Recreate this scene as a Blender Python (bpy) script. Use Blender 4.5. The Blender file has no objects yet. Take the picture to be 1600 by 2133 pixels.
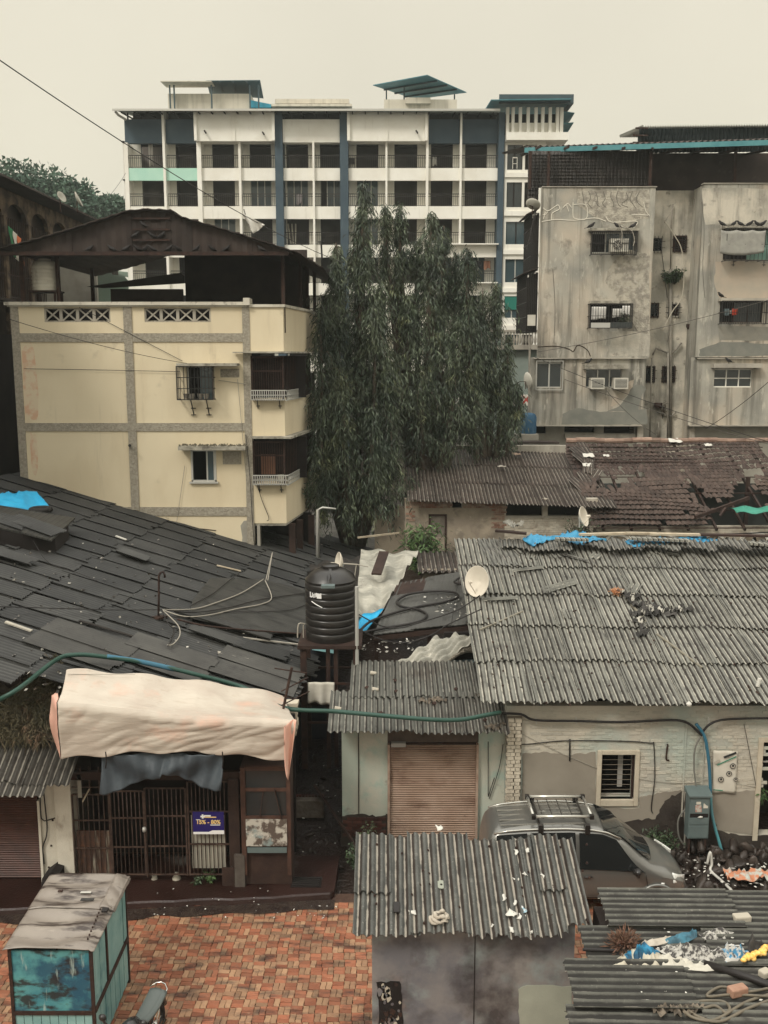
import bpy, bmesh, math, random
import numpy as np
from mathutils import Vector, Matrix
random.seed(7)
rnd = random.random
def ru(a, b): return a + (b - a) * random.random()
C = bpy.context.scene.collection
sc = bpy.context.scene

# ---------------------------------------------------------------- camera, sky, sun, exposure
H, F, PITCH = 11.0,2000.0, math.radians(9.26)      # eye height, focal length (photo pixels), tilt down
CP, SP = math.cos(PITCH), math.sin(PITCH)
cam_data = bpy.data.cameras.new('camera')
cam_data.sensor_fit = 'HORIZONTAL'; cam_data.sensor_width = 36.0; cam_data.lens = F / 1600 * 36
cam_data.clip_start = 0.1; cam_data.clip_end = 2500
cam = bpy.data.objects.new('camera', cam_data); C.objects.link(cam)
cam.location = (0,0, H); cam.rotation_euler = (math.pi / 2 - PITCH, 0,0)
sc.camera = cam

world = bpy.data.worlds.new('World'); sc.world = world; world.use_nodes = True
nt = world.node_tree; nt.nodes.clear()
SUN_EL, SUN_AZ = math.radians(46), math.radians(222)      # soft light from behind and left of the eye
sky = nt.nodes.new('ShaderNodeTexSky'); sky.sky_type = 'NISHITA'; sky.sun_disc = False
sky.sun_elevation = SUN_EL; sky.sun_rotation = SUN_AZ; sky.dust_density = 6; sky.air_density = 1.5
tc = nt.nodes.new('ShaderNodeTexCoord'); sep = nt.nodes.new('ShaderNodeSeparateXYZ')
nt.links.new(tc.outputs['Generated'], sep.inputs[0])
cr = nt.nodes.new('ShaderNodeValToRGB')                    # overcast: brighter towards the zenith
cr.color_ramp.elements[0].position = 0.0; cr.color_ramp.elements[0].color = (.785,.735,.585,1)
cr.color_ramp.elements[1].position = 0.32; cr.color_ramp.elements[1].color = (.84,.785,.64,1)
e = cr.color_ramp.elements.new(1.0); e.color = (.97,.97,.93,1)
nt.links.new(sep.outputs[2], cr.inputs[0])
zm = nt.nodes.new('ShaderNodeMapRange'); zm.inputs[1].default_value = .34; zm.inputs[2].default_value = 1.0
zm.inputs[3].default_value = 7.5; zm.inputs[4].default_value = 18.5
nt.links.new(sep.outputs[2], zm.inputs[0])
sn = nt.nodes.new('ShaderNodeTexNoise'); sn.inputs['Scale'].default_value = 2.6; sn.inputs['Detail'].default_value = 3
nt.links.new(tc.outputs['Generated'], sn.inputs['Vector'])
sm = nt.nodes.new('ShaderNodeMapRange'); sm.inputs[3].default_value = .88; sm.inputs[4].default_value = 1.10
nt.links.new(sn.outputs[0], sm.inputs[0])
mul = nt.nodes.new('ShaderNodeMath'); mul.operation = 'MULTIPLY'
nt.links.new(zm.outputs[0], mul.inputs[0]); nt.links.new(sm.outputs[0], mul.inputs[1])
vs = nt.nodes.new('ShaderNodeVectorMath'); vs.operation = 'SCALE'
nt.links.new(cr.outputs[0], vs.inputs[0]); nt.links.new(mul.outputs[0], vs.inputs['Scale'])
mx = nt.nodes.new('ShaderNodeMix'); mx.data_type = 'RGBA'; mx.inputs[0].default_value = .96
nt.links.new(sky.outputs[0], mx.inputs[6]); nt.links.new(vs.outputs[0], mx.inputs[7])
bg = nt.nodes.new('ShaderNodeBackground'); bg.inputs[1].default_value = 0.1
ow = nt.nodes.new('ShaderNodeOutputWorld')
nt.links.new(mx.outputs[2], bg.inputs[0]); nt.links.new(bg.outputs[0], ow.inputs[0])

sd = bpy.data.lights.new('sun', 'SUN'); sd.energy = 1.5; sd.angle = math.radians(14); sd.color = (1,.95,.86)
so = bpy.data.objects.new('sun', sd); C.objects.link(so); so.location = (-10,-20,40)
_d = Vector((math.sin(SUN_AZ) * math.cos(SUN_EL), math.cos(SUN_AZ) * math.cos(SUN_EL), math.sin(SUN_EL)))
so.rotation_euler = _d.to_track_quat('Z', 'Y').to_euler()
sc.view_settings.view_transform = 'Standard'; sc.view_settings.look = 'None'
sc.view_settings.exposure = 0.42; sc.view_settings.gamma = 1.0; sc.view_settings.use_curve_mapping = False

# ---------------------------------------------------------------- placing: where a line of sight meets a plane of the site
def ray(px, py):
    u, v = (px - 800) / F, (1066.5 - py) / F
    return Vector((u, CP + v * SP, -SP + v * CP))
def P(px, py, Y):
    d = ray(px, py); t = Y / d.y
    return Vector((d.x * t, Y, H + d.z * t))
def PZ(px, py, Z):
    d = ray(px, py); t = (Z - H) / d.z
    return Vector((d.x * t, d.y * t, Z))
def fz(py, Y): return P(800, py, Y).z
def fx(px, Y, py=740): return P(px, py, Y).x
def PP(px, py, o, n):                     # meets the plane through o with normal n
    d = ray(px, py); e = Vector((0,0, H)); t = (o - e).dot(n) / d.dot(n)
    return e + d * t

# ---------------------------------------------------------------- materials
MATS = {}
def hexc(c):
    if isinstance(c, str):
        v = [int(c[i:i + 2],16) / 255 for i in (0,2,4)]
        return tuple(((x + .055) / 1.055) ** 2.4 if x > .04045 else x / 12.92 for x in v) + (1,)
    if isinstance(c, (int, float)): return (c, c, c, 1)
    return tuple(c) + (1,)
def M(name, c=None, c2=None, sc_=1.2, lo=.35, hi=.65, rough=.85, bump=.15, bsc=35, rand=0, isl=0, metal=0, spec=.35,
      layers=(), coat=0, trans=0, obj=False, bd=.02, valley=None):
    """layers: (colour, scale xyz, low, high, amount, detail)"""
    if name in MATS: return MATS[name]
    m = bpy.data.materials.new(name); m.use_nodes = True; t = m.node_tree; N, L = t.nodes, t.links
    N.clear(); out = N.new('ShaderNodeOutputMaterial'); b = N.new('ShaderNodeBsdfPrincipled')
    L.new(b.outputs[0], out.inputs[0])
    if obj: pos = N.new('ShaderNodeTexCoord').outputs['Object']
    else: pos = N.new('ShaderNodeNewGeometry').outputs['Position']
    def noise(scale, detail=5, rough_=.55, off=0):
        mp = N.new('ShaderNodeMapping'); s = scale if isinstance(scale, (tuple, list)) else (scale,) * 3
        mp.inputs['Scale'].default_value = s; mp.inputs['Location'].default_value = (off, off * 1.7, off * .6)
        L.new(pos, mp.inputs[0]); n = N.new('ShaderNodeTexNoise'); n.inputs['Scale'].default_value = 1
        n.inputs['Detail'].default_value = detail; n.inputs['Roughness'].default_value = rough_
        L.new(mp.outputs[0], n.inputs['Vector']); return n.outputs[0]
    def ramp(src, lo, hi, amt=1):
        r = N.new('ShaderNodeMapRange'); r.inputs[1].default_value = lo; r.inputs[2].default_value = hi
        r.inputs[4].default_value = amt; L.new(src, r.inputs[0]); return r.outputs[0]
    def mix(f, a, c):
        x = N.new('ShaderNodeMix'); x.data_type = 'RGBA'
        if isinstance(f, float): x.inputs[0].default_value = f
        else: L.new(f, x.inputs[0])
        for k, v in ((6, a),(7, c)):
            if isinstance(v, tuple): x.inputs[k].default_value = v
            else: L.new(v, x.inputs[k])
        return x.outputs[2]
    col = hexc(c)
    if c2 is not None: col = mix(ramp(noise(sc_, 6), lo, hi), col, hexc(c2))
    for i, ly in enumerate(layers):
        lc, ls, l0, l1, am = ly[:5]; dt = ly[5] if len(ly) > 5 else 5
        col = mix(ramp(noise(ls, dt, .6,3.1 + 5 * i), l0, l1, am), col, hexc(lc))
    if valley:       # painted ribs: shade and grime on one flank, sky sheen and silt in trough
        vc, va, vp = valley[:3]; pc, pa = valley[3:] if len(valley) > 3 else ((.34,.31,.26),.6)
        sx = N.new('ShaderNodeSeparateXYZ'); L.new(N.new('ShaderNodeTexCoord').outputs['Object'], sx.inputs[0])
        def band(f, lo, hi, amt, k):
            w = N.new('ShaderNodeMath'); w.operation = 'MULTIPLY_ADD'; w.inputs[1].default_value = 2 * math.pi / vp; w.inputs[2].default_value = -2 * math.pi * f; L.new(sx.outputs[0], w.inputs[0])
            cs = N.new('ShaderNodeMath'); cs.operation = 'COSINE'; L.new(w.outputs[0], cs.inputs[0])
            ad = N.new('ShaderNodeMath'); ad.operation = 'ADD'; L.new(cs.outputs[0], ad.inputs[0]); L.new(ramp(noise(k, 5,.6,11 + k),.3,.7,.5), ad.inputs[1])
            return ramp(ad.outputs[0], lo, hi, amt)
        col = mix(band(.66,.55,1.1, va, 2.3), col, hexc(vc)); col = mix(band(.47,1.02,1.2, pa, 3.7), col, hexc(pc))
    if rand or isl:
        src = N.new('ShaderNodeObjectInfo').outputs['Random'] if rand else N.new('ShaderNodeNewGeometry').outputs['Random Per Island']
        a = rand or isl; r = ramp(src, 0,1); r.node.inputs[3].default_value = 1 - a; r.node.inputs[4].default_value = 1 + a
        v = N.new('ShaderNodeVectorMath'); v.operation = 'SCALE'
        if isinstance(col, tuple): v.inputs[0].default_value = col[:3]
        else: L.new(col, v.inputs[0])
        L.new(r, v.inputs['Scale']); col = v.outputs[0]
    if isinstance(col, tuple): b.inputs['Base Color'].default_value = col
    else: L.new(col, b.inputs['Base Color'])
    b.inputs['Roughness'].default_value = rough; b.inputs['Metallic'].default_value = metal
    b.inputs['Specular IOR Level'].default_value = spec; b.inputs['Coat Weight'].default_value = coat
    b.inputs['Transmission Weight'].default_value = trans
    if bump:
        bp = N.new('ShaderNodeBump'); bp.inputs['Strength'].default_value = bump; bp.inputs['Distance'].default_value = bd
        L.new(noise(bsc, 4), bp.inputs['Height']); L.new(bp.outputs[0], b.inputs['Normal'])
    MATS[name] = m; return m

# ---------------------------------------------------------------- meshes and objects
ORG = {}
def tag(o, label=None, cat=None, group=None, kind=None):
    if label: o['label'] = label
    if cat: o['category'] = cat
    if group: o['group'] = group
    if kind: o['kind'] = kind
    return o
def thing(name, label, cat, loc=(0,0,0), rz=0, group=None):
    o = bpy.data.objects.new(name, None); C.objects.link(o); o.location = loc; o.rotation_euler = (0,0, rz)
    o.empty_display_size = .2; ORG[o.name] = Vector(loc)
    return tag(o, label, cat, group)
def put(name, mesh, m=None, parent=None, loc=None, rot=None, mat3=None):
    """link an object that shares a mesh; loc is in world metres"""
    o = bpy.data.objects.new(name, mesh); C.objects.link(o)
    if m is not None and not mesh.materials: mesh.materials.append(m)
    po = ORG.get(parent.name, Vector()) if parent else Vector()
    l = Vector(loc) if loc is not None else Vector()
    if mat3 is not None:
        mw = mat3.to_4x4(); mw.translation = l - po; o.matrix_local = mw
    else:
        o.location = l - po
        if rot is not None: o.rotation_euler = rot
    if parent: o.parent = parent
    ORG[o.name] = l
    return o
class MB:
    def __init__(s): s.v = []; s.f = []
    def add(s, vs, fs):
        n = len(s.v); s.v += [tuple(x) for x in vs]; s.f += [tuple(n + i for i in f) for f in fs]; return s
    def box(s, x0, x1, y0, y1, z0, z1):
        x0, x1 = min(x0, x1), max(x0, x1); y0, y1 = min(y0, y1), max(y0, y1); z0, z1 = min(z0, z1), max(z0, z1)
        return s.add([(x0, y0, z0),(x1, y0, z0),(x1, y1, z0),(x0, y1, z0),(x0, y0, z1),(x1, y0, z1),(x1, y1, z1),(x0, y1, z1)],
                     [(0,3,2,1),(4,5,6,7),(0,1,5,4),(1,2,6,5),(2,3,7,6),(3,0,4,7)])
    def bar(s, a, b, w, h=None, up=(0,0,1)):
        a, b = Vector(a), Vector(b); h = h or w; d = (b - a).normalized(); up = Vector(up)
        if abs(d.dot(up)) > .98: up = Vector((0,1,0))
        x = d.cross(up).normalized() * w / 2; y = x.cross(d).normalized() * h / 2
        vs = [a - x - y, a + x - y, a + x + y, a - x + y, b - x - y, b + x - y, b + x + y, b - x + y]
        return s.add(vs, [(3,2,1,0),(4,5,6,7),(0,1,5,4),(1,2,6,5),(2,3,7,6),(3,0,4,7)])
    def tube(s, pts, r, n=8, cap=True):
        pts = [Vector(p) for p in pts]; rs = r if isinstance(r, (list, tuple)) else [r] * len(pts); rings = []; prev = None
        for i, p in enumerate(pts):
            d = (pts[min(i + 1, len(pts) - 1)] - pts[max(i - 1,0)]).normalized()
            if prev is None:
                a = Vector((0,0,1)) if abs(d.z) < .9 else Vector((0,1,0)); x = d.cross(a).normalized()
            else: x = (prev - d * prev.dot(d)).normalized()
            prev = x; y = d.cross(x)
            rings.append([p + (x * math.cos(t) + y * math.sin(t)) * rs[i] for t in [2 * math.pi * k / n for k in range(n)]])
        vs = [v for rg in rings for v in rg]; fs = []
        for i in range(len(pts) - 1):
            for k in range(n):
                k2 = (k + 1) % n; fs.append((i * n + k, i * n + k2,(i + 1) * n + k2,(i + 1) * n + k))
        if cap: fs += [tuple(range(n))[::-1], tuple((len(pts) - 1) * n + k for k in range(n))]
        return s.add(vs, fs)
    def lathe(s, prof, n=24, c=(0,0,0)):
        vs = []; fs = []; m = len(prof)
        for k in range(n):
            t = 2 * math.pi * k / n
            for r, z in prof: vs.append((c[0] + r * math.cos(t), c[1] + r * math.sin(t), c[2] + z))
        for k in range(n):
            k2 = (k + 1) % n
            for i in range(m - 1): fs.append((k * m + i, k2 * m + i, k2 * m + i + 1, k * m + i + 1))
        return s.add(vs, fs)
    def prism(s, pts, d):
        """closed polygon pts (3d) pushed along vector d"""
        pts = [Vector(p) for p in pts]; d = Vector(d); n = len(pts)
        return s.add(pts + [p + d for p in pts],[tuple(range(n))[::-1], tuple(range(n, 2 * n))] + [(i, (i + 1) % n, n + (i + 1) % n, n + i) for i in range(n)])
    def quad(s, a, b, c, d): return s.add([a, b, c, d],[(0,1,2,3)])
    def grid(s, fn, nu, nv, thick=0):
        """fn(i/nu, j/nv) -> point; a sheet, given thickness below if thick"""
        vs = [Vector(fn(i / nu, j / nv)) for j in range(nv + 1) for i in range(nu + 1)]; w = nu + 1
        fs = [(j * w + i, j * w + i + 1,(j + 1) * w + i + 1,(j + 1) * w + i) for j in range(nv) for i in range(nu)]
        if thick:
            n = len(vs); nn = (vs[1] - vs[0]).cross(vs[w] - vs[0]).normalized()
            vs2 = [v - nn * thick for v in vs]; fs2 = [tuple(n + k for k in f[::-1]) for f in fs]
            bd = [i for i in range(w)] + [j * w + w - 1 for j in range(1, nv + 1)] + [nv * w + i for i in range(w - 2,-1,-1)] + [j * w for j in range(nv - 1,0,-1)]
            e = [(bd[(k + 1) % len(bd)], bd[k], n + bd[k], n + bd[(k + 1) % len(bd)]) for k in range(len(bd))]
            vs += vs2; fs += fs2 + e
        return s.add(vs, fs)
    def mesh(s, name, m=None, smooth=False, origin=None):
        me = bpy.data.meshes.new(name); o = Vector(origin) if origin is not None else Vector()
        me.from_pydata([(v[0] - o.x, v[1] - o.y, v[2] - o.z) for v in s.v],[], s.f); me.validate()
        if smooth:
            me.polygons.foreach_set('use_smooth', [True] * len(me.polygons))
            if smooth != 'all': me.set_sharp_from_angle(angle=math.radians(40))
        if m: me.materials.append(m)
        return me
    def build(s, name, m, parent=None, smooth=False, local=False, label=None, kind=None, bevel=0):
        """coordinates are world metres (or the parent's own if local)"""
        if local:
            me = s.mesh(name, m, smooth); o = bpy.data.objects.new(name, me); C.objects.link(o)
            if parent: o.parent = parent
            ORG[o.name] = ORG.get(parent.name, Vector()) if parent else Vector()
        else:
            if parent: org = ORG.get(parent.name, Vector())
            else:
                xs = [v[0] for v in s.v]; ys = [v[1] for v in s.v]; zs = [v[2] for v in s.v]
                org = Vector(((min(xs) + max(xs)) / 2,(min(ys) + max(ys)) / 2, min(zs)))
            me = s.mesh(name, m, smooth, org); o = bpy.data.objects.new(name, me); C.objects.link(o)
            if parent: o.parent = parent
            else: o.location = org
            ORG[o.name] = org
        if bevel:
            md = o.modifiers.new('bevel', 'BEVEL'); md.width = bevel; md.segments = 2; md.limit_method = 'ANGLE'
        return tag(o, label, kind=kind)
def single(mb, name, m, label, cat, group=None, smooth=False, kind=None, bevel=0):
    o = mb.build(name, m, None, smooth, bevel=bevel); return tag(o, label, cat, group, kind)
def box(x0, x1, y0, y1, z0, z1): return MB().box(x0, x1, y0, y1, z0, z1)
def sag(a, b, drop, n=14, jit=0):
    a, b = Vector(a), Vector(b)
    return [a.lerp(b, i / n) - Vector((ru(-jit, jit), ru(-jit, jit),4 * drop * (i / n) * (1 - i / n) + ru(-jit, jit))) for i in range(n + 1)]
def smooth_path(pts, k=6):
    pts = [Vector(p) for p in pts]; out = []; n = len(pts)
    for i in range(n - 1):
        p0, p1, p2, p3 = pts[max(i - 1,0)], pts[i], pts[i + 1], pts[min(i + 2, n - 1)]
        for j in range(k):
            t = j / k
            out.append(.5 * ((2 * p1) + (p2 - p0) * t + (2 * p0 - 5 * p1 + 4 * p2 - p3) * t * t + (3 * p1 - p0 - 3 * p2 + p3) * t ** 3))
    return out + [pts[-1]]
# corrugated sheet: u across the waves (0..w), v up the slope (0..l), n out of the roof
PITCHW = .146
def corr_mesh(name, waves, length, m, amp=.028, jag=0, jagtop=0, seg=8, seed=0, thick=.007, pitch=PITCHW, rows=1):
    r = random.Random(seed); b = MB(); n = waves * seg; prof = []
    for i in range(n + 1):
        x = i * pitch / seg; prof.append((x, amp * math.cos(2 * math.pi * i / seg)))
    jl = [0] * (n + 1); jt = [0] * (n + 1)
    if jag:
        k = 0; val = 0
        for i in range(n + 1):
            if r.random() < .18: val = r.random() ** 2 * jag
            jl[i] = val + r.random() * .012
    if jagtop:
        val = 0
        for i in range(n + 1):
            if r.random() < .2: val = r.random() * jagtop
            jt[i] = val
    vs = []
    for s_ in (0,-thick):
        for (x, z), a, t in zip(prof, jl, jt):
            for q in range(rows + 1): vs.append((x, a + (length - t - a) * q / rows, z + s_))
    R = rows + 1; w = (n + 1) * R; fs = []
    for i in range(n):
        for q in range(rows):
            a = i * R + q; fs.append((a, a + R, a + R + 1, a + 1)); fs.append((w + a, w + a + 1, w + a + R + 1, w + a + R))
        a = i * R; fs.append((a, w + a, w + a + R, a + R)); a = i * R + rows; fs.append((a, a + R, w + a + R, w + a))
    for q in range(rows): fs.append((q, q + 1, w + q + 1, w + q)); a = n * R + q; fs.append((a, w + a, w + a + 1, a + 1))
    b.add(vs, fs); return b.mesh(name, m, 'ang')
def basis(u, w):
    u = Vector(u).normalized(); w = Vector(w).normalized(); n = u.cross(w).normalized(); w = n.cross(u)
    return Matrix((u, w, n)).transposed()
# ================================================================ materials used widely
white_wall = M('white_wall', (.84,.82,.75),(.76,.73,.65),.5, layers=[((.40,.36,.29),(2.2,2.2,.18),.58,.82,.35)], rough=.8, bump=.05)
white_band = M('white_band', (.86,.84,.77),(.78,.75,.67),.7, layers=[((.36,.32,.25),(3,3,.5),.60,.85,.4)], rough=.8, bump=.05)
navy = M('navy_paint', (.040,.066,.090),(.055,.085,.108),1.1, rough=.7, bump=.05)
mint = M('mint_paint', (.40,.66,.55),(.46,.70,.58),1, rough=.7, bump=.05)
black_metal = M('black_metal', (.018,.015,.014), rough=.5, bump=0)
rust_dark = M('rusty_dark_metal', (.020,.010,.008),(.042,.020,.013),6, rough=.8, bump=.2, layers=[((.075,.032,.018),9,.55,.75,.7)])
glass_dark = M('dark_glass', (.02,.026,.028), rough=.08, bump=0, spec=.6)
glass_blue = M('blue_grey_glass', (.045,.07,.08), rough=.08, bump=0, spec=.6)
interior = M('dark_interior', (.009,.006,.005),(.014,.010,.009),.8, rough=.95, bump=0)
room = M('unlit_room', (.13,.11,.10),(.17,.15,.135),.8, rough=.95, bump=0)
alum = M('aluminium', (.50,.49,.45), rough=.45, metal=.4, bump=0)
cream = M('cream_paint', (.70,.605,.43),(.64,.545,.38),.35, rough=.85, bump=.12, bsc=18,
          layers=[((.58,.48,.32),(1.3,1.3,.4),.5,.8,.7),((.36,.29,.20),(3,3,.25),.60,.84,.5),((.30,.25,.18),1.4,.66,.8,.45)])
band_grey = M('grey_textured_band', (.27,.24,.19),(.36,.325,.26),14,.4,.6, rough=.95, bump=.7, bsc=22, bd=.05)
concrete = M('stained_concrete', (.30,.275,.235),(.42,.385,.32),.8, rough=.9, bump=.3, bsc=20,
             layers=[((.14,.125,.11),(2.5,2.5,.3),.52,.8,.75),((.55,.51,.43),3,.6,.75,.5)])
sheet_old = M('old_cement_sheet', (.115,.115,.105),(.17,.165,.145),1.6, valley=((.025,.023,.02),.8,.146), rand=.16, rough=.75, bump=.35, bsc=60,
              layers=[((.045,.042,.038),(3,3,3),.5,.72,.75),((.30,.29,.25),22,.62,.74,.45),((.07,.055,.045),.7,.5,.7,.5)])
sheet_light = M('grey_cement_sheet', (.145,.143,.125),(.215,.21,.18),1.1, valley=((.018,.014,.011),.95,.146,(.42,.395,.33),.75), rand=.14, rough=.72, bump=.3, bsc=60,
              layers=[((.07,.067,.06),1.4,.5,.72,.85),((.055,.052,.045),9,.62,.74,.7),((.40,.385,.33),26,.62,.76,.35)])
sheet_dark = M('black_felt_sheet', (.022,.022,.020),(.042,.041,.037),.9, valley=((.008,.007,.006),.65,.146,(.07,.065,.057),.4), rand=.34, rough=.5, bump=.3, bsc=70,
              layers=[((.022,.02,.019),2.1,.52,.72,.8),((.20,.19,.165),30,.68,.78,.4)])
sheet_brown = M('dark_brown_sheet', (.028,.019,.016),(.048,.034,.027),1.5, rand=.2, rough=.7, bump=.3, bsc=50,
              layers=[((.16,.14,.12),18,.66,.78,.4)])
wet_dirt = M('wet_dark_earth', (.014,.008,.006),(.028,.017,.013),1.3, rough=.38, spec=.35, bump=.8, bsc=9, bd=.08,
             layers=[((.085,.065,.052),14,.62,.76,.5),((.020,.014,.011),1.1,.5,.7,.7)])
grey_dirt = M('grey_earth', (.12,.11,.095),(.19,.175,.15),2, rough=.8, bump=.8, bsc=8, bd=.08, layers=[((.32,.30,.26),16,.64,.76,.6)])
wood_dark = M('dark_wood', (.024,.012,.009),(.045,.024,.017),(3), rough=.7, bump=.3, bsc=30, rand=.2)
wood_pale = M('pale_wood', (.45,.38,.28),(.34,.28,.2),4, rough=.8, bump=.3, bsc=30, rand=.15)
blue_tarp = M('blue_tarp', (.03,.19,.34),(.05,.26,.43),3, rough=.5, bump=.4, bsc=12, bd=.05)
teal_sheet = M('teal_metal_sheet', (.05,.17,.21),(.07,.21,.25),2, rough=.5, bump=.05)
turq = M('turquoise_trim', (.055,.20,.225),(.09,.26,.28),2, rough=.5, bump=.05)
litter_white = M('litter_white', (.52,.50,.45), rough=.6, bump=.2, isl=.3)
cable_black = M('black_cable', (.016,.013,.012), rough=.55, bump=0)
cable_grey = M('pale_cable', (.33,.30,.25), rough=.6, bump=0)

# ================================================================ ground
def ground_z(x, y):
    if y < 20.6: z = -.05
    elif y < 32: z = -.05 + 3.25 * ((y - 20.6) / 11.4)
    else: z = 3.2
    if y > 18: z += .05 * math.sin(x * 1.7 + y) * math.sin(y * 2.3) * min(1,(y - 18) / 3)
    return z
b = MB()
xs = [-600,-250,-80,-30] + [-14 + i * .5 for i in range(57)] + [30,80,250,600]
ys = [-60,-5,6,12,15] + [17 + i * .5 for i in range(64)] + [55,70,120,300,700]
vs = [(x, y, ground_z(x, y)) for y in ys for x in xs]; w = len(xs)
b.add(vs, [(j * w + i, j * w + i + 1,(j + 1) * w + i + 1,(j + 1) * w + i) for j in range(len(ys) - 1) for i in range(w - 1)])
b.build('ground', wet_dirt, smooth='all', kind='structure')

# paved square, basket-weave clay pavers
sand = M('joint_sand', (.05,.026,.018),(.08,.045,.03),8, rough=.9, bump=.5, bsc=40)
paving = box(-13,14,9,18.35,-.045,0).build('plaza', sand, kind='structure')
clay = M('orange_clay_paver', (.25,.085,.043),(.29,.115,.062),3, rand=.28, isl=0, rough=.65, bump=.5, bsc=26, bd=.012,
         layers=[((.035,.022,.018),(1.6,4.5,1),.50,.66,.8),((.16,.08,.05),7,.55,.72,.6),((.50,.34,.21),5,.62,.74,.45)])
tan = M('tan_clay_paver', (.32,.19,.108),(.25,.135,.077),3, rand=.26, rough=.65, bump=.5, bsc=26, bd=.012,
        layers=[((.035,.024,.02),(1.6,4.5,1),.50,.66,.8),((.20,.12,.08),7,.55,.72,.6),((.46,.17,.08),4,.62,.74,.5)])
clay_s = M('orange_clay_far', (.25,.085,.043),(.29,.115,.062),3, isl=.28, rough=.65, bump=.5, bsc=26, bd=.012,
         layers=[((.035,.022,.018),(1.6,4.5,1),.50,.66,.8),((.16,.08,.05),7,.55,.72,.6)])
def paver_mesh(m, nm):
    L, W, Hh, s = .1005,.0490,.05,.007
    top = []; n = 4
    xs_ = [-L + 2 * L * i / n for i in range(n + 1)]; zig = [0, s, 0,-s, 0]
    top = [(x, -W + z) for x, z in zip(xs_, zig)] + [(x, W + z) for x, z in zip(xs_[::-1], zig[::-1])]
    k = len(top); c = .006
    inn = [(x * (1 - c / L), y * (1 - c / W)) for x, y in top]
    q = MB().add([(x, y, -Hh) for x, y in top] + [(x, y, -.006) for x, y in top] + [(x, y, 0) for x, y in inn],
                 [(i, (i + 1) % k, k + (i + 1) % k, k + i) for i in range(k)] + [(k + i, k + (i + 1) % k, 2 * k + (i + 1) % k, 2 * k + i) for i in range(k)] + [tuple(range(2 * k, 3 * k))])
    return q.mesh(nm, m)
pav = [paver_mesh(clay, 'paver_clay'), paver_mesh(tan, 'paver_tan')]
mod = .208; cand = []
for i in range(-44,48):
    for j in range(0,41):
        x, y = i * mod + .03 * math.sin(j * .7),9.6 + j * mod + .008 * i
        if y > 18.15: continue
        k = (i + j) % 2
        for h in (-1,1):
            cx, cy = (x, y + h * mod / 4) if k == 0 else (x + h * mod / 4, y)
            cand.append((cx, cy, k))
vis = [c for c in cand if -4.55 < c[0] < -.15 and 14.2 < c[1] < 17.75]
vis.sort(key=lambda c: c[1] ** 2 + c[0] ** 2)
near = set(vis[:300]); far = MB(), MB()
for c in cand:
    rz = (0 if c[2] == 0 else math.pi / 2) + ru(-.03,.03); dz = .022 + ru(-.006,.006); tx, ty = ru(-.03,.03), ru(-.03,.03)
    kind = (c[2] if rnd() < .93 else 1 - c[2])
    if c in near: put('paver', pav[kind], None, paving, (c[0], c[1], dz),(tx, ty, rz))
    else:
        me = pav[0]; mt = Matrix.Translation((c[0], c[1], dz)) @ Matrix.Rotation(rz, 4, 'Z') @ Matrix.Rotation(tx, 4, 'X')
        far[kind].add([mt @ v.co for v in me.vertices],[tuple(p.vertices) for p in me.polygons])
far[0].build('paver_field', clay_s, paving, kind='stuff')
tan_s = M('tan_clay_far', (.32,.19,.108),(.25,.135,.077),3, isl=.26, rough=.65, bump=.5, bsc=26, bd=.012,
        layers=[((.035,.024,.02),(1.6,4.5,1),.50,.66,.8),((.20,.12,.08),7,.55,.72,.6)])
far[1].build('paver_field', tan_s, paving, kind='stuff')

# raised pavement in front of the left shops, with its kerb
pv = M('wet_brown_pavement', (.018,.007,.005),(.030,.013,.010),1.5, rough=.4, bump=.4, bsc=25, layers=[((.20,.17,.145),20,.66,.76,.5),((.14,.13,.115),.8,.62,.75,.7)])
front = lambda x: 17.42 + .085 * (x + 9) if x > -9 else 17.42
pts = []
for i in range(29):
    x = -12 + i * (10.9 / 28); pts.append((x, front(x) + ru(-.035,.035)))
pts += [(-1.02,18.25),(-.98,19.6),(-12,19.6)]
n = len(pts); inner = []
b = MB().add([(x, y - .05 if y < 18.15 else y, -.04) for x, y in pts] + [(x, y, .12) for x, y in pts] + [(x, y + .03 if y < 18.15 else y, .15) for x, y in pts],
             [(i, (i + 1) % n, n + (i + 1) % n, n + i) for i in range(n)] + [(n + i, n + (i + 1) % n, 2 * n + (i + 1) % n, 2 * n + i) for i in range(n)] + [tuple(range(2 * n, 3 * n))])
b.build('pavement', pv, kind='structure')
# dark wet gutter strip between kerb and pavers
b = MB()
gp = [(-12 + i * .25, front(-12 + i * .25)) for i in range(45)]
b.add([(x, y - .03,.040) for x, y in gp] + [(x, y - .26 - .1 * abs(math.sin(x * 2.1)) - ru(0,.07),.034) for x, y in gp],[(i + 45, i + 46, i + 1, i) for i in range(44)])
b.build('gutter', M('gutter_mud', (.018,.010,.008),(.04,.027,.02),6, rough=.4, bump=.8, bsc=18, bd=.04, layers=[((.25,.2,.15),25,.64,.74,.7)]), smooth='all', kind='structure')

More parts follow.
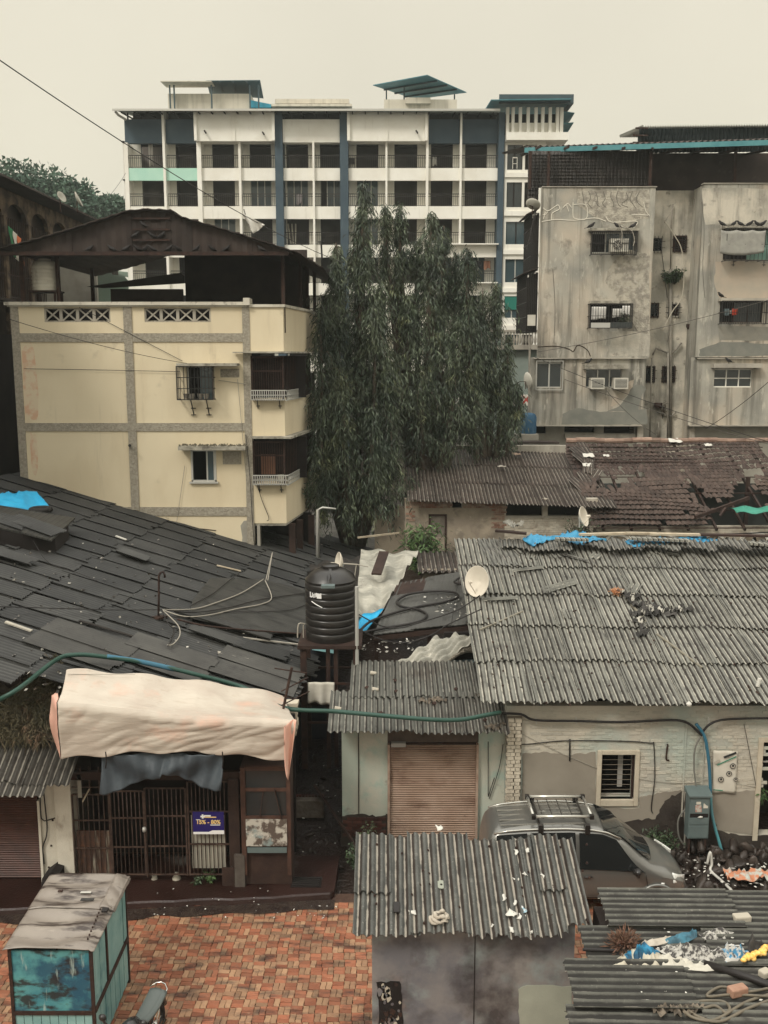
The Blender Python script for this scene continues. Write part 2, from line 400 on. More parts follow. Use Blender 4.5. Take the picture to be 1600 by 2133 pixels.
# ================================================================ far hillside and its trees
hill_m = M('far_green_slope', (.05,.075,.05),(.075,.10,.07),.2, rough=1, bump=0)
b = MB(); b.grid(lambda u, v: (-160 + 330 * u, 150 + 160 * v, 3 + (12 + 5 * math.sin(u * 7) + 3 * math.sin(u * 17)) * math.sin(min(1, v * 1.4) * math.pi / 2)),40,12)
b.build('hill', hill_m, smooth='all', kind='structure')
bark = M('bark', (.06,.045,.035),(.10,.08,.06),8, rough=.95, bump=.6, bsc=30)
def leaf_mesh(name, P0, D, ln, wd, mat, seed=0, drop=0.0):
    """many small leaves: P0 (n,3) roots, D (n,3) directions, ln lengths, wd widths; each a folded rhombus"""
    rg = np.random.default_rng(seed); n = len(P0); D = D / np.linalg.norm(D, axis=1, keepdims=True)
    a = rg.normal(size=(n, 3)); S = np.cross(D, a); S /= np.linalg.norm(S, axis=1, keepdims=True); Nn = np.cross(S, D)
    ln = ln[:, None]; wd = wd[:, None]
    V = np.stack([P0, P0 + D * ln * .45 + S * wd / 2, P0 + D * ln - np.array([0,0,1]) * ln * drop, P0 + D * ln * .45 - S * wd / 2, P0 + D * ln * .45 + Nn * wd * .18],1).reshape(-1,3)
    idx = np.arange(n)[:, None] * 5
    T = np.concatenate([idx + np.array([[0,1,4]]), idx + np.array([[1,2,4]]), idx + np.array([[2,3,4]]), idx + np.array([[3,0,4]])],1).reshape(-1,3)
    me = bpy.data.meshes.new(name); me.vertices.add(len(V)); me.vertices.foreach_set('co', V.astype(np.float32).ravel())
    me.loops.add(T.size); me.loops.foreach_set('vertex_index', T.astype(np.int32).ravel()); me.polygons.add(len(T))
    me.polygons.foreach_set('loop_start', np.arange(0, T.size, 3, dtype=np.int32)); me.update(calc_edges=True)
    me.materials.append(mat); return me
far_leaf = M('far_foliage', (.055,.105,.075),(.085,.14,.095),.5, isl=.3, rough=.8, bump=0)  # distance haze put into the leaf colour as a teal tint
def bushy_tree(name, label, base, h, r, seed, n=5200, mat=None, group=None, cat='tree', leaf=.55, trunk=.35, lobes=26, flat=.75):
    rg = np.random.default_rng(seed); t = thing(name, label, cat, base, group=group)
    c = np.array([0,0, h * .62]); L = []
    for k in range(lobes):
        d = rg.normal(size=3); d /= np.linalg.norm(d); d[2] = abs(d[2]) * 1.1 - .35
        L.append((c + d * np.array([r, r, h * .38]) * rg.uniform(.55,.95), r * rg.uniform(.24,.42)))
    P0 = []; D = []
    for (q, rr) in L:
        m_ = n // lobes; d = rg.normal(size=(m_, 3)); d /= np.linalg.norm(d, axis=1, keepdims=True); d[:, 2] *= flat
        P0.append(q + d * rr * rg.uniform(.55,1.05, size=(m_, 1))); D.append(d + rg.normal(size=(m_, 3)) * .7 + np.array([0,0,-.25]))
    P0 = np.concatenate(P0); D = np.concatenate(D); nn = len(P0)
    me = leaf_mesh('crown', P0, D, rg.uniform(.6,1.3, nn) * leaf, rg.uniform(.6,1.2, nn) * leaf * .55, mat or far_leaf, seed)
    cr_ = bpy.data.objects.new('crown', me); C.objects.link(cr_); cr_.parent = t
    b = MB(); b.tube([(0,0,0),(.1,0, h * .3),(0,.1, h * .6)],[trunk, trunk * .75, trunk * .4],8)
    for k in range(5):
        q = L[k][0]; b.tube([(0,0, h * (.25 + .05 * k)), tuple(q * np.array([.5,.5,.8])), tuple(q)],[trunk * .4, trunk * .25, trunk * .1],6)
    b.build('trunk', bark, t, smooth='all', local=True); return t
ftl = [('tall round-topped green tree at the left edge beyond the old house', 55,335,104,6.6,13),('low broad green tree right of the tallest one on the skyline', 128,358,106,4.4,11),
       ('green tree on the skyline left of the white apartment block', 178,395,108,3.6,9),('small dark tree touching the left wall of the white block', 232,396,107,3.8,9),
       ('pale green tree at the photo edge over the old roof', 8,372,98,4.4,11)]
for k, (lb, px, py, Y, r, h) in enumerate(ftl):
    q = P(px, py, Y); bushy_tree('broadleaf_tree', lb, (q.x, Y, q.z - h * .98), h, r, 20 + k, group='trees on the skyline at the left', n=9000, leaf=.5, lobes=40)
b = MB(); b.grid(lambda u, v: (-62 + 34 * u + 2 * math.sin(v * 9),98 + 30 * v, 3 + (19.5 - 3 * u + 1.2 * math.sin(u * 9)) * math.sin(min(1, v * 2.2) * math.pi / 2)),30,14)
b.build('terrain', hill_m, smooth='all', kind='structure')
# ================================================================ white apartment block
YB = 73.0
def bx(px): return fx(px, YB, 400)
def bz(py): return fz(py, YB)
wb = thing('apartment_building', 'long white apartment block with navy pillars and rows of railed balconies', 'building', (bx(660), YB, 3))
Z0 = 3.0; XL, XR = bx(262), bx(1050)
rows = [(297,350),(376,430),(456,510),(536,590),(615,668),(695,748)]
colw = [(270,345),(350,413),(422,500),(505,575),(591,652),(656,709),(726,803),(807,888),(892,958),(962,1036)]
door = [(288,335),(361,407),(438,484),(517,562),(594,640),(665,709),(742,788),(822,870),(899,945),(971,1017)]
# structure behind: back wall of the balconies with openings
b = MB()
for ri, (y0, y1) in enumerate(rows):
    zt, zb = bz(y0), bz(y1)
    for (c0, c1),(d0, d1) in zip(colw, door):
        for (a, e_) in ((c0 - 3, d0),(d1, c1 + 3)):
            if e_ > a: b.box(bx(a), bx(e_), YB + 1.3, YB + 1.45, zb - .01, zt + .2)
b.box(XL, XL + .25, YB + .1, YB + 10, Z0, bz(297)); b.box(XR - .3, XR, YB + .1, YB + 10, Z0, bz(297))
b.build('wall', white_wall, wb)
for ri, (y0, y1) in enumerate(rows):                                # floor slabs
    box(XL, XR, YB + .05, YB + 10, bz(y1) - .12, bz(y1) - .003).build('floor_slab', white_wall, wb)
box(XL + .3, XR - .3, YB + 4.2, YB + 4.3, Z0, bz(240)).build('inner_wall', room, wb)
b = MB()
for c0, c1 in colw[1:]: b.box(bx(c0) - .1, bx(c0) + .05, YB + 1.46, YB + 4.2, Z0, bz(240))
b.build('party_wall', room, wb)
# bands (parapets) in front of each storey
bandY = [(350,376),(430,456),(510,536),(590,615),(668,695),(748,775)]
for bi, (y0, y1) in enumerate(bandY):
    segs = [(262,413),(422,575),(591,709),(726,888),(888,1036)]
    for si, (a, c) in enumerate(segs):
        m = mint if (bi == 0 and si == 0) else white_band
        dy = -.12 if (bi in (1,2) and si in (3,4)) or (bi == 1 and si == 1) else 0
        o = box(bx(a) + .01, bx(c) - .01, YB + dy, YB + .16, bz(y1), bz(y0)).build('parapet', m, wb, label='mint green parapet' if m is mint else None)
        if bi >= 2 and si == 4: box(bx(a), bx(c) + .1, YB - .6, YB - .02, bz(y0 + 1), bz(y0 + 1) + .08).build('ledge', white_band, wb)
# fins
for f0, f1, top in ((343,348,228),(413,422,236),(499,504,297),(652,656,297),(803,807,297),(887,892,236),(957,961,232)):
    box(bx(f0), bx(f1), YB - .22, YB + 1.3, Z0, bz(top)).build('fin', white_band, wb)
for f0, f1 in ((575,591),(709,726),(1036,1048)):
    box(bx(f0), bx(f1), YB - .30, YB + 1.32, Z0, bz(236)).build('pillar', navy, wb)
box(bx(262), bx(270), YB - .05, YB + 1.3, Z0, bz(297)).build('pillar', white_band, wb, label='white corner pillar')
for pyb in (292,372,452):
    box(bx(255), bx(262) - .01, YB + .2, YB + .8, bz(pyb + 2), bz(pyb)).build('bracket', black_metal, wb)
box(bx(256), bx(262) - .002, YB + .5, YB + 2.5, Z0, bz(294)).build('side_wall', white_wall, wb)
# top storey panels
for a, c, y0, y1, m, dy in ((263,343,247,297, navy, .2),(348,413,247,297, navy, .2),(413,575,237,297, white_band, -.5),(591,709,249,297, white_band, -.1),
                           (726,888,237,297, white_band, -.5),(892,957,247,297, navy, .2),(961,1036,247,297, navy, .2)):
    box(bx(a) + .012, bx(c) - .012, YB + dy, YB + .6, bz(y1), bz(y0)).build('upper_panel', m, wb)
    if dy == -.5:
        fr = MB(); x0, x1 = bx(a) - .05, bx(c) + .05
        fr.box(x0, x1, YB - .72, YB - .505, bz(y0) + .003, bz(y0) + .18); fr.box(x0, x0 + .2, YB - .72, YB - .505, bz(y1), bz(y0)); fr.box(x1 - .2, x1, YB - .72, YB - .505, bz(y1), bz(y0))
        mid = (x0 + x1) / 2; fr.box(mid - .05, mid + .05, YB - .56, YB - .505, bz(y1), bz(y0)); fr.build('panel_frame', white_band, wb)
for px, py in ((426,272),(547,275),(867,272)):
    MB().tube([P(px, py, YB - .5), P(px + 3, py + 5, YB - .9)],.06,6).build('spout', black_metal, wb)
# railings, door openings
def railing(c0, c1, zb, zt):
    b = MB(); x0, x1 = bx(c0), bx(c1); y = YB + .06
    b.box(x0, x1, y, y + .04, zt - .05, zt); b.box(x0, x1, y, y + .03, zt - .22, zt - .19); b.box(x0, x1, y, y + .03, zb + .06, zb + .09)
    n = int((x1 - x0) / .14)
    for i in range(n + 1):
        x = x0 + (x1 - x0) * i / n; b.box(x - .011, x + .011, y + .005, y + .025, zb + .09, zt - .05)
    return b.build('railing', black_metal, wb)
for ri, (y0, y1) in enumerate(rows[:5]):
    for ci, ((c0, c1),(d0, d1)) in enumerate(zip(colw, door)):
        zb, zt = bz(y1), bz(y0)
        railing(c0, c1, zb, zb + .92)
        glazed = (ri, ci) in {(1,3),(1,4),(1,5),(1,6),(3,9),(3,8),(2,2),(4,9),(4,8),(2,6)}
        x0, x1 = bx(d0), bx(d1); fr = MB(); y = YB + 1.34
        for a, e_ in ((x0, x0 + .05),(x1 - .05, x1)): fr.box(a, e_, y, y + .08, zb, zt + .19)
        if glazed:
            for q in (1 / 3,2 / 3): xm = x0 + (x1 - x0) * q; fr.box(xm - .035, xm + .035, y, y + .08, zb, zt + .19)
        w_ = fr.build('window' if glazed else 'doorway', alum if glazed else interior, wb)
        if glazed:
            k = 1 if (ri * 7 + ci) % 3 == 0 else 0
            box(x0 + .05 + k * .5, x1 - .05, y + .03, y + .04, zb, zt + .19).build('pane', glass_blue, w_)
        elif (ri + ci) % 3 == 1:
            box(x0 + .06, x0 + (x1 - x0) * .55, y + 1.6, y + 1.64, zb, zt - .1).build('inner_door', room, w_)
# right wing
wx0, wx1 = bx(1050), bx(1135)
b = MB(); wy = YB - .1
wr = [(302,354,1055,1087),(380,432,1055,1087),(462,509,1055,1100),(540,588,1055,1100),(617,662,1055,1088),(697,745,1055,1088)]
prev = 297
for (y0, y1, a, c) in wr:
    b.box(wx0, wx1, wy, wy + .25, bz(y0), bz(prev)); b.box(wx0, bx(a), wy, wy + .25, bz(y1), bz(y0)); b.box(bx(c), bx(c + 5), wy, wy + .25, bz(y1), bz(y0)); b.box(bx(1117), wx1, wy, wy + .25, bz(y1), bz(y0)); prev = y1
b.box(wx0, wx1, wy, wy + .25, Z0, bz(prev)); b.box(wx1 - .1, wx1, wy + .25, YB + 9, Z0, bz(297))
b.build('wing_wall', white_wall, wb)
for (y0, y1, a, c) in wr:
    fr = MB(); x0, x1 = bx(a), bx(c)
    for q in (0,.48,1): xm = x0 + (x1 - x0) * q; fr.box(xm - .04, xm + .04, wy + .12, wy + .2, bz(y1), bz(y0))
    w_ = fr.build('window', alum if y0 > 500 else interior, wb)
    box(x0 + .04, x1 - .04, wy + .15, wy + .16, bz(y1), bz(y0)).build('pane', glass_blue if y0 > 440 else glass_dark, w_)
    if y0 == 617: box(x0, x1, wy + .05, wy + .09, bz(645), bz(617)).build('curtain', M('green_cloth', (.02,.17,.13), rough=.9, bump=.3, bsc=8), w_)
box(wx0, wx1, wy + 2.5, wy + 2.6, Z0, bz(297)).build('inner_wall', room, wb)
for zz in bandY: box(wx0, wx1, wy - .12, wy - .003, bz(zz[1]) + .2, bz(zz[0]) - .35).build('ledge', white_band, wb)
MB().box(bx(1066), bx(1067), wy - .05, wy, bz(352), bz(329)).box(bx(1075), bx(1076), wy - .05, wy, bz(352), bz(329)).box(bx(1066), bx(1076), wy - .05, wy, bz(330), bz(328)).box(bx(1066), bx(1076), wy - .05, wy, bz(342), bz(341)).build('grab_frame', white_band, wb)
# louvred stair top
b = MB(); b.box(bx(1050), bx(1176), YB - .9, YB + 5, bz(297), bz(281)); b.box(bx(1050), bx(1160), YB - .2, YB, bz(281), bz(257)); b.box(bx(1160), bx(1167), YB - .5, YB + 4, bz(281), bz(227))
b.build('stair_top', white_band, wb)
for px in (1050,1061,1076,1092,1108,1122,1137,1152):
    box(bx(px), bx(px + 6), YB - .55, YB - .2, bz(281), bz(227)).build('louvre', white_band, wb)
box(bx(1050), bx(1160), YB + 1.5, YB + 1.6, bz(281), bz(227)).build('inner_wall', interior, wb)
def flat_poly(pts, th, name, m):
    return MB().prism([Vector(p) - Vector((0,0, th)) for p in pts],(0,0, th)).build(name, m, wb)
navy_sheet = M('navy_metal_sheet', (.035,.06,.07),(.05,.08,.09),2, rough=.6, bump=.05)
zr = P(1100,206, YB - 2).z
flat_poly([P(1023,207, YB - 2), P(1190,205, YB - 2), P(1190,205, YB - 2) + Vector((.5,7,.6)), P(1023,207, YB - 2) + Vector((0,7,.6))],.06, 'roof', teal_sheet)
box(bx(1032), bx(1182), YB - 1.4, YB - 1.3, bz(226), bz(207)).build('fascia', navy_sheet, wb)
box(bx(1182) - .1, bx(1182), YB - 1.299, YB + 4, bz(226), bz(207)).build('fascia', navy_sheet, wb)
for (a, b_, c_, d_) in (((1168,232),(1197,236),(1186,254),(1170,262)),((1168,258),(1195,256),(1180,280),(1168,281))):
    MB().prism([P(*a, YB + .5), P(*b_, YB + .2), P(*c_, YB + 3), P(*d_, YB + 3.4)],(0,0,.05)).build('side_canopy', teal_sheet, wb)
# main roof sheet, its rafters and dark attic
rs = flat_poly([P(234,226, YB - 1.3), P(1042,231, YB - 1.3), Vector((bx(1042), YB + 9, bz(231) + 1.5)), Vector((bx(234), YB + 9, bz(226) + 1.5))],.07, 'roof', M('blue_grey_roof', (.16,.2,.2),(.3,.32,.3),1, rough=.6, bump=.05))
box(P(234,226, YB - 1.3).x, P(1042,231, YB - 1.3).x, YB - 1.36, YB - 1.30, fz(231, YB - 1.3), fz(226.5, YB - 1.3)).build('gutter', alum, wb)
b = MB()
for px in range(268,1042,26): b.bar((bx(px), YB - 1.2, fz(232, YB - 1.2) - .05),(bx(px), YB + 3, fz(232, YB - 1.2) + .35),.06,.1)
for px in (270,345,417,580,717,890,958,1040): b.box(bx(px) - .05, bx(px) + .05, YB + .3, YB + .4, bz(249), bz(232))
b.build('rafter', interior, wb)
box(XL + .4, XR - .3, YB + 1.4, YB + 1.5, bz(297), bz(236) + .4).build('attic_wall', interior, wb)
MB().tube([P(240,232, YB - 1.2), P(247,240, YB - 1), P(262,249, YB - .5)],.09,8).build('downpipe', alum, wb)
# things on the roof
stained = M('stained_white_tank', (.52,.48,.40),(.60,.56,.47),1, rough=.85, bump=.1, layers=[((.22,.2,.16),(3,3,.15),.5,.75,.7)])
def roofbox(a, c, y0, y1, dy0, dy1, nm='roof_tank'):
    return box(fx(a, YB + dy0,210), fx(c, YB + dy0,210), YB + dy0, YB + dy1, fz(y1, YB + dy0), fz(y0, YB + dy0)).build(nm, stained, wb)
roofbox(350,522,195,227,1,6); roofbox(800,952,207,227,1.2,7); roofbox(845,897,203,215,.9,1.19)
roofbox(573,727,206,215,2,8); roofbox(565,733,216,221,.5,9, 'tank_slab')
MB().prism([P(520,208, YB + .8), P(565,217, YB + .8), P(565,224, YB + .8), P(520,224, YB + .8)],(0,2,0)).build('side_shed', M('bright_blue_sheet', (.03,.25,.36), rough=.5, bump=0), wb)
def canopy(pts, m, name='canopy', seams=0):
    o = MB().prism(pts, (0,0,.05)).build(name, m, wb)
    b = MB(); a, b_, c_, d_ = [Vector(p) for p in pts]
    for i in range(1,4): b.bar(a.lerp(d_, i / 4) - Vector((0,0,.06)), b_.lerp(c_, i / 4) - Vector((0,0,.06)),.09,.1)
    b.build('canopy_frame', navy_sheet, wb); return o
canopy([PZ(890,157,30.6), PZ(777,178,30.6), PZ(865,207,30.6), PZ(972,193,30.6)], teal_sheet)
b = MB()
for px, py, yb in ((805,186,218),(842,178,215),(947,195,212)): q = PZ(px, py, 30.6); b.box(q.x - .05, q.x + .05, q.y, q.y + .1, bz(226),30.55)
for px in (353,362,440,520,538): q = PZ(px, 176,30.3); b.box(q.x - .05, q.x + .05, q.y, q.y + .1, bz(226),30.28)
b.build('canopy_post', navy_sheet, wb)
canopy([PZ(430,169,30.5), PZ(437,196,30.5), PZ(549,205,30.5), PZ(542,168,30.5)], M('dark_teal_sheet', (.03,.075,.09), rough=.6, bump=0))
a, c = P(334,170, YB), P(440,170, YB)
MB().prism([a, c, c + Vector((0,2,.12)), a + Vector((0,2,.12))],(0,0,.06)).build('canopy', stained, wb)
# ground-floor bits seen right of the tree: balustrade terrace and green-grey wall
Yq = 62.0
tb = thing('terrace_house', 'low terrace with pale balusters behind the tree, beside the grey block', 'house', (fx(1080, Yq), Yq, 3.2))
x0, x1 = fx(985, Yq, 710), fx(1125, Yq, 710)
b = MB().box(x0, x1, Yq, Yq + 6, fz(728, Yq), fz(718, Yq)); b.box(x0, x1, Yq - .05, Yq + .2, fz(691, Yq), fz(687, Yq))
b.build('terrace_slab', concrete, tb)
prof = [(.03,0),(.08,.15),(.09,.35),(.035,.6),(.06,.78),(.05,.85)]
bm_ = MB().lathe(prof, 8).mesh('baluster', concrete, 'all')
n_ = 22
for i in range(n_): put('baluster', bm_, None, tb, (x0 + (x1 - x0) * (i + .5) / n_, Yq + .08, fz(718, Yq)))
box(x0, x1, Yq + .4, Yq + .6,3.2, fz(728, Yq)).build('wall', M('green_grey_wall', (.20,.25,.22),(.26,.30,.27),1, bump=.1), tb)
for lb, nm, ct, a, c, y0, y1, col in (('dark clothes drying in the balcony right of the middle tree', 'laundry', 'laundry', 990,1004,543,558,(.05,.05,.06)),('orange and white clothes drying in the balcony by the navy pillar', 'laundry', 'laundry', 1008,1022,543,560,(.5,.25,.17)),('pale curtain in the open doorway at the top left', 'curtain', 'curtain', 310,318,300,345,(.3,.28,.25)),
        ('grey cloth over the railing of the fifth bay', 'cloth', 'cloth', 618,630,405,425,(.22,.2,.2)),('white sheet over the railing, second floor from the top', 'cloth', 'cloth', 900,910,327,344,(.55,.53,.48))):
    q0, q1 = P(a, y1, YB + .5), P(c, y0, YB + .5); b = MB(); b.grid(lambda u, v: (q0.x + (q1.x - q0.x) * u, YB + .5 + .05 * math.sin(u * 12 + v), q0.z + (q1.z - q0.z) * v - .08 * math.sin(u * 7) * (1 - v)),10,6,.01); single(b, nm, M('cloth_%d' % a, col, rough=.9, bump=.2), lb, ct, None, 'all')
for k in range(3): q0, q1 = P(606 + 5 * k, 508, YB + 1.0), P(600 + 8 * k, 466, YB + 1.2); single(MB().bar(q0, q1,.10,.04), 'leaning_plank', stained, ['left', 'middle', 'right'][k] + ' plank leaning in the balcony between the navy pillars', 'plank', 'planks leaning in a balcony')
q = P(733,346, YB + .6); ck = thing('plastic_chair', 'small dark chair in the balcony right of the second navy pillar', 'chair', (q.x, q.y, bz(350)))
MB().box(-.22,.22,-.2,.2,.40,.44).build('seat', black_metal, ck, local=True); MB().box(-.22,.22,.17,.21,.44,.85).build('backrest', black_metal, ck, local=True)
for sx in (-.2,.17):
    for sy in (-.2,.17): MB().box(sx, sx + .03, sy, sy + .03,0,.40).build('leg', black_metal, ck, local=True)
# ================================================================ cream three-storey house
YC = 33.0
def cx_(px): return fx(px, YC, 840)
def cz(py): return fz(py, YC)
ch = thing('cream_house', 'cream painted house with grey textured bands under a dark gable sheet roof', 'house', (cx_(270), YC, 3))
xl, xr = cx_(36), cx_(524)
XW0, XW1, YD = cx_(524), cx_(593),40.5
# front wall as panels round its openings: rows of boxes
def wall_open(x0, x1, y0, y1, z0, z1, holes, name, m, parent):
    """wall in the XZ plane with rectangular holes (x0,x1,z0,z1), as one mesh"""
    b = MB(); xs = sorted({x0, x1} | {v for h in holes for v in h[:2]}); zs = sorted({z0, z1} | {v for h in holes for v in h[2:]})
    solid = lambda xm, zm: not any(h[0] < xm < h[1] and h[2] < zm < h[3] for h in holes)
    idx = {}
    def vid(x, y, z):
        k = (round(x, 5), round(y, 5), round(z, 5))
        if k not in idx: idx[k] = len(b.v); b.v.append((x, y, z))
        return idx[k]
    cell = [[solid((xs[i] + xs[i + 1]) / 2,(zs[j] + zs[j + 1]) / 2) for j in range(len(zs) - 1)] for i in range(len(xs) - 1)]
    g = lambda i, j: 0 <= i < len(xs) - 1 and 0 <= j < len(zs) - 1 and cell[i][j]
    for i in range(len(xs) - 1):
        for j in range(len(zs) - 1):
            if not cell[i][j]: continue
            a, c, d, e_ = xs[i], xs[i + 1], zs[j], zs[j + 1]
            b.f.append((vid(a, y0, d), vid(c, y0, d), vid(c, y0, e_), vid(a, y0, e_)))
            b.f.append((vid(a, y1, e_), vid(c, y1, e_), vid(c, y1, d), vid(a, y1, d)))
            if not g(i - 1, j): b.f.append((vid(a, y0, e_), vid(a, y1, e_), vid(a, y1, d), vid(a, y0, d)))
            if not g(i + 1, j): b.f.append((vid(c, y0, d), vid(c, y1, d), vid(c, y1, e_), vid(c, y0, e_)))
            if not g(i, j - 1): b.f.append((vid(a, y0, d), vid(a, y1, d), vid(c, y1, d), vid(c, y0, d)))
            if not g(i, j + 1): b.f.append((vid(a, y0, e_), vid(c, y0, e_), vid(c, y1, e_), vid(a, y1, e_)))
    return b.build(name, m, parent)
W1 = (cx_(390), cx_(446), cz(832), cz(765)); W2 = (cx_(394), cx_(447), cz(1003), cz(938))
V1 = (cx_(102), cx_(238), cz(671), cz(641)); V2 = (cx_(308), cx_(444), cz(671), cz(641))
wall_open(xl, xr, YC, YC + .28,2.6, cz(636),[W1, W2, V1, V2], 'wall', cream, ch)
box(xl, xl + .28, YC + .28,45,2.6, cz(636)).build('side_wall', cream, ch)
box(xl + .3, xr, YC + 2.4, YC + 2.5,2.6, cz(690)).build('inner_wall', interior, ch)
box(xl + .281, XW1 - .3, YC + .281,45, cz(700), cz(693)).build('terrace_floor', concrete, ch)
for p0, p1 in ((34,50),(265,282),(509,524)):
    box(cx_(p0), cx_(p1), YC - .045, YC - .002, cz(1215 if p0 > 500 else 1062), cz(636)).build('grey_band', band_grey, ch)
for q0, q1 in ((694,712),(881,898),(1056,1074)):
    for a, c in ((50,265),(282,509)):
        box(cx_(a) + .003, cx_(c) - .003, YC - .035, YC - .002, cz(q1), cz(q0)).build('grey_band', band_grey, ch)
# parapet coping with weathered white paint
cop = M('weathered_white_coping', (.60,.56,.47),(.50,.46,.38),2, layers=[((.16,.14,.12),(4,4,3),.55,.7,.8)], bump=.3, bsc=20)
box(xl - .2, cx_(519), YC - .14, YC + .4, cz(636) + .002, cz(629)).build('coping', cop, ch)
box(xl - .12, cx_(519) - .003, YC - .08, YC - .003, cz(639), cz(636)).build('coping_moulding', cop, ch)
box(cx_(513), cx_(526), YC - .20, YC + .5, cz(636), cz(621)).build('coping_end', cop, ch)
# reddish peeling patch strip along the left band (old undercoat showing)
pk = M('salmon_undercoat', (.62,.40,.27),(.66,.55,.39),3.5,.42,.58, bump=.2)
def blob(x0, x1, z0, z1, y, name, m, parent, seed=0, n=26, th=.004, amp=.25):
    r = random.Random(seed); c = ((x0 + x1) / 2,(z0 + z1) / 2); pts = []
    ph = [r.uniform(0,6.28) for _ in range(5)]
    for k in range(n):
        t = 2 * math.pi * k / n; q = 1 + amp * (math.sin(2 * t + ph[0]) * .4 + math.sin(3 * t + ph[1]) * .4 + math.sin(5 * t + ph[2]) * .3 + math.sin(9 * t + ph[3]) * .2)
        cx1, sz1 = math.cos(t), math.sin(t); sq = max(abs(cx1), abs(sz1)) ** .6
        pts.append((c[0] + cx1 / sq * (x1 - x0) / 2 * q, y - th, c[1] + sz1 / sq * (z1 - z0) / 2 * q))
    return MB().prism(pts[::-1],(0, th - .0005,0)).build(name, m, parent)
blob(cx_(51), cx_(80), cz(880), cz(714), YC, 'peeling_patch', pk, ch, 3, amp=.12)
blob(cx_(58), cx_(72), cz(990), cz(900), YC, 'peeling_patch', pk, ch, 4, amp=.15)
box(cx_(461), cx_(500), YC - .012, YC - .001, cz(786), cz(768)).build('bare_patch', band_grey, ch)
box(cx_(461), cx_(500), YC - .012, YC - .001, cz(967), cz(940)).build('bare_patch', band_grey, ch)
box(xl + .3, xr - .2, YC + .7, YC + .75, cz(690), cz(637)).build('added_vent_backing', interior, ch)  # dark panel added behind the vents so no light shows through
# cross lattice vents
for (x0, x1, z0, z1) in (V1, V2):
    fr = MB(); fr.box(x0, x1, YC + .02, YC + .1, z1 - .04, z1); fr.box(x0, x1, YC + .02, YC + .1, z0, z0 + .05)
    v = fr.build('vent_panel', band_grey, ch)
    for k in range(5): xm = x0 + (x1 - x0) * k / 4; box(xm - .05, xm + .05, YC + .03, YC + .09, z0 + .05, z1 - .04).build('mullion', concrete, v)
    for k in range(4):
        a = x0 + (x1 - x0) * k / 4 + .05; c = x0 + (x1 - x0) * (k + 1) / 4 - .05
        MB().bar((a, YC + .05, z0 + .05),(c, YC + .05, z1 - .04),.045,.05,(0,1,0)).build('cross_bar', concrete, v)
        MB().bar((c, YC + .062, z0 + .05),(a, YC + .062, z1 - .04),.045,.05,(0,1,0)).build('cross_bar', concrete, v)
# window 1: caged, with plants on the cage floor
slabm = M('mossy_slab', (.20,.185,.15),(.42,.39,.32),3, bump=.5, bsc=20, layers=[((.06,.05,.04),5,.5,.7,.8)])
box(cx_(378), cx_(501), YC - .62, YC - .001, cz(762), cz(756.5)).build('window_hood', slabm, ch)
wf = MB(); x0, x1, z0, z1 = W1
for a, c in ((x0, x0 + .06),(x1 - .06, x1)): wf.box(a, c, YC + .1, YC + .16, z0, z1)
w_ = wf.build('window', alum, ch); box(x0 + (x1 - x0) * .48, x1 - .06, YC + .12, YC + .13, z0, z1).build('pane', glass_blue, w_)
def cage(x0, x1, z0, z1, y0, y1, parent, nbar=9, rows=2, m=black_metal, r=.012, feet=True):
    b = MB(); fw = .03
    for z in (z0, z1): b.bar((x0, y0, z),(x1, y0, z), fw); b.bar((x0, y0, z),(x0, y1, z), fw); b.bar((x1, y0, z),(x1, y1, z), fw)
    for x in (x0, x1): b.bar((x, y0, z0),(x, y0, z1), fw)
    for k in range(1, nbar): x = x0 + (x1 - x0) * k / nbar; b.bar((x, y0, z0),(x, y0, z1), r * 1.6)
    for k in range(1, rows + 1): z = z0 + (z1 - z0) * k / (rows + 1); b.bar((x0, y0, z),(x1, y0, z), r * 2); b.bar((x0, y0, z),(x0, y1, z), r * 2); b.bar((x1, y0, z),(x1, y1, z), r * 2)
    ns = max(2, int((y1 - y0) / .14))
    for k in range(1, ns): y = y0 + (y1 - y0) * k / ns; b.bar((x0, y, z0),(x0, y, z1), r * 1.6); b.bar((x1, y, z0),(x1, y, z1), r * 1.6)
    for k in range(5): x = x0 + (x1 - x0) * k / 4; b.bar((x, y0, z0),(x, y1, z0), r * 2)
    return b.build('window_grille', m, parent)
cage(cx_(376), cx_(449), cz(831), cz(763), YC - .5, YC, ch, 10,2)
for px in (401,433):
    b = MB(); x = cx_(px); b.bar((x, YC - .3, cz(831)),(x + .05, YC - .04, cz(865)),.03); b.bar((x - .05, YC - .05, cz(850)),(x + .12, YC - .05, cz(850)),.03); b.bar((x - .05, YC - .05, cz(864)),(x + .12, YC - .05, cz(864)),.03)
    b.build('grille_bracket', black_metal, ch)
for px, hh in ((392,.25),(404,.18),(421,.26),(433,.2)):
    x = cx_(px); single(MB().lathe([(0,0),(.07,0),(.10,.15),(.11,.17),(.09,.17),(.085,.13),(0,.13)],10,(x, YC - .3, cz(831) + .02)), 'flower_pot', M('dull_pot', (.16,.14,.12),(.3,.27,.22),6),
        ['small dull pot at the left end of the caged window sill', 'second small pot from the left in the window cage', 'third small pot from the left in the window cage', 'small pot at the right end of the caged window sill'][[392,404,421,433].index(px)], 'pot', 'pots standing in the window cage', 'ang')
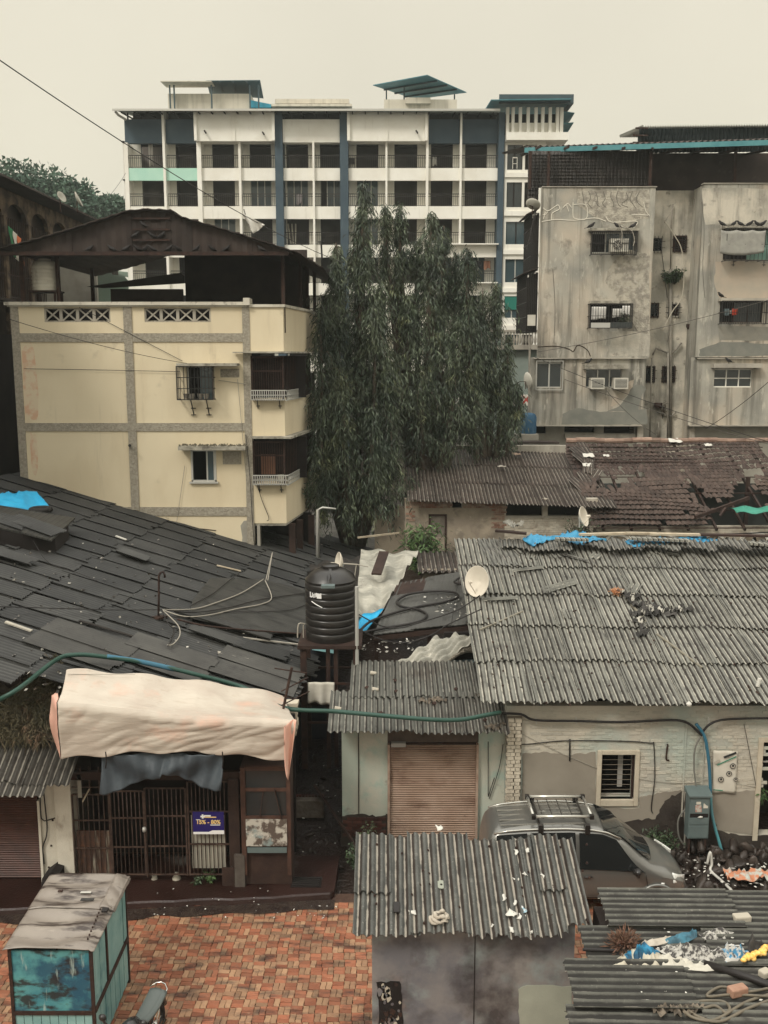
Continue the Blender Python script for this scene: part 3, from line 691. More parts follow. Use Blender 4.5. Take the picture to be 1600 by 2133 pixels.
# window 2
box(cx_(374), cx_(513), YC - .5, YC - .001, cz(935), cz(927)).build('window_hood', slabm, ch)
b = MB(); r_ = random.Random(4)
for k in range(120):
    x = r_.uniform(cx_(376), cx_(512)); y = YC - r_.uniform(.02,.5); s_ = r_.uniform(.02,.06); b.bar((x, y, cz(927)),(x + r_.uniform(-.05,.05), y, cz(927) + s_),.03)
tag(b.build('moss_fringe', M('dry_moss', (.06,.055,.035),(.16,.14,.10),8), ch), kind='stuff')
x0, x1, z0, z1 = W2; wf = MB()
wf.box(x0, x0 + .06, YC - .02, YC + .1, z0, z1); wf.box(x1 - .06, x1, YC - .02, YC + .1, z0, z1); wf.box(x0, x1, YC - .02, YC + .1, z1 - .03, z1); wf.box(x0, x1, YC - .02, YC + .1, z0, z0 + .05)
w_ = wf.build('window', alum, ch); xm = x0 + (x1 - x0) * .6
wf = MB().box(xm, xm + .05, YC + .02, YC + .06, z0, z1).box(x1 - .1, x1 - .06, YC + .02, YC + .06, z0, z1); wf.build('sash', alum, w_)
box(xm + .05, x1 - .1, YC + .035, YC + .045, z0, z1).build('pane', glass_blue, w_)
box(x0 - .06, x1 + .06, YC - .1, YC - .003, z0 - .06, z0).build('sill', alum, w_)
# crack and cable lines on the wall
tarm = M('crack_dark', (.05,.035,.025), rough=1, bump=0)
MB().tube(smooth_path([P(x, y, YC - .012) for x, y in ((228,1100),(270,1102),(320,1099),(380,1102),(412,1101),(450,1105))],4),.016,5).build('surface_crack', tarm, ch)
for pts in (((165,640),(380,752)),((50,768),(180,770),(375,774)),((385,970),(362,1130)),((495,790),(512,985)),((455,792),(512,800))):
    MB().tube([P(x, y, YC - .06) for x, y in pts],.009,4).build('cable', cable_grey if pts[0][0] > 300 else cable_black, ch)
MB().tube([P(270,928, YC - .05), P(270,928, YC - .4)],.05,8).build('spout', black_metal, ch)
# bays at the right: stacked balconies with chamfered return
def bay(z0, z1, name, out=.0, m=cream, lip=None):
    p = [(XW0, YC - .02 - out),(XW1 + out, YC - .02 - out),(XW1 + .50 + out, YC + 3.2),(XW1 + .72 + out, YD),(XW0, YD)]
    o = MB().prism([(x, y, z0) for x, y in p],(0,0, z1 - z0)).build(name, m, ch); return o
bay(cz(732), cz(640), 'balcony_parapet'); bay(cz(640) + .002, cz(634), 'coping', .06, cop)
bay(cz(735.5), cz(732) - .002, 'balcony_slab', .28, slabm)
bay(cz(908), cz(832), 'balcony_parapet'); bay(cz(912.5), cz(908) - .002, 'balcony_slab', .25, slabm)
bay(cz(1090), cz(1007), 'balcony_parapet'); bay(cz(1095), cz(1090) - .002, 'balcony_slab', -.02, slabm)
box(cx_(490), cx_(524) - .002, YC - .3, YC - .05, cz(735), cz(733)).build('balcony_slab', slabm, ch)
for q0, q1 in ((735,832),(912,1007)):
    z0, z1 = cz(q1) + .002, cz(q0) - .1
    box(XW0 + .3, XW0 + .4, YC + 1.5, YD, z0, z1).build('inner_wall', interior, ch)
    box(XW0, XW1 + .6, YC + 1.6, YC + 1.7, z0, z1).build('inner_wall', interior, ch)
    b = MB()
    for px in (526,590): b.box(cx_(px) - .03, cx_(px) + .03, YC, YC + .06, z0, z1)
    b.box(cx_(526), cx_(590), YC, YC + .04, z1 - .08, z1 - .02); b.box(cx_(526), cx_(590), YC + .02, YC + .05,(z0 + z1) / 2 + .2,(z0 + z1) / 2 + .25)
    n_ = 13
    for i in range(n_): x = cx_(526) + (cx_(590) - cx_(526)) * i / n_; b.box(x - .009, x + .009, YC + .02, YC + .04, z0, z1)
    for i in range(26):
        y = YC + .1 + 5.5 * i / 26; x = XW1 + .5 * min(1,(y - YC) / 3.2) - .02; b.box(x - .01, x + .01, y, y + .02, z0, z1)
    b.build('balcony_grille', rust_dark, ch)
    # white tile-pattern sill box
    cg = MB(); x0, x1 = cx_(526), cx_(599); za, zb = z0 - .02, z0 + .3; y_ = YC - .32
    for z in (za, (za + zb) / 2, zb): cg.box(x0, x1, y_, y_ + .025, z, z + .03); cg.bar((x1, y_, z),(x1 + .35, YC + 2.6, z),.03)
    for i in range(17): x = x0 + (x1 - x0) * i / 16; cg.box(x - .012, x + .012, y_, y_ + .02, za, zb)
    for i in range(20): y = y_ + 2.9 * i / 20; cg.box(x1 + .35 * i / 20 - .01, x1 + .35 * i / 20 + .01, y, y + .02, za, zb)
    cg.box(x0, x1, y_ + .03, YC - .03, za, za + .02); cg.build('sill_grille', alum, ch)
    for px in (538,584): b = MB(); b.bar((cx_(px), YC - .3, za),(cx_(px), YC - .06, za - .28),.03); b.bar((cx_(px) - .06, YC - .06, za - .2),(cx_(px) + .06, YC - .06, za - .2),.03); b.build('grille_bracket', black_metal, ch)
single(box(cx_(537), cx_(568), YC + .5, YC + .55, cz(992), cz(950)), 'board', M('brown_board', (.20,.10,.06),(.15,.07,.04),3), 'brown board leaning inside the lower caged balcony', 'board')
single(MB().lathe([(0,0),(.14,0),(.19,.22),(.2,.24),(.17,.24),(.16,.2),(0,.2)],14,(cx_(584), YC + .15, cz(1005))), 'flower_pot', slabm, 'round pot on the sill of the lower caged balcony', 'pot')
# plant hanging from the lowest balcony
def plant(name, label, base, n, r, h, mat, seed=0, cat='plant', group=None, leaf=.12, wid=.35, droop=.3, stem=True, lean=(0,0)):
    rg = np.random.default_rng(seed); t = thing(name, label, cat, base, group=group)
    k = max(4, n // 14); st = MB(); P0 = []; D = []
    for i in range(k):
        a = rg.uniform(0,6.28); q = rg.uniform(.1,1); end = np.array([math.cos(a) * r * q + lean[0], math.sin(a) * r * q + lean[1], h * rg.uniform(.5,1)])
        st.tube([(0,0,0), tuple(end * np.array([.4,.4,.6])), tuple(end)],[.012 * h + .004,.008 * h + .003,.003],4)
        for _ in range(n // k):
            u = rg.uniform(.3,1); p = end * np.array([u ** 1.3, u ** 1.3, u]); P0.append(p + rg.normal(size=3) * r * .06)
            d = rg.normal(size=3); d[2] = d[2] * .5 + .2 - droop; D.append(d)
    if stem: st.build('stem', bark, t, smooth='all', local=True)
    nn = len(P0); me = leaf_mesh('foliage', np.array(P0), np.array(D), rg.uniform(.6,1.3, nn) * leaf, rg.uniform(.8,1.2, nn) * leaf * wid, mat, seed, .2)
    o = bpy.data.objects.new('foliage', me); C.objects.link(o); o.parent = t; return t
green = M('green_leaves', (.055,.10,.035),(.09,.15,.05),3, isl=.4, rough=.5, bump=0)
green_dk = M('dark_leaves', (.03,.05,.025),(.05,.075,.035),3, isl=.4, rough=.5, bump=0)
plant('wall_plant', 'small dark plant rooted in the side of the lowest cream balcony', (XW1 + .55, YC + 2.2, cz(1060)),160,.35,.7, green_dk, 5)
# ground floor under the bays: dark opening with posts
box(cx_(530), cx_(536), YC - .02, YC + .3,2.6, cz(1095)).build('corner_post', M('grey_render', (.34,.32,.27),(.26,.24,.2),1.5, bump=.2), ch)
MB().prism([P(x, y, YC - .004) for x, y in ((500,1176),(505,1120),(501,1095),(508,1085),(531,1082),(531,1196),(500,1190))][::-1],(0,.003,0)).build('plaster_patch', M('grey_render'), ch)
box(xr + .02, cx_(634), YC + 2.5, YC + 2.6,2.0, cz(1092)).build('ground_wall', interior, ch)
b = MB()
for px, y in ((595, YC + .4),(607, YC + 1.2),(628, YC + 2.2)): b = MB().box(cx_(px), cx_(px) + .22, y, y + .25,2.0, cz(1096)); b.build('post', wood_dark, ch)
MB().tube(smooth_path([P(x, y, YC - .1) for x, y in ((512,905),(520,985),(527,1100),(534,1180))],4),.012,5).build('cable', cable_black, ch)
MB().tube(smooth_path([P(x, y, YC - .1) for x, y in ((529,985),(545,1040),(560,1078),(556,1085))],4),.012,5).build('cable', cable_black, ch)
# ---- gable roof over the terrace
prof = [(-8,517),(60,500),(130,480),(200,458),(262,438),(300,434),(356,436),(380,451),(440,468),(500,486),(560,505),(620,524),(672,556)]
zy = YC - .6
pts = [P(px, py, zy) for px, py in prof]
b = MB(); n_ = len(pts); dp = 11.0
for i in range(n_ - 1):
    a, c = pts[i], pts[i + 1]; k = max(2, int((c - a).length / .12))
    for j in range(k):
        p, q = a.lerp(c, j / k), a.lerp(c, (j + 1) / k)
        r0, r1 = .015 * math.sin(j * 1.9),.015 * math.sin((j + 1) * 1.9)
        b.add([(p.x, p.y, p.z + r0),(q.x, q.y, q.z + r1),(q.x, q.y + dp, q.z + r1),(p.x, p.y + dp, p.z + r0),(p.x, p.y, p.z + r0 - .03),(q.x, q.y, q.z + r1 - .03),(q.x, q.y + dp, q.z + r1 - .03),(p.x, p.y + dp, p.z + r0 - .03)],
              [(0,1,2,3),(7,6,5,4),(4,5,1,0)])
b.build('roof', sheet_brown, ch)
zb = cz(530); gb = MB()
xcur = P(40,500, zy).x
gp_ = [p for p in pts]
def roofz(x):
    for i in range(n_ - 1):
        if gp_[i].x <= x <= gp_[i + 1].x: return gp_[i].z + (gp_[i + 1].z - gp_[i].z) * (x - gp_[i].x) / (gp_[i + 1].x - gp_[i].x)
    return zb
x = P(18,520, zy).x; xe = P(612,522, zy).x; zb = P(300,527, zy).z
gm = M('sooty_gable_sheet', (.026,.017,.014),(.046,.032,.026),1.5, rand=.25, rough=.75, bump=.3, bsc=30, layers=[((.11,.095,.08),3,.62,.8,.5)])
k = 0
while x < xe - .05:
    w_ = 1.02; x2 = min(x + w_, xe); b = MB(); off = -.03 if k % 2 else 0; m_ = 12
    zt0 = lambda xx: max(zb + .02, roofz(xx) - .06)
    b.add([(x + (x2 - x) * i / m_, YC - .35 + off + .018 * math.cos(i * 1.57), zb) for i in range(m_ + 1)] + [(x + (x2 - x) * i / m_, YC - .35 + off + .018 * math.cos(i * 1.57), zt0(x + (x2 - x) * i / m_)) for i in range(m_ + 1)],
          [(i, i + 1, m_ + 2 + i, m_ + 1 + i) for i in range(m_)])
    b.build('gable_sheet', gm, ch); x = x2 - .03; k += 1
b = MB(); b.bar((xl - .2, YC - .42, zb),(P(600,527, zy).x, YC - .42, zb),.08,.12); b.build('tie_beam', rust_dark, ch)
for py in (455,478,500): MB().bar(P(277, py, YC - .42), P(355, py, YC - .42),.05,.06).build('gable_rail', rust_dark, ch)
for px, y in ((48, YC + .2),(122, YC + .6),(193, YC + 5),(590, YC + .2),(626, YC + 3.5),(640, YC + 5),(655, YC + 6.5)):
    q = P(px, 600, y); box(q.x - .06, q.x + .06, y - .06, y + .06, cz(693), zb if px < 600 else P(px, 545, y).z).build('roof_post', rust_dark, ch)
# pigeons perched on the tie beam and rails
bird_m = M('pigeon_grey', (.014,.012,.012),(.03,.026,.025),30, rough=.7, bump=0)
def bird_mesh(fac=1):
    b = MB(); b.tube([(-.15,0,.04),(-.05,0,.09),(.03,0,.12),(.08,0,.16),(.10,0,.20),(.13,0,.205),(.16,0,.195)],[.008,.05,.06,.045,.032,.028,.004],8)
    b.bar((-.15,0,.045),(-.24,0,.02),.035,.012); b.tube([(0,.015,0),(0,.015,.07)],.006,4); b.tube([(0,-.015,0),(0,-.015,.07)],.006,4)
    return b.mesh('pigeon', bird_m, 'all')
BM = bird_mesh(); gtxt = 'pigeons perched on the dark gable of the cream house'
bl = [(186,527, 'leftmost pigeon on the long tie beam of the gable'),(234,527, 'second pigeon from the left on the gable tie beam'),(262,527, 'third pigeon from the left on the gable tie beam'),(288,527, 'pigeon on the tie beam under the left end of the gable rails'),(302,527, 'pigeon on the tie beam below the middle of the gable rails'),
      (318,527, 'pigeon on the tie beam below the right half of the gable rails'),(351,527, 'pigeon on the tie beam just right of the gable rails'),(371,527, 'pigeon on the tie beam second right of the gable rails'),(409,527, 'fourth pigeon from the right on the tie beam'),(443,527, 'third pigeon from the right on the tie beam'),
      (471,527, 'second pigeon from the right on the tie beam'),(545,527, 'rightmost pigeon on the tie beam'),(281,499, 'left pigeon on the lowest gable rail'),(318,499, 'middle pigeon on the lowest gable rail'),(336,499, 'right pigeon on the lowest gable rail'),(300,477, 'pigeon on the middle gable rail')]
for i, (px, py, lb) in enumerate(bl):
    q = P(px, py, YC - .44); o = put('pigeon', BM, None, None, (q.x, q.y, P(px, py - (0 if py > 520 else 0), YC - .44).z + (.03 if py < 520 else .03)),(0,0, ru(-.6,.6) + (3.14 if i % 2 else 0))); tag(o, lb, 'pigeon', gtxt)
# terrace interior behind: dark sheet wall, leaning ramp sheets, low wall
box(P(385,560,40).x, P(640,560,40).x, 40,40.1, cz(695), P(400,520,40).z).build('terrace_wall', sheet_brown, ch)
lat = MB(); la = P(415,600,39.7); lb_ = P(585,600,39.7)
MB().prism([P(180,597,37), P(376,568,37), P(383,575,37), P(383,590,37), P(215,600,37)],(0,.1,0)).build('sloping_sheet', sheet_brown, ch)
box(P(230,605,38).x, P(380,605,38).x, 38,38.2, cz(695), P(300,602,38).z).build('low_wall', sheet_brown, ch)
box(P(15,560,44).x, P(200,560,44).x, 44,44.2,3, P(100,545,44).z).build('back_wall', M('grey_render'), ch)
# white plastic water tank on the parapet
tm = M('white_tank_plastic', (.62,.59,.50),(.55,.52,.44),2, rough=.5, bump=.05, layers=[((.25,.23,.19),(6,6,1),.58,.75,.6)])
q = P(96,606, YC + .9)
wt = thing('white_water_tank', 'small ribbed white plastic water tank on the cream house parapet', 'water tank', (q.x, q.y, q.z))
prof_ = [(0,0),(.43,0),(.45,.05)]
for k in range(6): z = .08 + k * .13; prof_ += [(.44, z),(.46, z + .03),(.46, z + .09),(.44, z + .115)]
prof_ += [(.42,.90),(.33,.99),(.22,1.02),(.22,1.02)]
MB().lathe([(r * .98, z) for r, z in prof_],28).build('body', tm, wt, smooth=True, local=True)
MB().lathe([(0,1.07),(.2,1.07),(.21,1.06),(.21,1.0)],20).build('lid', tm, wt, smooth=True, local=True)
MB().box(-.5,.5,-.42,.42,-.06,-.005).build('base_board', wood_dark, wt, local=True)
for sx in (-.42,.42): MB().box(sx - .03, sx + .03,-.4,-.34, cz(634) - q.z, -.06).build('leg', rust_dark, wt, local=True); MB().box(sx - .03, sx + .03,.34,.4, cz(694) - q.z, -.06).build('leg', rust_dark, wt, local=True)
# ================================================================ old house at the left edge, facade running away
ob = thing('old_house', 'dark old house at the left edge with arched eaves and barred windows', 'house', (-15.3,38,3))
XO = -15.0; ym, yn = 26.0,50.0; zt = 17.2
om = M('sooty_ochre_wall', (.055,.038,.027),(.022,.015,.012),.6, rough=.9, bump=.3, layers=[((.24,.18,.115),(1,1,2),.6,.8,.5)])
box(XO - 8, XO - .35, ym, yn, 1.5, zt).build('wall', om, ob)
box(XO - .15, XO + .55, ym, yn, 1.5,11.8).build('lower_wall', M('black_brown_wall', (.012,.008,.007),(.028,.018,.014),.7, bump=.3), ob)
b = MB(); b.prism([(XO - 8, ym, zt + .6),(XO + .9, ym, zt + .35),(XO + .9, ym, zt + .43),(XO - 8, ym, zt + .7)],(0, yn - ym, 0)); b.build('roof', sheet_brown, ob)
ny = 9; pitch_ = (yn - ym) / ny
for k in range(ny):
    y0 = ym + k * pitch_; y1 = y0 + pitch_; b = MB(); m_ = 10; pts_ = []
    top = zt + .3; spr = zt - .75; cyl = (y0 + y1) / 2; rr = pitch_ * .40
    outer = [(y0, top),(y0, spr)] + [(y0 + .24, spr)]
    arc = [(cyl - rr * math.cos(t), spr + .62 * math.sin(t)) for t in [math.pi * i / m_ for i in range(m_ + 1)]]
    poly = [(y0, spr)] + arc + [(y1, spr),(y1, top),(y0, top)]
    MB().prism([(XO, y, z) for y, z in poly],(-.18,0,0)).build('arch', M('ochre_arch', (.17,.12,.075),(.045,.032,.024),1.6,.4,.6, bump=.3, layers=[((.04,.03,.02),2.5,.52,.7,.8)]), ob)
    box(XO - .14, XO + .02, y0 - .14, y0 + .14,11.8, spr).build('pier', M('ochre_arch'), ob)
    b = MB()
    for i in range(12): y = y0 + .2 + (pitch_ - .4) * i / 11; b.box(XO - .10, XO - .07, y, y + .025,13.2, spr)
    for z in (13.3,14.2,15.2): b.box(XO - .11, XO - .06, y0 + .14, y1 - .14, z, z + .04)
    b.build('window_grille', rust_dark, ob)
    box(XO - .02, XO + .35, y0 + .2, y1 - .2,13.1,13.2).build('sill', om, ob)
# flag in the window of the old house
fl = thing('flag', 'saffron white and green flag hung in the window of the old house', 'flag', (XO + .25,39.6,15.5))
for k, (nm_, col) in enumerate((('green_stripe', (.03,.17,.07)),('white_stripe', (.6,.57,.5)),('saffron_stripe', (.60,.16,.06)))):
    b = MB(); b.grid(lambda u, v, k=k: (.05 * math.sin(v * 5 + u),-.5 + (k + u) * .42,-.55 + 1.1 * v - .12 * (k + u)),3,8,.004); b.build(nm_, M('flag_' + nm_, col, rough=.9, bump=.1), fl, smooth='all', local=True)
for i, (lb, px, py, Y, r) in enumerate((('small satellite dish edge-on on the old house roof, nearer one', 125,415,41,.24),('thin upright satellite dish on the far end of the old roof', 160,419,45,.36))):
    q = P(px, py, Y); t = thing('satellite_dish', lb, 'satellite dish', (q.x, q.y, q.z - .5),1.2 + i * .5, group='dishes on the old house roof')
    MB().lathe([(0,0),(r * .5,.02),(r * .85,.07),(r, .11),(r * .98,.12),(r * .5,.04),(0,.015)],20).build('dish', M('dish_grey', (.42,.40,.34), bump=0), t, smooth='all', local=True)
    t.children[0].rotation_euler = (math.radians(65),0,0); t.children[0].location = (0,0,.55)
    MB().tube([(0,0,0),(0,0,.5)],.025,6).build('pole', rust_dark, t, local=True)
# ================================================================ grey weathered apartment block, right
YG = 45.0; REF = 600
def gx(px): return fx(px, YG, REF)
def gz(py): return fz(py, YG)
gb = thing('grey_apartment_block', 'stained grey apartment block with peeling plaster and a sheet roof', 'building', (gx(1400), YG, 3))
gconc = M('grey_block_render', (.42,.395,.335),(.285,.275,.24),.55,.38,.62, rough=.9, bump=.4, bsc=14, bd=.03,
   layers=[((.52,.44,.345),.33,.46,.64,.8,3),((.12,.11,.09),(1.6,1.6,.16),.49,.70,.95),((.60,.55,.46),(2.4,2.4,.9),.58,.72,.7,8),((.10,.095,.08),1.6,.60,.78,.7),((.09,.085,.07),(3.5,3.5,.10),.54,.66,.6,8),((.58,.54,.45),(5,5,1.3),.60,.68,.6,8)])
gpeel = M('peeling_lower_render', (.58,.53,.44),(.34,.32,.27),.9,.4,.6, rough=.9, bump=.5, bsc=12, bd=.03,
   layers=[((.12,.11,.095),(2,2,.3),.5,.74,.9),((.55,.49,.40),2.2,.58,.7,.8,8),((.075,.068,.06),2.6,.6,.74,.8)])
win = []   # holes per wall (px)
def hole(a, c, y0, y1): return (gx(a), gx(c), gz(y1), gz(y0))
HL = [hole(1230,1318,484,527), hole(1230,1309,634,683), ]
HL2 = [hole(1124,1176,755,808), hole(1228,1304,768,808)]
HR = [hole(1503,1596,478,541), hole(1503,1592,628,672)]
HR2 = [hole(1500,1580,768,807)]
HM = [hole(1370,1393,488,516), hole(1421,1443,485,515), hole(1368,1390,630,656), hole(1414,1436,630,655), hole(1366,1388,766,796), hole(1410,1432,766,796), ]
HB = [hole(1124,1150,890,905), hole(1190,1255,888,903), hole(1275,1340,888,905)]
xa, xb, xc, xd = gx(1124), gx(1357), gx(1452), gx(1452) + 12
wall_open(xa, xb, YG, YG + .3, gz(746), gz(390), HL, 'wall', gconc, gb)
wall_open(xa - .35, xb - .12, YG + .12, YG + .42, gz(886), gz(746) - .003, HL2, 'wall', gconc, gb)
wall_open(xc + .1, xd, YG, YG + .3, gz(744), gz(383), HR, 'wall', gconc, gb)
wall_open(xc - .05, xd, YG + .12, YG + .42, gz(886), gz(744) - .003, HR2, 'wall', gconc, gb)
wall_open(xb - .3, xc + .4, YG + 1.5, YG + 1.7,3, gz(385), HM, 'recess_wall', gpeel, gb)
box(xb - .28, xb - .002, YG + .3, YG + 1.5,3, gz(391)).build('wall_return', gconc, gb); box(xc + .102, xc + .35, YG + .3, YG + 1.5,3, gz(384)).build('wall_return', gconc, gb)
wall_open(xa + .3, xb - .3, YG + .6, YG + .8,3, gz(886) - .003, HB, 'base_wall', M('grey_render'), gb)
wall_open(xc + .2, xd, YG + .6, YG + .8,3, gz(886) - .003,[], 'base_wall', M('grey_render'), gb)
for x_, y_, z_, z2 in ((xa - .35, YG + .42,3, gz(746)),(xa, YG + .3, gz(746), gz(391))):
    MB().prism([(x_, y_, z_),(x_ + .3, y_, z_),(x_ + 2.6, YG + 14, z_),(x_ + 2.3, YG + 14, z_)],(0,0, z2 - z_)).build('side_wall', gconc, gb)
for a, c in ((xa - .36, xb - .1),(xc - .02, xd)):
    box(a, c, YG + .0, YG + .6, gz(888), gz(886) - .004).build('slab_edge', concrete, gb); box(a + .2, c, YG - .03, YG + .4, gz(747.5), gz(745.5)).build('slab_edge', concrete, gb)
box(xa + .5, xd, YG + 3.2, YG + 3.3,3, gz(384)).build('inner_wall', interior, gb)
box(xa, xb + .05, YG - .05, YG + .35, gz(390) + .003, gz(388)).build('coping', concrete, gb); box(xc + .05, xd, YG - .05, YG + .35, gz(383) + .003, gz(381)).build('coping', concrete, gb)
# repair patches, peeled area, cracks and painted lines: real thin layers
pg = M('grey_cement_patch', (.17,.172,.15),(.22,.215,.185),2, rough=.9, bump=.3)
pw = M('flaked_white_render', (.46,.42,.345),(.27,.245,.205),3.2,.42,.58, rough=.95, bump=.9, bsc=16, bd=.06, layers=[((.56,.52,.44),5,.56,.7,.8,8)])
pp = M('pinkish_render', (.45,.37,.29),(.38,.335,.27),1.4, rough=.9, bump=.3)
def ppoly(pts, y, name, m, parent, th=.006):
    q = [P(px, py, y) for px, py in pts]; q = [Vector((v.x, y - th, v.z)) for v in q]
    return MB().prism(q[::-1],(0, th - .0006,0)).build(name, m, parent)
def rag(pts, amp=2.2, k=4, seed=1):
    r = random.Random(seed); out = []
    for i in range(len(pts)):
        a, c = pts[i], pts[(i + 1) % len(pts)]
        for j in range(k): t = j / k; out.append((a[0] + (c[0] - a[0]) * t + r.uniform(-amp, amp) * (j > 0), a[1] + (c[1] - a[1]) * t + r.uniform(-amp, amp) * (j > 0)))
    return out
ppoly(rag([(1268,560),(1276,548),(1300,520),(1354,530),(1354,700),(1330,690),(1300,640),(1284,622),(1283,608),(1268,600),(1261,585)]), YG, 'peeled_area', pw, gb)
ppoly(rag([(1275,690),(1353,690),(1353,743),(1264,743),(1272,715)]), YG, 'peeled_area', gpeel, gb, .004)
ppoly(rag([(1200,398),(1352,395),(1352,455),(1290,468),(1240,455),(1205,430)],3), YG, 'peeled_area', pw, gb, .005)
ppoly(rag([(1170,884),(1172,862),(1200,850),(1250,858),(1300,858),(1348,852),(1348,884)],1.5), YG + .12, 'cement_patch', pg, gb)
ppoly(rag([(1262,858),(1290,846),(1312,818),(1322,803),(1338,802),(1347,812),(1338,820),(1332,840),(1330,856)],1.2), YG + .12, 'cement_patch', pg, gb, .004)
ppoly(rag([(1272,846),(1276,832),(1310,795),(1322,790),(1318,806),(1300,832),(1280,846)],1.2), YG + .12, 'pink_patch', pp, gb, .003)
ppoly(rag([(1457,728),(1500,712),(1598,716),(1640,720),(1640,742),(1457,742)],1.5), YG, 'cement_patch', pg, gb)
ppoly(rag([(1490,545),(1640,548),(1640,622),(1500,622),(1488,590)],2.5), YG, 'pink_patch', pp, gb, .003)
ppoly(rag([(1496,680),(1640,680),(1640,712),(1500,708)],2), YG, 'cement_patch', M('pale_cement', (.29,.27,.225),(.23,.22,.19),2, bump=.3), gb, .003)
ppoly(rag([(1462,392),(1640,392),(1640,462),(1470,468)],3), YG, 'peeled_area', gpeel, gb, .003)
ppoly(rag([(1435,848),(1448,806),(1440,800),(1434,815),(1430,848)],1), YG + 1.5, 'cement_patch', pg, gb)
wl = M('white_scrape_line', (.66,.62,.53), rough=.9, bump=.3)
def wline(pts, r=.02, y=YG, m=wl, nm='scrape_line', jit=1):
    MB().tube(smooth_path([P(a + ru(-jit, jit), c + ru(-jit, jit), y - .004) for a, c in pts],4), r, 5).build(nm, m, gb)
for pts in (((1129,461),(1160,458),(1195,459),(1240,455),(1262,462)),((1131,432),(1140,440),(1150,436),(1163,428),(1166,436),(1155,441),(1150,446),(1149,458)),((1141,441),(1137,448),(1130,446)),((1136,440),(1133,456)),
            ((1195,420),(1193,448),(1200,456),(1222,455),(1221,428),(1196,426)),((1172,432),(1182,425),(1190,432)),((1180,425),(1184,440)),((1340,420),(1345,438),(1354,450)),((1315,447),(1350,449)),((1262,452),(1275,462),(1325,460),(1326,470))):
    wline(pts)
wline([(1119,722),(1160,722),(1185,728),(1194,733),(1203,718),(1222,728),(1230,742)],.022, YG, tarm, 'surface_crack')
wline([(1152,560),(1156,640),(1154,715)],.014, YG, M('damp_line', (.14,.13,.11), bump=0), 'surface_crack')
wline([(1463,420),(1466,480),(1464,560),(1468,620)],.014, YG, M('damp_line'), 'surface_crack')
for k in range(9):
    x = 1212 + k * 15; wline([(x, 400),(x + ru(-5,5),412),(x + ru(-6,8),424),(x + 6,432)],.016, YG, M('damp_line'), 'surface_crack', 2)
# windows of the block
def slider(a, c, y0, y1, y=YG + .1, n=3, m=alum, gm=glass_blue, label=None, openfrac=0, sill=True):
    x0, x1, z1, z0 = gx(a), gx(c), gz(y0), gz(y1); b = MB(); f = .05
    b.box(x0, x1, y, y + .08, z1 - f, z1); b.box(x0, x1, y, y + .08, z0, z0 + f)
    for k in range(n + 1): x = x0 + (x1 - x0) * k / n; b.box(max(x0, x - f / 2), min(x1, x + f / 2), y + .001, y + .07, z0 + f, z1 - f)
    w_ = b.build('window', m, gb, label=label)
    for k in range(n):
        if k == openfrac - 1: continue
        box(x0 + (x1 - x0) * k / n + f / 2, x0 + (x1 - x0) * (k + 1) / n - f / 2, y + .035, y + .045, z0 + f, z1 - f).build('pane', gm, w_)
    return w_
def hood(a, c, y0, y1, d=.5, m=slabm, y=YG): return box(gx(a), gx(c), y - d, y - .003, gz(y1), gz(y0)).build('window_hood', m, gb)
def gcage(a, c, y0, y1, d, nb=14, rows=1, y=YG, m=black_metal): return cage(gx(a), gx(c), gz(y1), gz(y0), y - d, y, gb, nb, rows, m)
slider(1230,1318,484,527, openfrac=1); hood(1221,1322,478,483); gcage(1226,1318,485,532,.45,22,1)
hood(1228,1312,627,633,.3); gcage(1226,1313,634,684,.6,16,1)
slider(1124,1176,755,808, YG + .2,2, gm=glass_dark); gcage(1122,1178,752,812,.1,2,0, YG + .12, alum)
slider(1228,1304,768,808, YG + .2,3, gm=glass_dark); hood(1221,1312,759,768,.45, y=YG + .12)
hood(1497,1600,474,478,.4); gcage(1500,1599,478,545,.55,12,1)
hood(1497,1600,622,628,.4, concrete); slider(1503,1592,628,672, n=3, m=rust_dark, gm=glass_dark, openfrac=1); gcage(1500,1596,628,675,.5,20,1)
hood(1492,1594,757,766,.4, concrete, YG + .12); w_ = slider(1500,1580,768,807, YG + .2,3, white_band, glass_dark)
box(gx(1500), gx(1580), YG + .19, YG + .199, gz(789), gz(787)).build('window_rail', white_band, gb)
sm_lab = []
for i, (a, c, y0, y1) in enumerate(((1370,1393,488,516),(1421,1443,485,515),(1368,1390,630,656),(1414,1436,630,655),(1366,1388,766,796),(1410,1432,766,796))):
    x0, x1, z0, z1 = gx(a), gx(c), gz(y1), gz(y0); y = YG + 1.5; b = MB()
    for (p, q) in ((x0 - .08, x0),(x1, x1 + .08)): b.box(p, q, y - .06, y + .05, z0 - .06, z1 + .06)
    b.box(x0, x1, y - .06, y + .05, z1, z1 + .06); b.box(x0, x1, y - .06, y + .05, z0 - .06, z0); w_ = b.build('window', concrete if i in (0,3) else rust_dark, gb)
    b = MB()
    for k in range(7): z = z0 + (z1 - z0) * (k + .5) / 7; b.prism([(x0, y + .02, z),(x1, y + .02, z),(x1, y + .09, z + .07),(x0, y + .09, z + .07)],(0,0,.008))
    b.build('louvres', glass_dark if i % 2 == 0 else rust_dark, w_)
    b = MB()
    for k in range(4): x = x0 + (x1 - x0) * k / 3; b.box(x - .012, x + .012, y - .1, y - .08, z0 - .1, z1 + .1)
    for z in (z0 + .15, z1 - .15): b.box(x0 - .15, x1 + .15, y - .1, y - .08, z - .012, z + .012)
    b.build('window_grille', black_metal, w_)
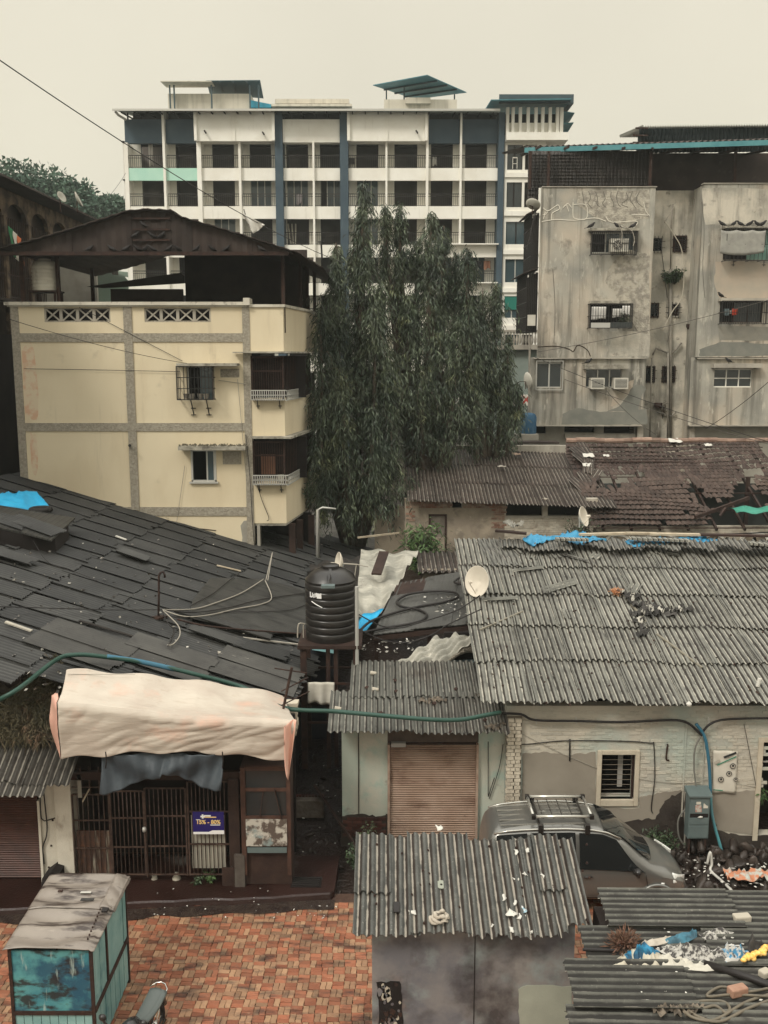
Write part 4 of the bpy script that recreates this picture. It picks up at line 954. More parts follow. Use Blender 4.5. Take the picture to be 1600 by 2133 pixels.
for a, c, y0, y1 in ((1190,1255,888,903),(1275,1340,888,905)):
    b = MB(); z0, z1 = gz(y1), gz(y0)
    for z in (z0 + (z1 - z0) * .5, z0 + (z1 - z0) * .75): b.bar((gx(a), YG + .7, z),(gx(c), YG + .7, z),.03)
    b.build('window_grille', rust_dark, gb)
b = MB(); n_ = 38
for k in range(n_): x = gx(1190) + (gx(1342) - gx(1190)) * k / n_; b.box(x, x + .05, YG + .45, YG + .6, gz(914), gz(906))
b.box(gx(1190), gx(1342), YG + .43, YG + .44, gz(914), gz(906)); tag(b.build('ventilator_row', concrete, gb), kind='stuff')
# air conditioners
acw = M('white_enamel', (.62,.59,.51),(.52,.49,.42),3, rough=.5, bump=0)
def window_ac(a, c, y0, y1, label):
    q0, q1 = P(a, y1, YG - .1), P(c, y0, YG - .1); t = thing('window_air_conditioner', label, 'air conditioner', ((q0.x + q1.x) / 2, YG - .1, q0.z), group='window air conditioners side by side')
    w2 = (q1.x - q0.x) / 2; h = q1.z - q0.z; d = .42
    b = MB().box(-w2, w2,-.2, d, 0, h); b.build('case', acw, t, local=True)
    b = MB().box(-w2 + .05, w2 - .05,-.212,-.201,.07, h - .05); b.build('coil', M('coil_grey', (.10,.10,.09),(.16,.155,.14),40, bump=0), t, local=True)
    b = MB()
    for k in range(7): z = .09 + (h - .16) * k / 6; b.box(-w2 + .05, w2 - .05,-.222,-.213, z - .008, z + .008)
    b.build('grille', acw, t, local=True); return t
window_ac(1229,1258,787,810, 'window air conditioner left of its twin, third floor'.replace('third floor', 'under the grey hood')); window_ac(1277,1307,787,810, 'right one of the two window air conditioners')
q = P(1289,526, YG - .30); t = thing('air_conditioner_unit', 'white outdoor air conditioner unit with round fan inside the top window cage', 'air conditioner', (q.x, q.y, q.z + .02))
MB().box(-.42,.42,-.13,.17,0,.58).build('case', acw, t, local=True, bevel=.015)
MB().lathe([(0,0),(.22,0),(.22,.012),(0,.012)],24).build('fan_opening', interior, t, local=True).matrix_local = Matrix.Translation((-.08,-.131,.29)) @ Matrix.Rotation(math.pi / 2,4, 'X')
b = MB()
for r in (.06,.12,.18,.225): b.tube([(-.08 + r * math.cos(a),-.15,.29 + r * math.sin(a)) for a in [k * math.pi / 10 for k in range(21)]],.006,4)
for k in range(5): a = k * 1.2566; b.bar((-.08,-.146,.29),(-.08 + .2 * math.cos(a),-.146,.29 + .2 * math.sin(a)),.05,.01)
b.build('fan_guard', acw, t, local=True)
b = MB()
for k in range(5): b.box(.24 + k * .035,.25 + k * .035,-.136,-.131,.06,.52)
b.build('side_slots', M('coil_grey'), t, local=True)
for pts in (((1294,508),(1296,485),(1289,466),(1300,470),(1318,482)),((1318,483),(1322,500),(1319,512))):
    MB().tube(smooth_path([P(a, c, YG - .55) for a, c in pts],5),.018,6).build('drain_hose', cable_grey, gb)
# laundry and plants in the second cage
cl_white = M('white_cloth', (.66,.64,.60),(.58,.56,.52),4, rough=.9, bump=.3, bsc=10, bd=.05)
def hang_cloth(name, label, a, c, y0, y1, Y, m, seed=0, cat='laundry', group=None, outline=None, flare=0):
    r = random.Random(seed); q0, q1 = P(a, y0, Y), P(c, y1, Y); b = MB()
    def f(u, v):
        x = q0.x + (q1.x - q0.x) * u + (u - .5) * flare * v; z = q0.z + (q1.z - q0.z) * v * (1 + .06 * math.sin(u * 5 + seed)); return (x, Y + .04 * math.sin(u * 14 + seed) * (.3 + v), z)
    b.grid(f, 18,8,.006); return single(b, name, m, label, cat, group, 'all')
lg = 'washing hung in the caged window of the grey block'
hang_cloth('white_shirt', 'white shirt hanging at the left of the caged window', 1233,1262,639,665, YG - .3, cl_white, 1, group=lg)
hang_cloth('white_towel', 'white cloth hanging in the middle of the caged window', 1277,1297,643,661, YG - .3, cl_white, 2, group=lg)
hang_cloth('white_cloth', 'white cloth hanging highest at the right of the caged window', 1296,1312,637,656, YG - .28, cl_white, 3, group=lg)
b = MB()
for k in range(13): x = gx(1228) + (gx(1266) - gx(1228)) * k / 13; b.box(x, x + .10, YG - .61, YG - .60 - .012 * (k % 2), gz(684), gz(673))
b.build('cage_panel', alum, gb)
box(gx(1267), gx(1312), YG - .602, YG - .595, gz(683), gz(672)).build('cage_panel', glass_dark, gb, label='dark panel at the foot of the cage')
for i, (px, lb) in enumerate(((1292, 'potted plant left of its twin in the caged window'),(1303, 'potted plant at the right end of the caged window'))):
    q = P(px, 672, YG - .3); plant('potted_plant', lb, (q.x, q.y, gz(683)),110,.2,.75, green_dk, 40 + i, group='plants in the caged window')
hang_cloth('grey_shorts', 'small blue-grey cloth hanging left of the red one', 1508,1518,643,657, YG - .3, M('blue_grey_cloth', (.14,.19,.2), bump=.1),5, group='washing in the right window of the grey block')
hang_cloth('red_cloth', 'bright red cloth hanging in the barred right window', 1524,1536,643,656, YG - .3, M('red_cloth', (.55,.06,.025), bump=.1),6, group='washing in the right window of the grey block')
hang_cloth('grey_cloth', 'short grey cloth between the blue-grey and red ones', 1517,1525,646,654, YG - .3, M('grey_cloth', (.35,.33,.3), bump=.1),7, group='washing in the right window of the grey block')
# net curtain over the large right window, mint shutter beside it
net = M('dusty_net', (.26,.25,.225),(.33,.32,.28),3, rough=.95, bump=.3, bsc=8, bd=.05)
b = MB(); q0, q1 = P(1502,479, YG - .58), P(1592,532, YG - .58)
b.grid(lambda u, v: (q0.x + (q1.x - q0.x) * u, YG - .59 - .03 * math.sin(u * 17 + v * 3), q0.z + (q1.z - q0.z) * (1 - v) * (.86 + .14 * math.sin(u * 2.6 + .4)) - .05 * v * abs(math.sin(u * 9))),30,8,.004)
tag(b.build('net_screen', net, None, smooth='all'), 'grey dusty net tied over the large right window cage', 'net')
mint2 = M('mint_slats', (.24,.42,.36),(.30,.48,.41),2, bump=.1)
b = MB()
for k in range(15): z = gz(541) + (gz(480) - gz(541)) * k / 15; b.prism([(gx(1590), YG + .06, z),(gx(1640), YG + .06, z),(gx(1640), YG + .03, z + .11),(gx(1590), YG + .03, z + .11)],(0,.01,0))
for k in range(5): z = gz(541) + .11 * k; b.prism([(gx(1552), YG + .06, z),(gx(1590), YG + .06, z),(gx(1590), YG + .03, z + .11),(gx(1552), YG + .03, z + .11)],(0,.01,0))
b.build('mint_shutter', mint2, gb)
box(gx(1503), gx(1552), YG + .1, YG + .12, gz(541), gz(480)).build('shutter_board', interior, gb)
for px in (1520,1583): MB().bar((gx(px), YG - .3, gz(545)),(gx(px), YG - .3, gz(556)),.03).bar((gx(px) - .08, YG - .3, gz(553)),(gx(px) + .08, YG - .3, gz(553)),.03).build('grille_bracket', black_metal, gb)
# drain pipes in the recess
pipe_m = M('weathered_pipe', (.28,.255,.21),(.18,.165,.14),3, rough=.7, bump=.1, layers=[((.40,.35,.28),(3,3,.6),.55,.7,.6)])
def gpipe(pts, r=.055, y=YG + 1.36, m=pipe_m, k=1):
    q = [P(a, c, y) for a, c in pts]; return MB().tube(smooth_path(q, 5) if k > 1 else q, r, 8).build('drain_pipe', m, gb, smooth='all')
gpipe([(1397,560),(1397,915)],.07); gpipe([(1392,735),(1391,915)],.05, YG + 1.2)
gpipe([(1402,425),(1398,470),(1397,560)],.03); gpipe([(1448,415),(1447,912)],.05, YG + 1.3)
gpipe([(1440,690),(1441,912)],.055); gpipe([(1398,738),(1366,725),(1360,740)],.045); gpipe([(1398,738),(1420,714)],.045)
gpipe([(1394,870),(1380,860)],.05); gpipe([(1394,870),(1408,858)],.05); gpipe([(1372,880),(1372,912)],.05); gpipe([(1358,745),(1354,912)],.04, YG + 1.1)
gpipe([(1384,460),(1405,490),(1420,520),(1425,570),(1420,620),(1400,650),(1380,690)],.025, YG + 1.1, M('pale_hose', (.46,.42,.34), bump=0),2)
gpipe([(1404,430),(1384,465)],.015, YG + 1.1, cable_grey); gpipe([(1378,520),(1390,620)],.015, YG + 1.3, cable_black)
for px, py in ((1438,686),(1371,850)):
    q = P(px, py, YG + 1.3); MB().lathe([(0,0),(.14,0),(.2,.12),(.2,.25),(0,.25)],12,(q.x, q.y, q.z)).build('rain_head', rust_dark, gb)
plant('wall_fig', 'dark bushy plant growing out of the wall round the drain pipe', tuple(P(1404,592, YG + 1.25)),800,.55,.75, green_dk, 9, leaf=.14, wid=.6, droop=0)
plant('wall_fig', 'smaller dark plant left half of the clump on the drain pipe', tuple(P(1391,592, YG + 1.2)),420,.3,.55, green_dk, 10, leaf=.13, wid=.6, droop=0)
plant('wall_weed', 'tiny dry weed at the pipe junction low on the grey block', tuple(P(1380,872, YG + 1.3)),120,.3,.9, M('dry_weed', (.10,.085,.06), isl=.3, bump=0),11, leaf=.1)
# birds on the hoods
for i, (px, py, lb) in enumerate(((1231,474, 'pigeon on the left end of the hood over the top left window'),(1287,474, 'pigeon in the middle of the hood over the top left window'),(1318,474, 'pigeon on the right end of the hood over the top left window'),
        (1505,470, 'leftmost pigeon above the netted window'),(1528,470, 'second pigeon from the left above the netted window'),(1543,470, 'third pigeon above the netted window'),(1561,470, 'fourth pigeon above the netted window'),(1578,470, 'fifth pigeon above the netted window'),(1588,470, 'sixth pigeon above the netted window'),
        (1502,622, 'pigeon on the hood over the window with red cloth'),(1225,759, 'bird on the hood over the two air conditioners'),(1518,757, 'bird on the hood over the lowest right window'))):
    q = P(px, py, YG - .25); zz = gz({474: 478,470: 474,622: 622,759: 759,757: 757}[py]); o = put('pigeon', BM, None, None, (q.x, YG - .25, zz),(0,0, ru(-.5,.5) + 3.14 * (i % 2))); tag(o, lb, 'pigeon', 'pigeons perched on the grey block'); o.scale = (1.25,) * 3
# roof: turquoise fascia, sheet over, louvred dark side screen, posts
r0, r1 = P(1093,313,46.3), P(1640,296,43.6)
def along(u): return r0.lerp(r1, u)
b = MB(); b.add([r0 + Vector((0,0,-.1)), r1 + Vector((0,0,-.1)), r1 + Vector((0,0,.12)), r0 + Vector((0,0,.12))] + [v + Vector((0,.06,0)) for v in (r0 + Vector((0,0,-.1)), r1 + Vector((0,0,-.1)), r1 + Vector((0,0,.12)), r0 + Vector((0,0,.12)))],[(0,1,2,3),(7,6,5,4),(3,2,6,7),(4,5,1,0),(0,3,7,4),(1,5,6,2)])
b.build('fascia', turq, gb)
nw = int((r1 - r0).length / .25); vs = []; top = Vector((0,9,1.5))
for i in range(nw * 4 + 1):
    p = along(i / (nw * 4)) + Vector((0,.02,.16 + .04 * math.cos(i * math.pi / 2))); vs += [p, p + top, p - Vector((0,0,.02)), p + top - Vector((0,0,.02))]
b = MB().add(vs, [(i * 4, i * 4 + 4, i * 4 + 5, i * 4 + 1) for i in range(nw * 4)] + [(i * 4 + 3, i * 4 + 7, i * 4 + 6, i * 4 + 2) for i in range(nw * 4)] + [(i * 4, i * 4 + 2, i * 4 + 6, i * 4 + 4) for i in range(nw * 4)])
b.build('roof', sheet_brown, gb)
# screen of overlapping rows behind the fascia
ys_ = YG + .9; x0, x1 = P(1096,350, ys_ + .6).x, P(1350,350, ys_).x
row_m = M('black_corrugated_rows', (.020,.016,.014),(.036,.030,.026),2, rand=.3, rough=.6, bump=.3, layers=[((.13,.12,.10),9,.6,.75,.6)])
zz0, zz1 = P(1200,392, ys_).z, P(1200,316, ys_).z; nr = 11
for k in range(nr):
    z = zz0 + (zz1 - zz0) * k / nr; h = (zz1 - zz0) / nr; b = MB(); m_ = 96
    b.add([(x0 + (x1 - x0) * i / m_, ys_ - .10 + .03 * math.cos(i * 2.1), z) for i in range(m_ + 1)] + [(x0 + (x1 - x0) * i / m_, ys_ + .02, z + h * 1.3) for i in range(m_ + 1)],[(i, i + 1, m_ + 2 + i, m_ + 1 + i) for i in range(m_)])
    b.build('screen_row', row_m, gb)
for k in range(5):   # part that hangs lower at the left corner
    z = P(1105,432, ys_).z + k * .19; x2 = gx(1124) - .02; b = MB(); m_ = 12
    b.add([(x0 + (x2 - x0) * i / m_, ys_ - .10 + .03 * math.cos(i * 2.1), z) for i in range(m_ + 1)] + [(x0 + (x2 - x0) * i / m_, ys_ + .02, z + .25) for i in range(m_ + 1)],[(i, i + 1, m_ + 2 + i, m_ + 1 + i) for i in range(m_)]); b.build('screen_row', row_m, gb)
box(x1, xd, YG + 2.2, YG + 2.3, zz0 - .3, zz1 + .2).build('roof_screen', gm, gb)
for px in (1098,1136,1346,1520): box(gx(px), gx(px) + .12, YG + .3, YG + .42, gz(391), P(px, 312, YG).z).build('roof_post', rust_dark, gb)
b = MB()
for k in range(14): x = r0.x + .5 + k * 1.25; b.bar((x, YG - .2, along((x - r0.x) / (r1.x - r0.x)).z - .12),(x, YG + 6, along((x - r0.x) / (r1.x - r0.x)).z + .7),.07,.1)
b.build('rafter', rust_dark, gb)
# second higher roof behind
u0, u1 = P(1340,262,50), P(1660,258,48.5)
b = MB(); nw = 60; vs = []
for i in range(nw * 4 + 1):
    p = u0.lerp(u1, i / (nw * 4)) + Vector((0,0,.05 * math.cos(i * math.pi / 2))); vs += [p, p + Vector((0,5,.6)), p - Vector((0,0,.05)), p + Vector((0,5,.55))]
b.add(vs, [(i * 4, i * 4 + 4, i * 4 + 5, i * 4 + 1) for i in range(nw * 4)] + [(i * 4 + 3, i * 4 + 7, i * 4 + 6, i * 4 + 2) for i in range(nw * 4)] + [(i * 4, i * 4 + 2, i * 4 + 6, i * 4 + 4) for i in range(nw * 4)]); b.build('upper_roof', M('light_metal_sheet', (.5,.5,.45), rough=.5, bump=0), gb)
for k in range(3):
    a, c = P(1332 - 3 * k, 268 + 15 * k, 50), P(1660,264 + 15 * k, 48.8); b = MB(); m_ = 160
    b.add([Vector(a).lerp(c, i / m_) + Vector((0,.05 * math.cos(i * 1.57),0)) for i in range(m_ + 1)] + [Vector(a).lerp(c, i / m_) + Vector((.1,.05 * math.cos(i * 1.57) + .3,-.42)) for i in range(m_ + 1)],[(i, m_ + 1 + i, m_ + 2 + i, i + 1) for i in range(m_)]); b.build('upper_screen', M('blue_black_sheet', (.03,.045,.05),(.045,.06,.065),1, rough=.6, bump=0), gb)
    MB().bar(P(1318 + 6 * (k == 0),267 + 15 * k, 49.9), P(1350,267 + 15 * k, 49.9),.08).build('purlin', rust_dark, gb)
# cluster of dark cages and boxes on the left side wall
sc_m = M('sooty_cage_sheet', (.014,.011,.010),(.03,.024,.02),2, rand=.2, bump=.2)
for (y0, y1, w0, d0, d1) in ((440,560,.30,.6,3.2),(566,690,.48,.5,4.0)):
    za, zb_ = gz(y1), gz(y0); xx = xa - .02
    cage(xx - w0, xx, za, zb_, YG + d0, YG + d1, gb, 6,3, black_metal, .02); box(xx - w0 + .05, xx - .01, YG + d0 + .2, YG + d1 - .2, za + .1, zb_ - .2).build('side_balcony', sc_m, gb)
    MB().prism([(xx - w0 - .3, YG + d0 - .2, zb_ - .1),(xx, YG + d0 - .2, zb_ + .2),(xx, YG + d1, zb_ + .2),(xx - w0 - .3, YG + d1, zb_ - .1)],(0,0,.04)).build('side_hood', sheet_brown, gb)
b = MB().box(xa - .45, xa - .1, YG + .3, YG + .5, gz(678), gz(655)).build('side_unit', acw, gb)
MB().bar(P(1098,518, YG), P(1116,440, YG),.06).build('stay_bar', black_metal, gb)
MB().tube([P(1104,700, YG - .2), P(1101,915, YG - .2)],.05,8).build('drain_pipe', pipe_m, gb)
for (lb, px, py, r, rz, tilt) in (('wire mesh dish at the top left corner of the grey block', 1109,432,.34,2.6,40),('pale dish low on the left corner of the grey block', 1095,797,.42,1.9,80)):
    q = P(px, py, YG - .1); t = thing('satellite_dish', lb, 'satellite dish', (q.x, q.y, q.z - .3), rz)
    d = MB().lathe([(0,0),(r * .5,.03),(r * .85,.09),(r, .14),(r * .98,.15),(r * .5,.045),(0,.015)],20).build('dish', M('dish_grey'), t, smooth='all', local=True); d.rotation_euler = (math.radians(tilt),0,0); d.location = (0,0,.35)
    MB().tube([(0,0,0),(0,0,.35),(0,.3,.35)],.02,6).build('bracket', rust_dark, t, local=True)
# shop sign beside the block, partly behind the tree: red letters INX on white
def text_obj(name, s, m, parent, loc, size, rot=(math.pi / 2,0,0), ext=.004, align='CENTER', label=None, bold=0):
    cu = bpy.data.curves.new(name, 'FONT'); cu.body = s; cu.size = size; cu.extrude = ext; cu.align_x = align; cu.align_y = 'CENTER'; cu.offset = bold
    tmp = bpy.data.objects.new('tmp', cu); C.objects.link(tmp); bpy.context.view_layer.update()
    me = bpy.data.meshes.new_from_object(tmp); bpy.data.objects.remove(tmp); me.materials.clear(); me.materials.append(m)
    o = bpy.data.objects.new(name, me); C.objects.link(o); po = ORG.get(parent.name, Vector()); o.location = Vector(loc) - po; o.rotation_euler = rot; o.parent = parent; ORG[o.name] = Vector(loc)
    return tag(o, label)
q0, q1 = P(1076,845,46), P(1103,822,46); sg = thing('shop_sign', 'white sign with red letters between the tree and the grey block', 'sign', ((q0.x + q1.x) / 2,46, q0.z - 1))
box(q0.x - .5, q1.x, 46,46.08, q0.z, q1.z).build('board', white_band, sg)
text_obj('lettering', 'INX', M('red_letter', (.55,.05,.04), rough=.6, bump=0), sg, (q1.x - .42,45.99,(q0.z + q1.z) / 2),.52, bold=.012)
box(q1.x - .06, q1.x, 46.1,46.2, q0.z - 3, q1.z).build('post', rust_dark, sg)
q = P(1100,905,44.4); single(MB().lathe([(0,0),(.35,0),(.38,.1),(.38,.8),(.3,.95),(.12,1.0),(0,1.0)],20,(q.x, q.y, q.z)), 'blue_drum', M('deep_blue_plastic', (.03,.09,.16),(.05,.12,.2),3, bump=.1), 'deep blue plastic drum at the foot of the grey block', 'drum', None, True)
from mathutils import noise as mn
def crease(a, b_): return 1 - 2.6 * abs(mn.noise(Vector((a, b_, 3.3)))) ** .7
# ================================================================ mast trees with drooping branches
mast_leaf = M('mast_leaf', (.040,.058,.036),(.082,.10,.058),1.3, isl=.8, rough=.5, bump=0, spec=.4, layers=[((.17,.18,.085),1.0,.56,.68,.8),((.022,.036,.026),.6,.5,.65,.7)])
def mast_tree(label, base, spires, seed, leafn=1.0):
    """spires: list of (dx, dy, top z, half width at the middle, foot z)"""
    rg = np.random.default_rng(seed); r = random.Random(seed)
    t = thing('mast_tree', label, 'tree', base, group='weeping mast trees between the cream house and the grey block')
    tr = MB(); P0 = []; D = []; LN = []; WD = []
    for (dx, dy, zt, hw, zf) in spires:
        tr.tube([(dx * .1, dy * .1,0),(dx * .55, dy * .55, zf * .5 + 1),(dx, dy, (zf + zt) * .5),(dx, dy, zt)],[.22,.16,.09,.02],8)
        nb = int((zt - zf) * 21 * leafn * (.6 + hw * .5))
        for k in range(nb):
            f = rg.random() ** .85; z = zf + (zt - zf) * f
            wprof = min(1,(1 - f) * 3.2 + .16) * (.75 + .25 * math.sin(f * 9 + dx * 3)) * (.6 + .4 * min(1, f * 4))
            R = hw * wprof * rg.uniform(.3,1.12) * (1.15 if (int(f * 7 + dx * 3) % 2) else .82); a = rg.uniform(0,2 * math.pi); R *= max(.25,1 + 1.1 * mn.noise(Vector((math.cos(a) * 1.1 + dx, math.sin(a) * 1.1 + dy, z * .75 + seed))))
            if mn.noise(Vector((math.cos(a) * 1.4 + dx * 2, math.sin(a) * 1.4, z * 1.1 + 7))) < -.28: continue
            ln = rg.uniform(.35,1.25) * (.45 + .55 * min(1, hw)); ex, ey = math.cos(a), math.sin(a)
            # branch: out, then hanging down
            pts = [np.array([dx, dy, z]), np.array([dx + ex * R * .6, dy + ey * R * .6, z + .12]), np.array([dx + ex * R, dy + ey * R, z - ln * .3]), np.array([dx + ex * R * 1.06, dy + ey * R * 1.06, z - ln])]
            if k % 5 == 0: tr.tube(pts, [.02,.015,.01,.004],3, False)
            m_ = int(34 * leafn)
            for j in range(m_):
                u = .25 + .75 * j / m_; i = min(2, int(u * 3)); p = pts[i] * (1 - (u * 3 - i)) + pts[i + 1] * (u * 3 - i)
                side = rg.normal(size=3) * .5; side[2] = -abs(side[2]) * .6 - .45
                P0.append(p + rg.normal(size=3) * (.05 + .07 * u)); D.append(side + np.array([ex, ey, 0]) * .25); LN.append(rg.uniform(.15,.29)); WD.append(rg.uniform(.028,.05))
    tr.build('trunk', bark, t, smooth='all', local=True)
    me = leaf_mesh('crown', np.array(P0), np.array(D), np.array(LN), np.array(WD), mast_leaf, seed, .25)
    o = bpy.data.objects.new('crown', me); C.objects.link(o); o.parent = t; return t
def spire(px, py, Y, hw, pyf, base):
    q = P(px, py, Y); return (q.x - base[0], Y - base[1], q.z - base[2], hw, P(px, pyf, Y).z - base[2])
B1 = (P(735,1130,37.5).x, 37.5,3.1)
mast_tree('tall left mast tree hanging nearly to the ground beside the cream house', B1,
   [spire(757,385,38,.50,560, B1), spire(750,480,38,.85,760, B1), spire(700,505,37.2,.8,900, B1), spire(742,520,38,1.3,900, B1), spire(668,640,36.4,.8,1010, B1), spire(780,640,37,1.3,1010, B1), spire(715,820,35.8,1.15,1090, B1), spire(775,850,36,1.1,1090, B1), spire(815,900,36.6,.8,1060, B1), spire(793,600,37.6,.7,960, B1), spire(800,760,37,.8,1000, B1), spire(668,830,35.6,.6,1080, B1), spire(688,640,37,.8,1000, B1)],3)
B2 = (P(880,1130,39).x, 39.5,3.2)
mast_tree('broad middle mast tree with three thin spires against the white block', B2,
   [spire(803,430,39,.30,600, B2), spire(833,426,39.4,.45,640, B2), spire(868,505,40,.6,720, B2), spire(898,450,39,.6,620, B2), spire(925,470,39.6,.4,640, B2), spire(905,540,39.2,.9,760, B2), spire(830,540,39.3,.8,740, B2), spire(975,520,39.4,.8,760, B2), spire(950,530,39.8,.9,800, B2), spire(850,620,39,1.6,930, B2), spire(920,640,39.3,1.5,930, B2), spire(880,780,38.6,1.3,930, B2), spire(945,760,38.8,1.1,930, B2), spire(980,620,39.4,.9,900, B2)],5)
B3 = (P(1010,930,41).x, 41,3.2)
mast_tree('right-hand mast tree drooping over the corrugated roof near the shop sign', B3,
   [spire(1006,600,41,.5,800, B3), spire(1034,590,41,.5,760, B3), spire(1010,700,40.6,1.0,920, B3), spire(1058,700,41,.6,920, B3), spire(1050,760,40.8,.9,925, B3), spire(985,780,40,.8,920, B3), spire(1080,800,41,.42,900, B3)],8)
# ================================================================ corrugated sheet roofs
def vary(prefix, waves, length, m, n, jag=.0, seed=0, jagtop=0, **k):
    return [corr_mesh('%s_%d' % (prefix, i), waves, length, m, jag=(jag if i else jag * .15), seed=seed + i, jagtop=jagtop, **k) for i in range(n)]
def lay(parent, o, u, w, nc, nr, meshes, cw, rl, skip=(), jit=.03, lift=.02, stagger=.0, name='roof_sheet', pick=None, yt=-.012):
    """rows from the eave up; every upper row laps over the one below"""
    o = Vector(o); u = Vector(u).normalized(); w = Vector(w).normalized(); nrm = u.cross(w).normalized(); B = basis(u, w); out = []
    for j in range(nr):
        for i in range(nc):
            if (i, j) in skip: continue
            a = ru(-.012,.012) * jit / .03; R = B @ Matrix.Rotation(a, 3, 'Z') @ Matrix.Rotation(-lift / rl + ru(-.004,.004),3, 'X') @ Matrix.Rotation(ru(-.003,.003) + yt, 3, 'Y')
            p = o + u * (i * cw + j * stagger + ru(-.01,.01)) + w * (j * rl + ru(-jit, jit)) + nrm * (.035 + lift * .8 + ru(0,.006))
            me = meshes[random.randrange(len(meshes))] if pick is None else meshes[pick(i, j)]
            out.append(put(name, me, None, parent, p, mat3=R))
    return out
# ---- mid house with corrugated roof beyond the big roof
YM = 36.0
mh = thing('old_brick_house', 'old plastered brick house under a dark corrugated roof behind the big sheet roof', 'house', (P(950,1080, YM).x, YM, 3))
mz = lambda py: fz(py, YM)
mx_ = lambda px: fx(px, YM, 1070)
plas = M('worn_tan_plaster', (.34,.285,.215),(.24,.20,.155),1.3,.4,.6, rough=.9, bump=.4, bsc=16, layers=[((.09,.075,.06),1.6,.55,.75,.8),((.46,.40,.31),3,.6,.74,.6)])
wbrick = M('whitewashed_brick', (.50,.46,.38),(.40,.35,.28),3, rough=.9, bump=.4, bsc=25, rand=.14, layers=[((.20,.12,.08),6,.6,.74,.6),((.12,.10,.08),2,.58,.75,.7)])
wall_open(mx_(843), mx_(1052), YM, YM + .25,2.6, mz(1044),[(mx_(895), mx_(929), mz(1120), mz(1074)),(mx_(942), mx_(962), mz(1058), mz(1044) + .1)], 'wall', plas, mh)
wall_open(mx_(1052), mx_(1245), YM, YM + .25,2.6, mz(1044),[(mx_(1054), mx_(1130), mz(1075), mz(1044) + .1),(mx_(1141), mx_(1222), mz(1075), mz(1044) + .1)], 'wall', wbrick, mh)
box(mx_(780), mx_(843) - .002, YM + .6, YM + .8,2.6, mz(1060)).build('wall', plas, mh)
box(mx_(843), mx_(1245), YM + 1.6, YM + 1.7,2.6, mz(1046)).build('inner_wall', interior, mh)
b = MB().box(mx_(893), mx_(897), YM - .03, YM, 2.8, mz(1072)).box(mx_(927), mx_(931), YM - .03, YM, 2.8, mz(1072)).box(mx_(893), mx_(931), YM - .03, YM, mz(1074), mz(1071))
d_ = b.build('door_frame', wood_dark, mh); box(mx_(897), mx_(927), YM + .05, YM + .09,2.8, mz(1074)).build('door', M('grey_door', (.20,.17,.14),(.13,.11,.09),5, bump=.3), d_)
bk = MB().box(0,.225,-.02,.05,0,.068).mesh('brick_small', M('old_red_brick', (.22,.105,.07),(.33,.25,.19),4,.4,.6, rand=.25, bump=.4))
for (a, c, y0, y1, pr) in ((846,940,1058,1048,1),(965,1050,1058,1048,1),(1024,1050,1100,1058,.8),(846,862,1090,1050,.6)):
    z = mz(y0); j = 0
    while z < mz(y1):
        x = mx_(a) + (j % 2) * .11
        while x < mx_(c) - .1:
            if rnd() < pr: put('brick', bk, None, mh, (x, YM, z),(0,0, ru(-.02,.02)))
            x += .24
        z += .083; j += 1
bw = MB().box(0,.23,-.022,.05,0,.07).mesh('brick_white', wbrick)
z = mz(1127); j = 0
while z < mz(1078):
    x = mx_(1052) + (j % 2) * .12
    while x < mx_(1196):
        if rnd() < .9: put('brick', bw, None, mh, (x, YM, z),(0,0, ru(-.02,.02)))
        x += .245
    z += .085; j += 1
box(mx_(1052), mx_(1225), YM - .06, YM - .023, mz(1078), mz(1075)).build('sill', concrete, mh)
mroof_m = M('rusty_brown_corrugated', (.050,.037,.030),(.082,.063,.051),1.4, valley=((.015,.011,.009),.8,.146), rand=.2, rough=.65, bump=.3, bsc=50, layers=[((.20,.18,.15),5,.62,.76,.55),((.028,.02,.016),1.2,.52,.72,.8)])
mm = vary('brown_sheet', 7,2.35, mroof_m, 3,.12,31)
e0 = P(848,1046, YM - .6); up = Vector((0,6.4,1.45)).normalized()
lay(mh, e0,(1,0,-.035), up, 8,3, mm, .98,2.15, jit=.05, stagger=-.02)
b = MB(); q = e0 + up * 6.4; b.box(q.x - .5, q.x + 8.2, q.y, q.y + .3, q.z - .25, q.z + .12); b.build('ridge_wall', concrete, mh)
box(q.x + 3.2, q.x + 6.9, q.y + .8, q.y + 1.6, q.z + .12, q.z + .2).build('ridge_sheet', sheet_brown, mh)
for lb, px, py, s_, m_ in (('crumpled pale sheet on the ridge under the right mast tree', 1040,944,.55, litter_white),('flat grey scrap on the brown corrugated roof', 1045,978,.35, concrete),('small pinkish scrap near the ridge right of the tree', 1075,952,.35, M('dull_pink', (.34,.25,.19), bump=.2))):
    p = PP(px, py, e0, Vector((1,0,0)).cross(up)); r = random.Random(px)
    b = MB(); b.grid(lambda u, v: (p.x + (u - .5) * s_, p.y + (v - .5) * s_ * .6, p.z + .1 + (v - .5) * s_ * .14 + r.uniform(0,.07)),5,4,.01); single(b, 'scrap', m_, lb, 'scrap', smooth='all')
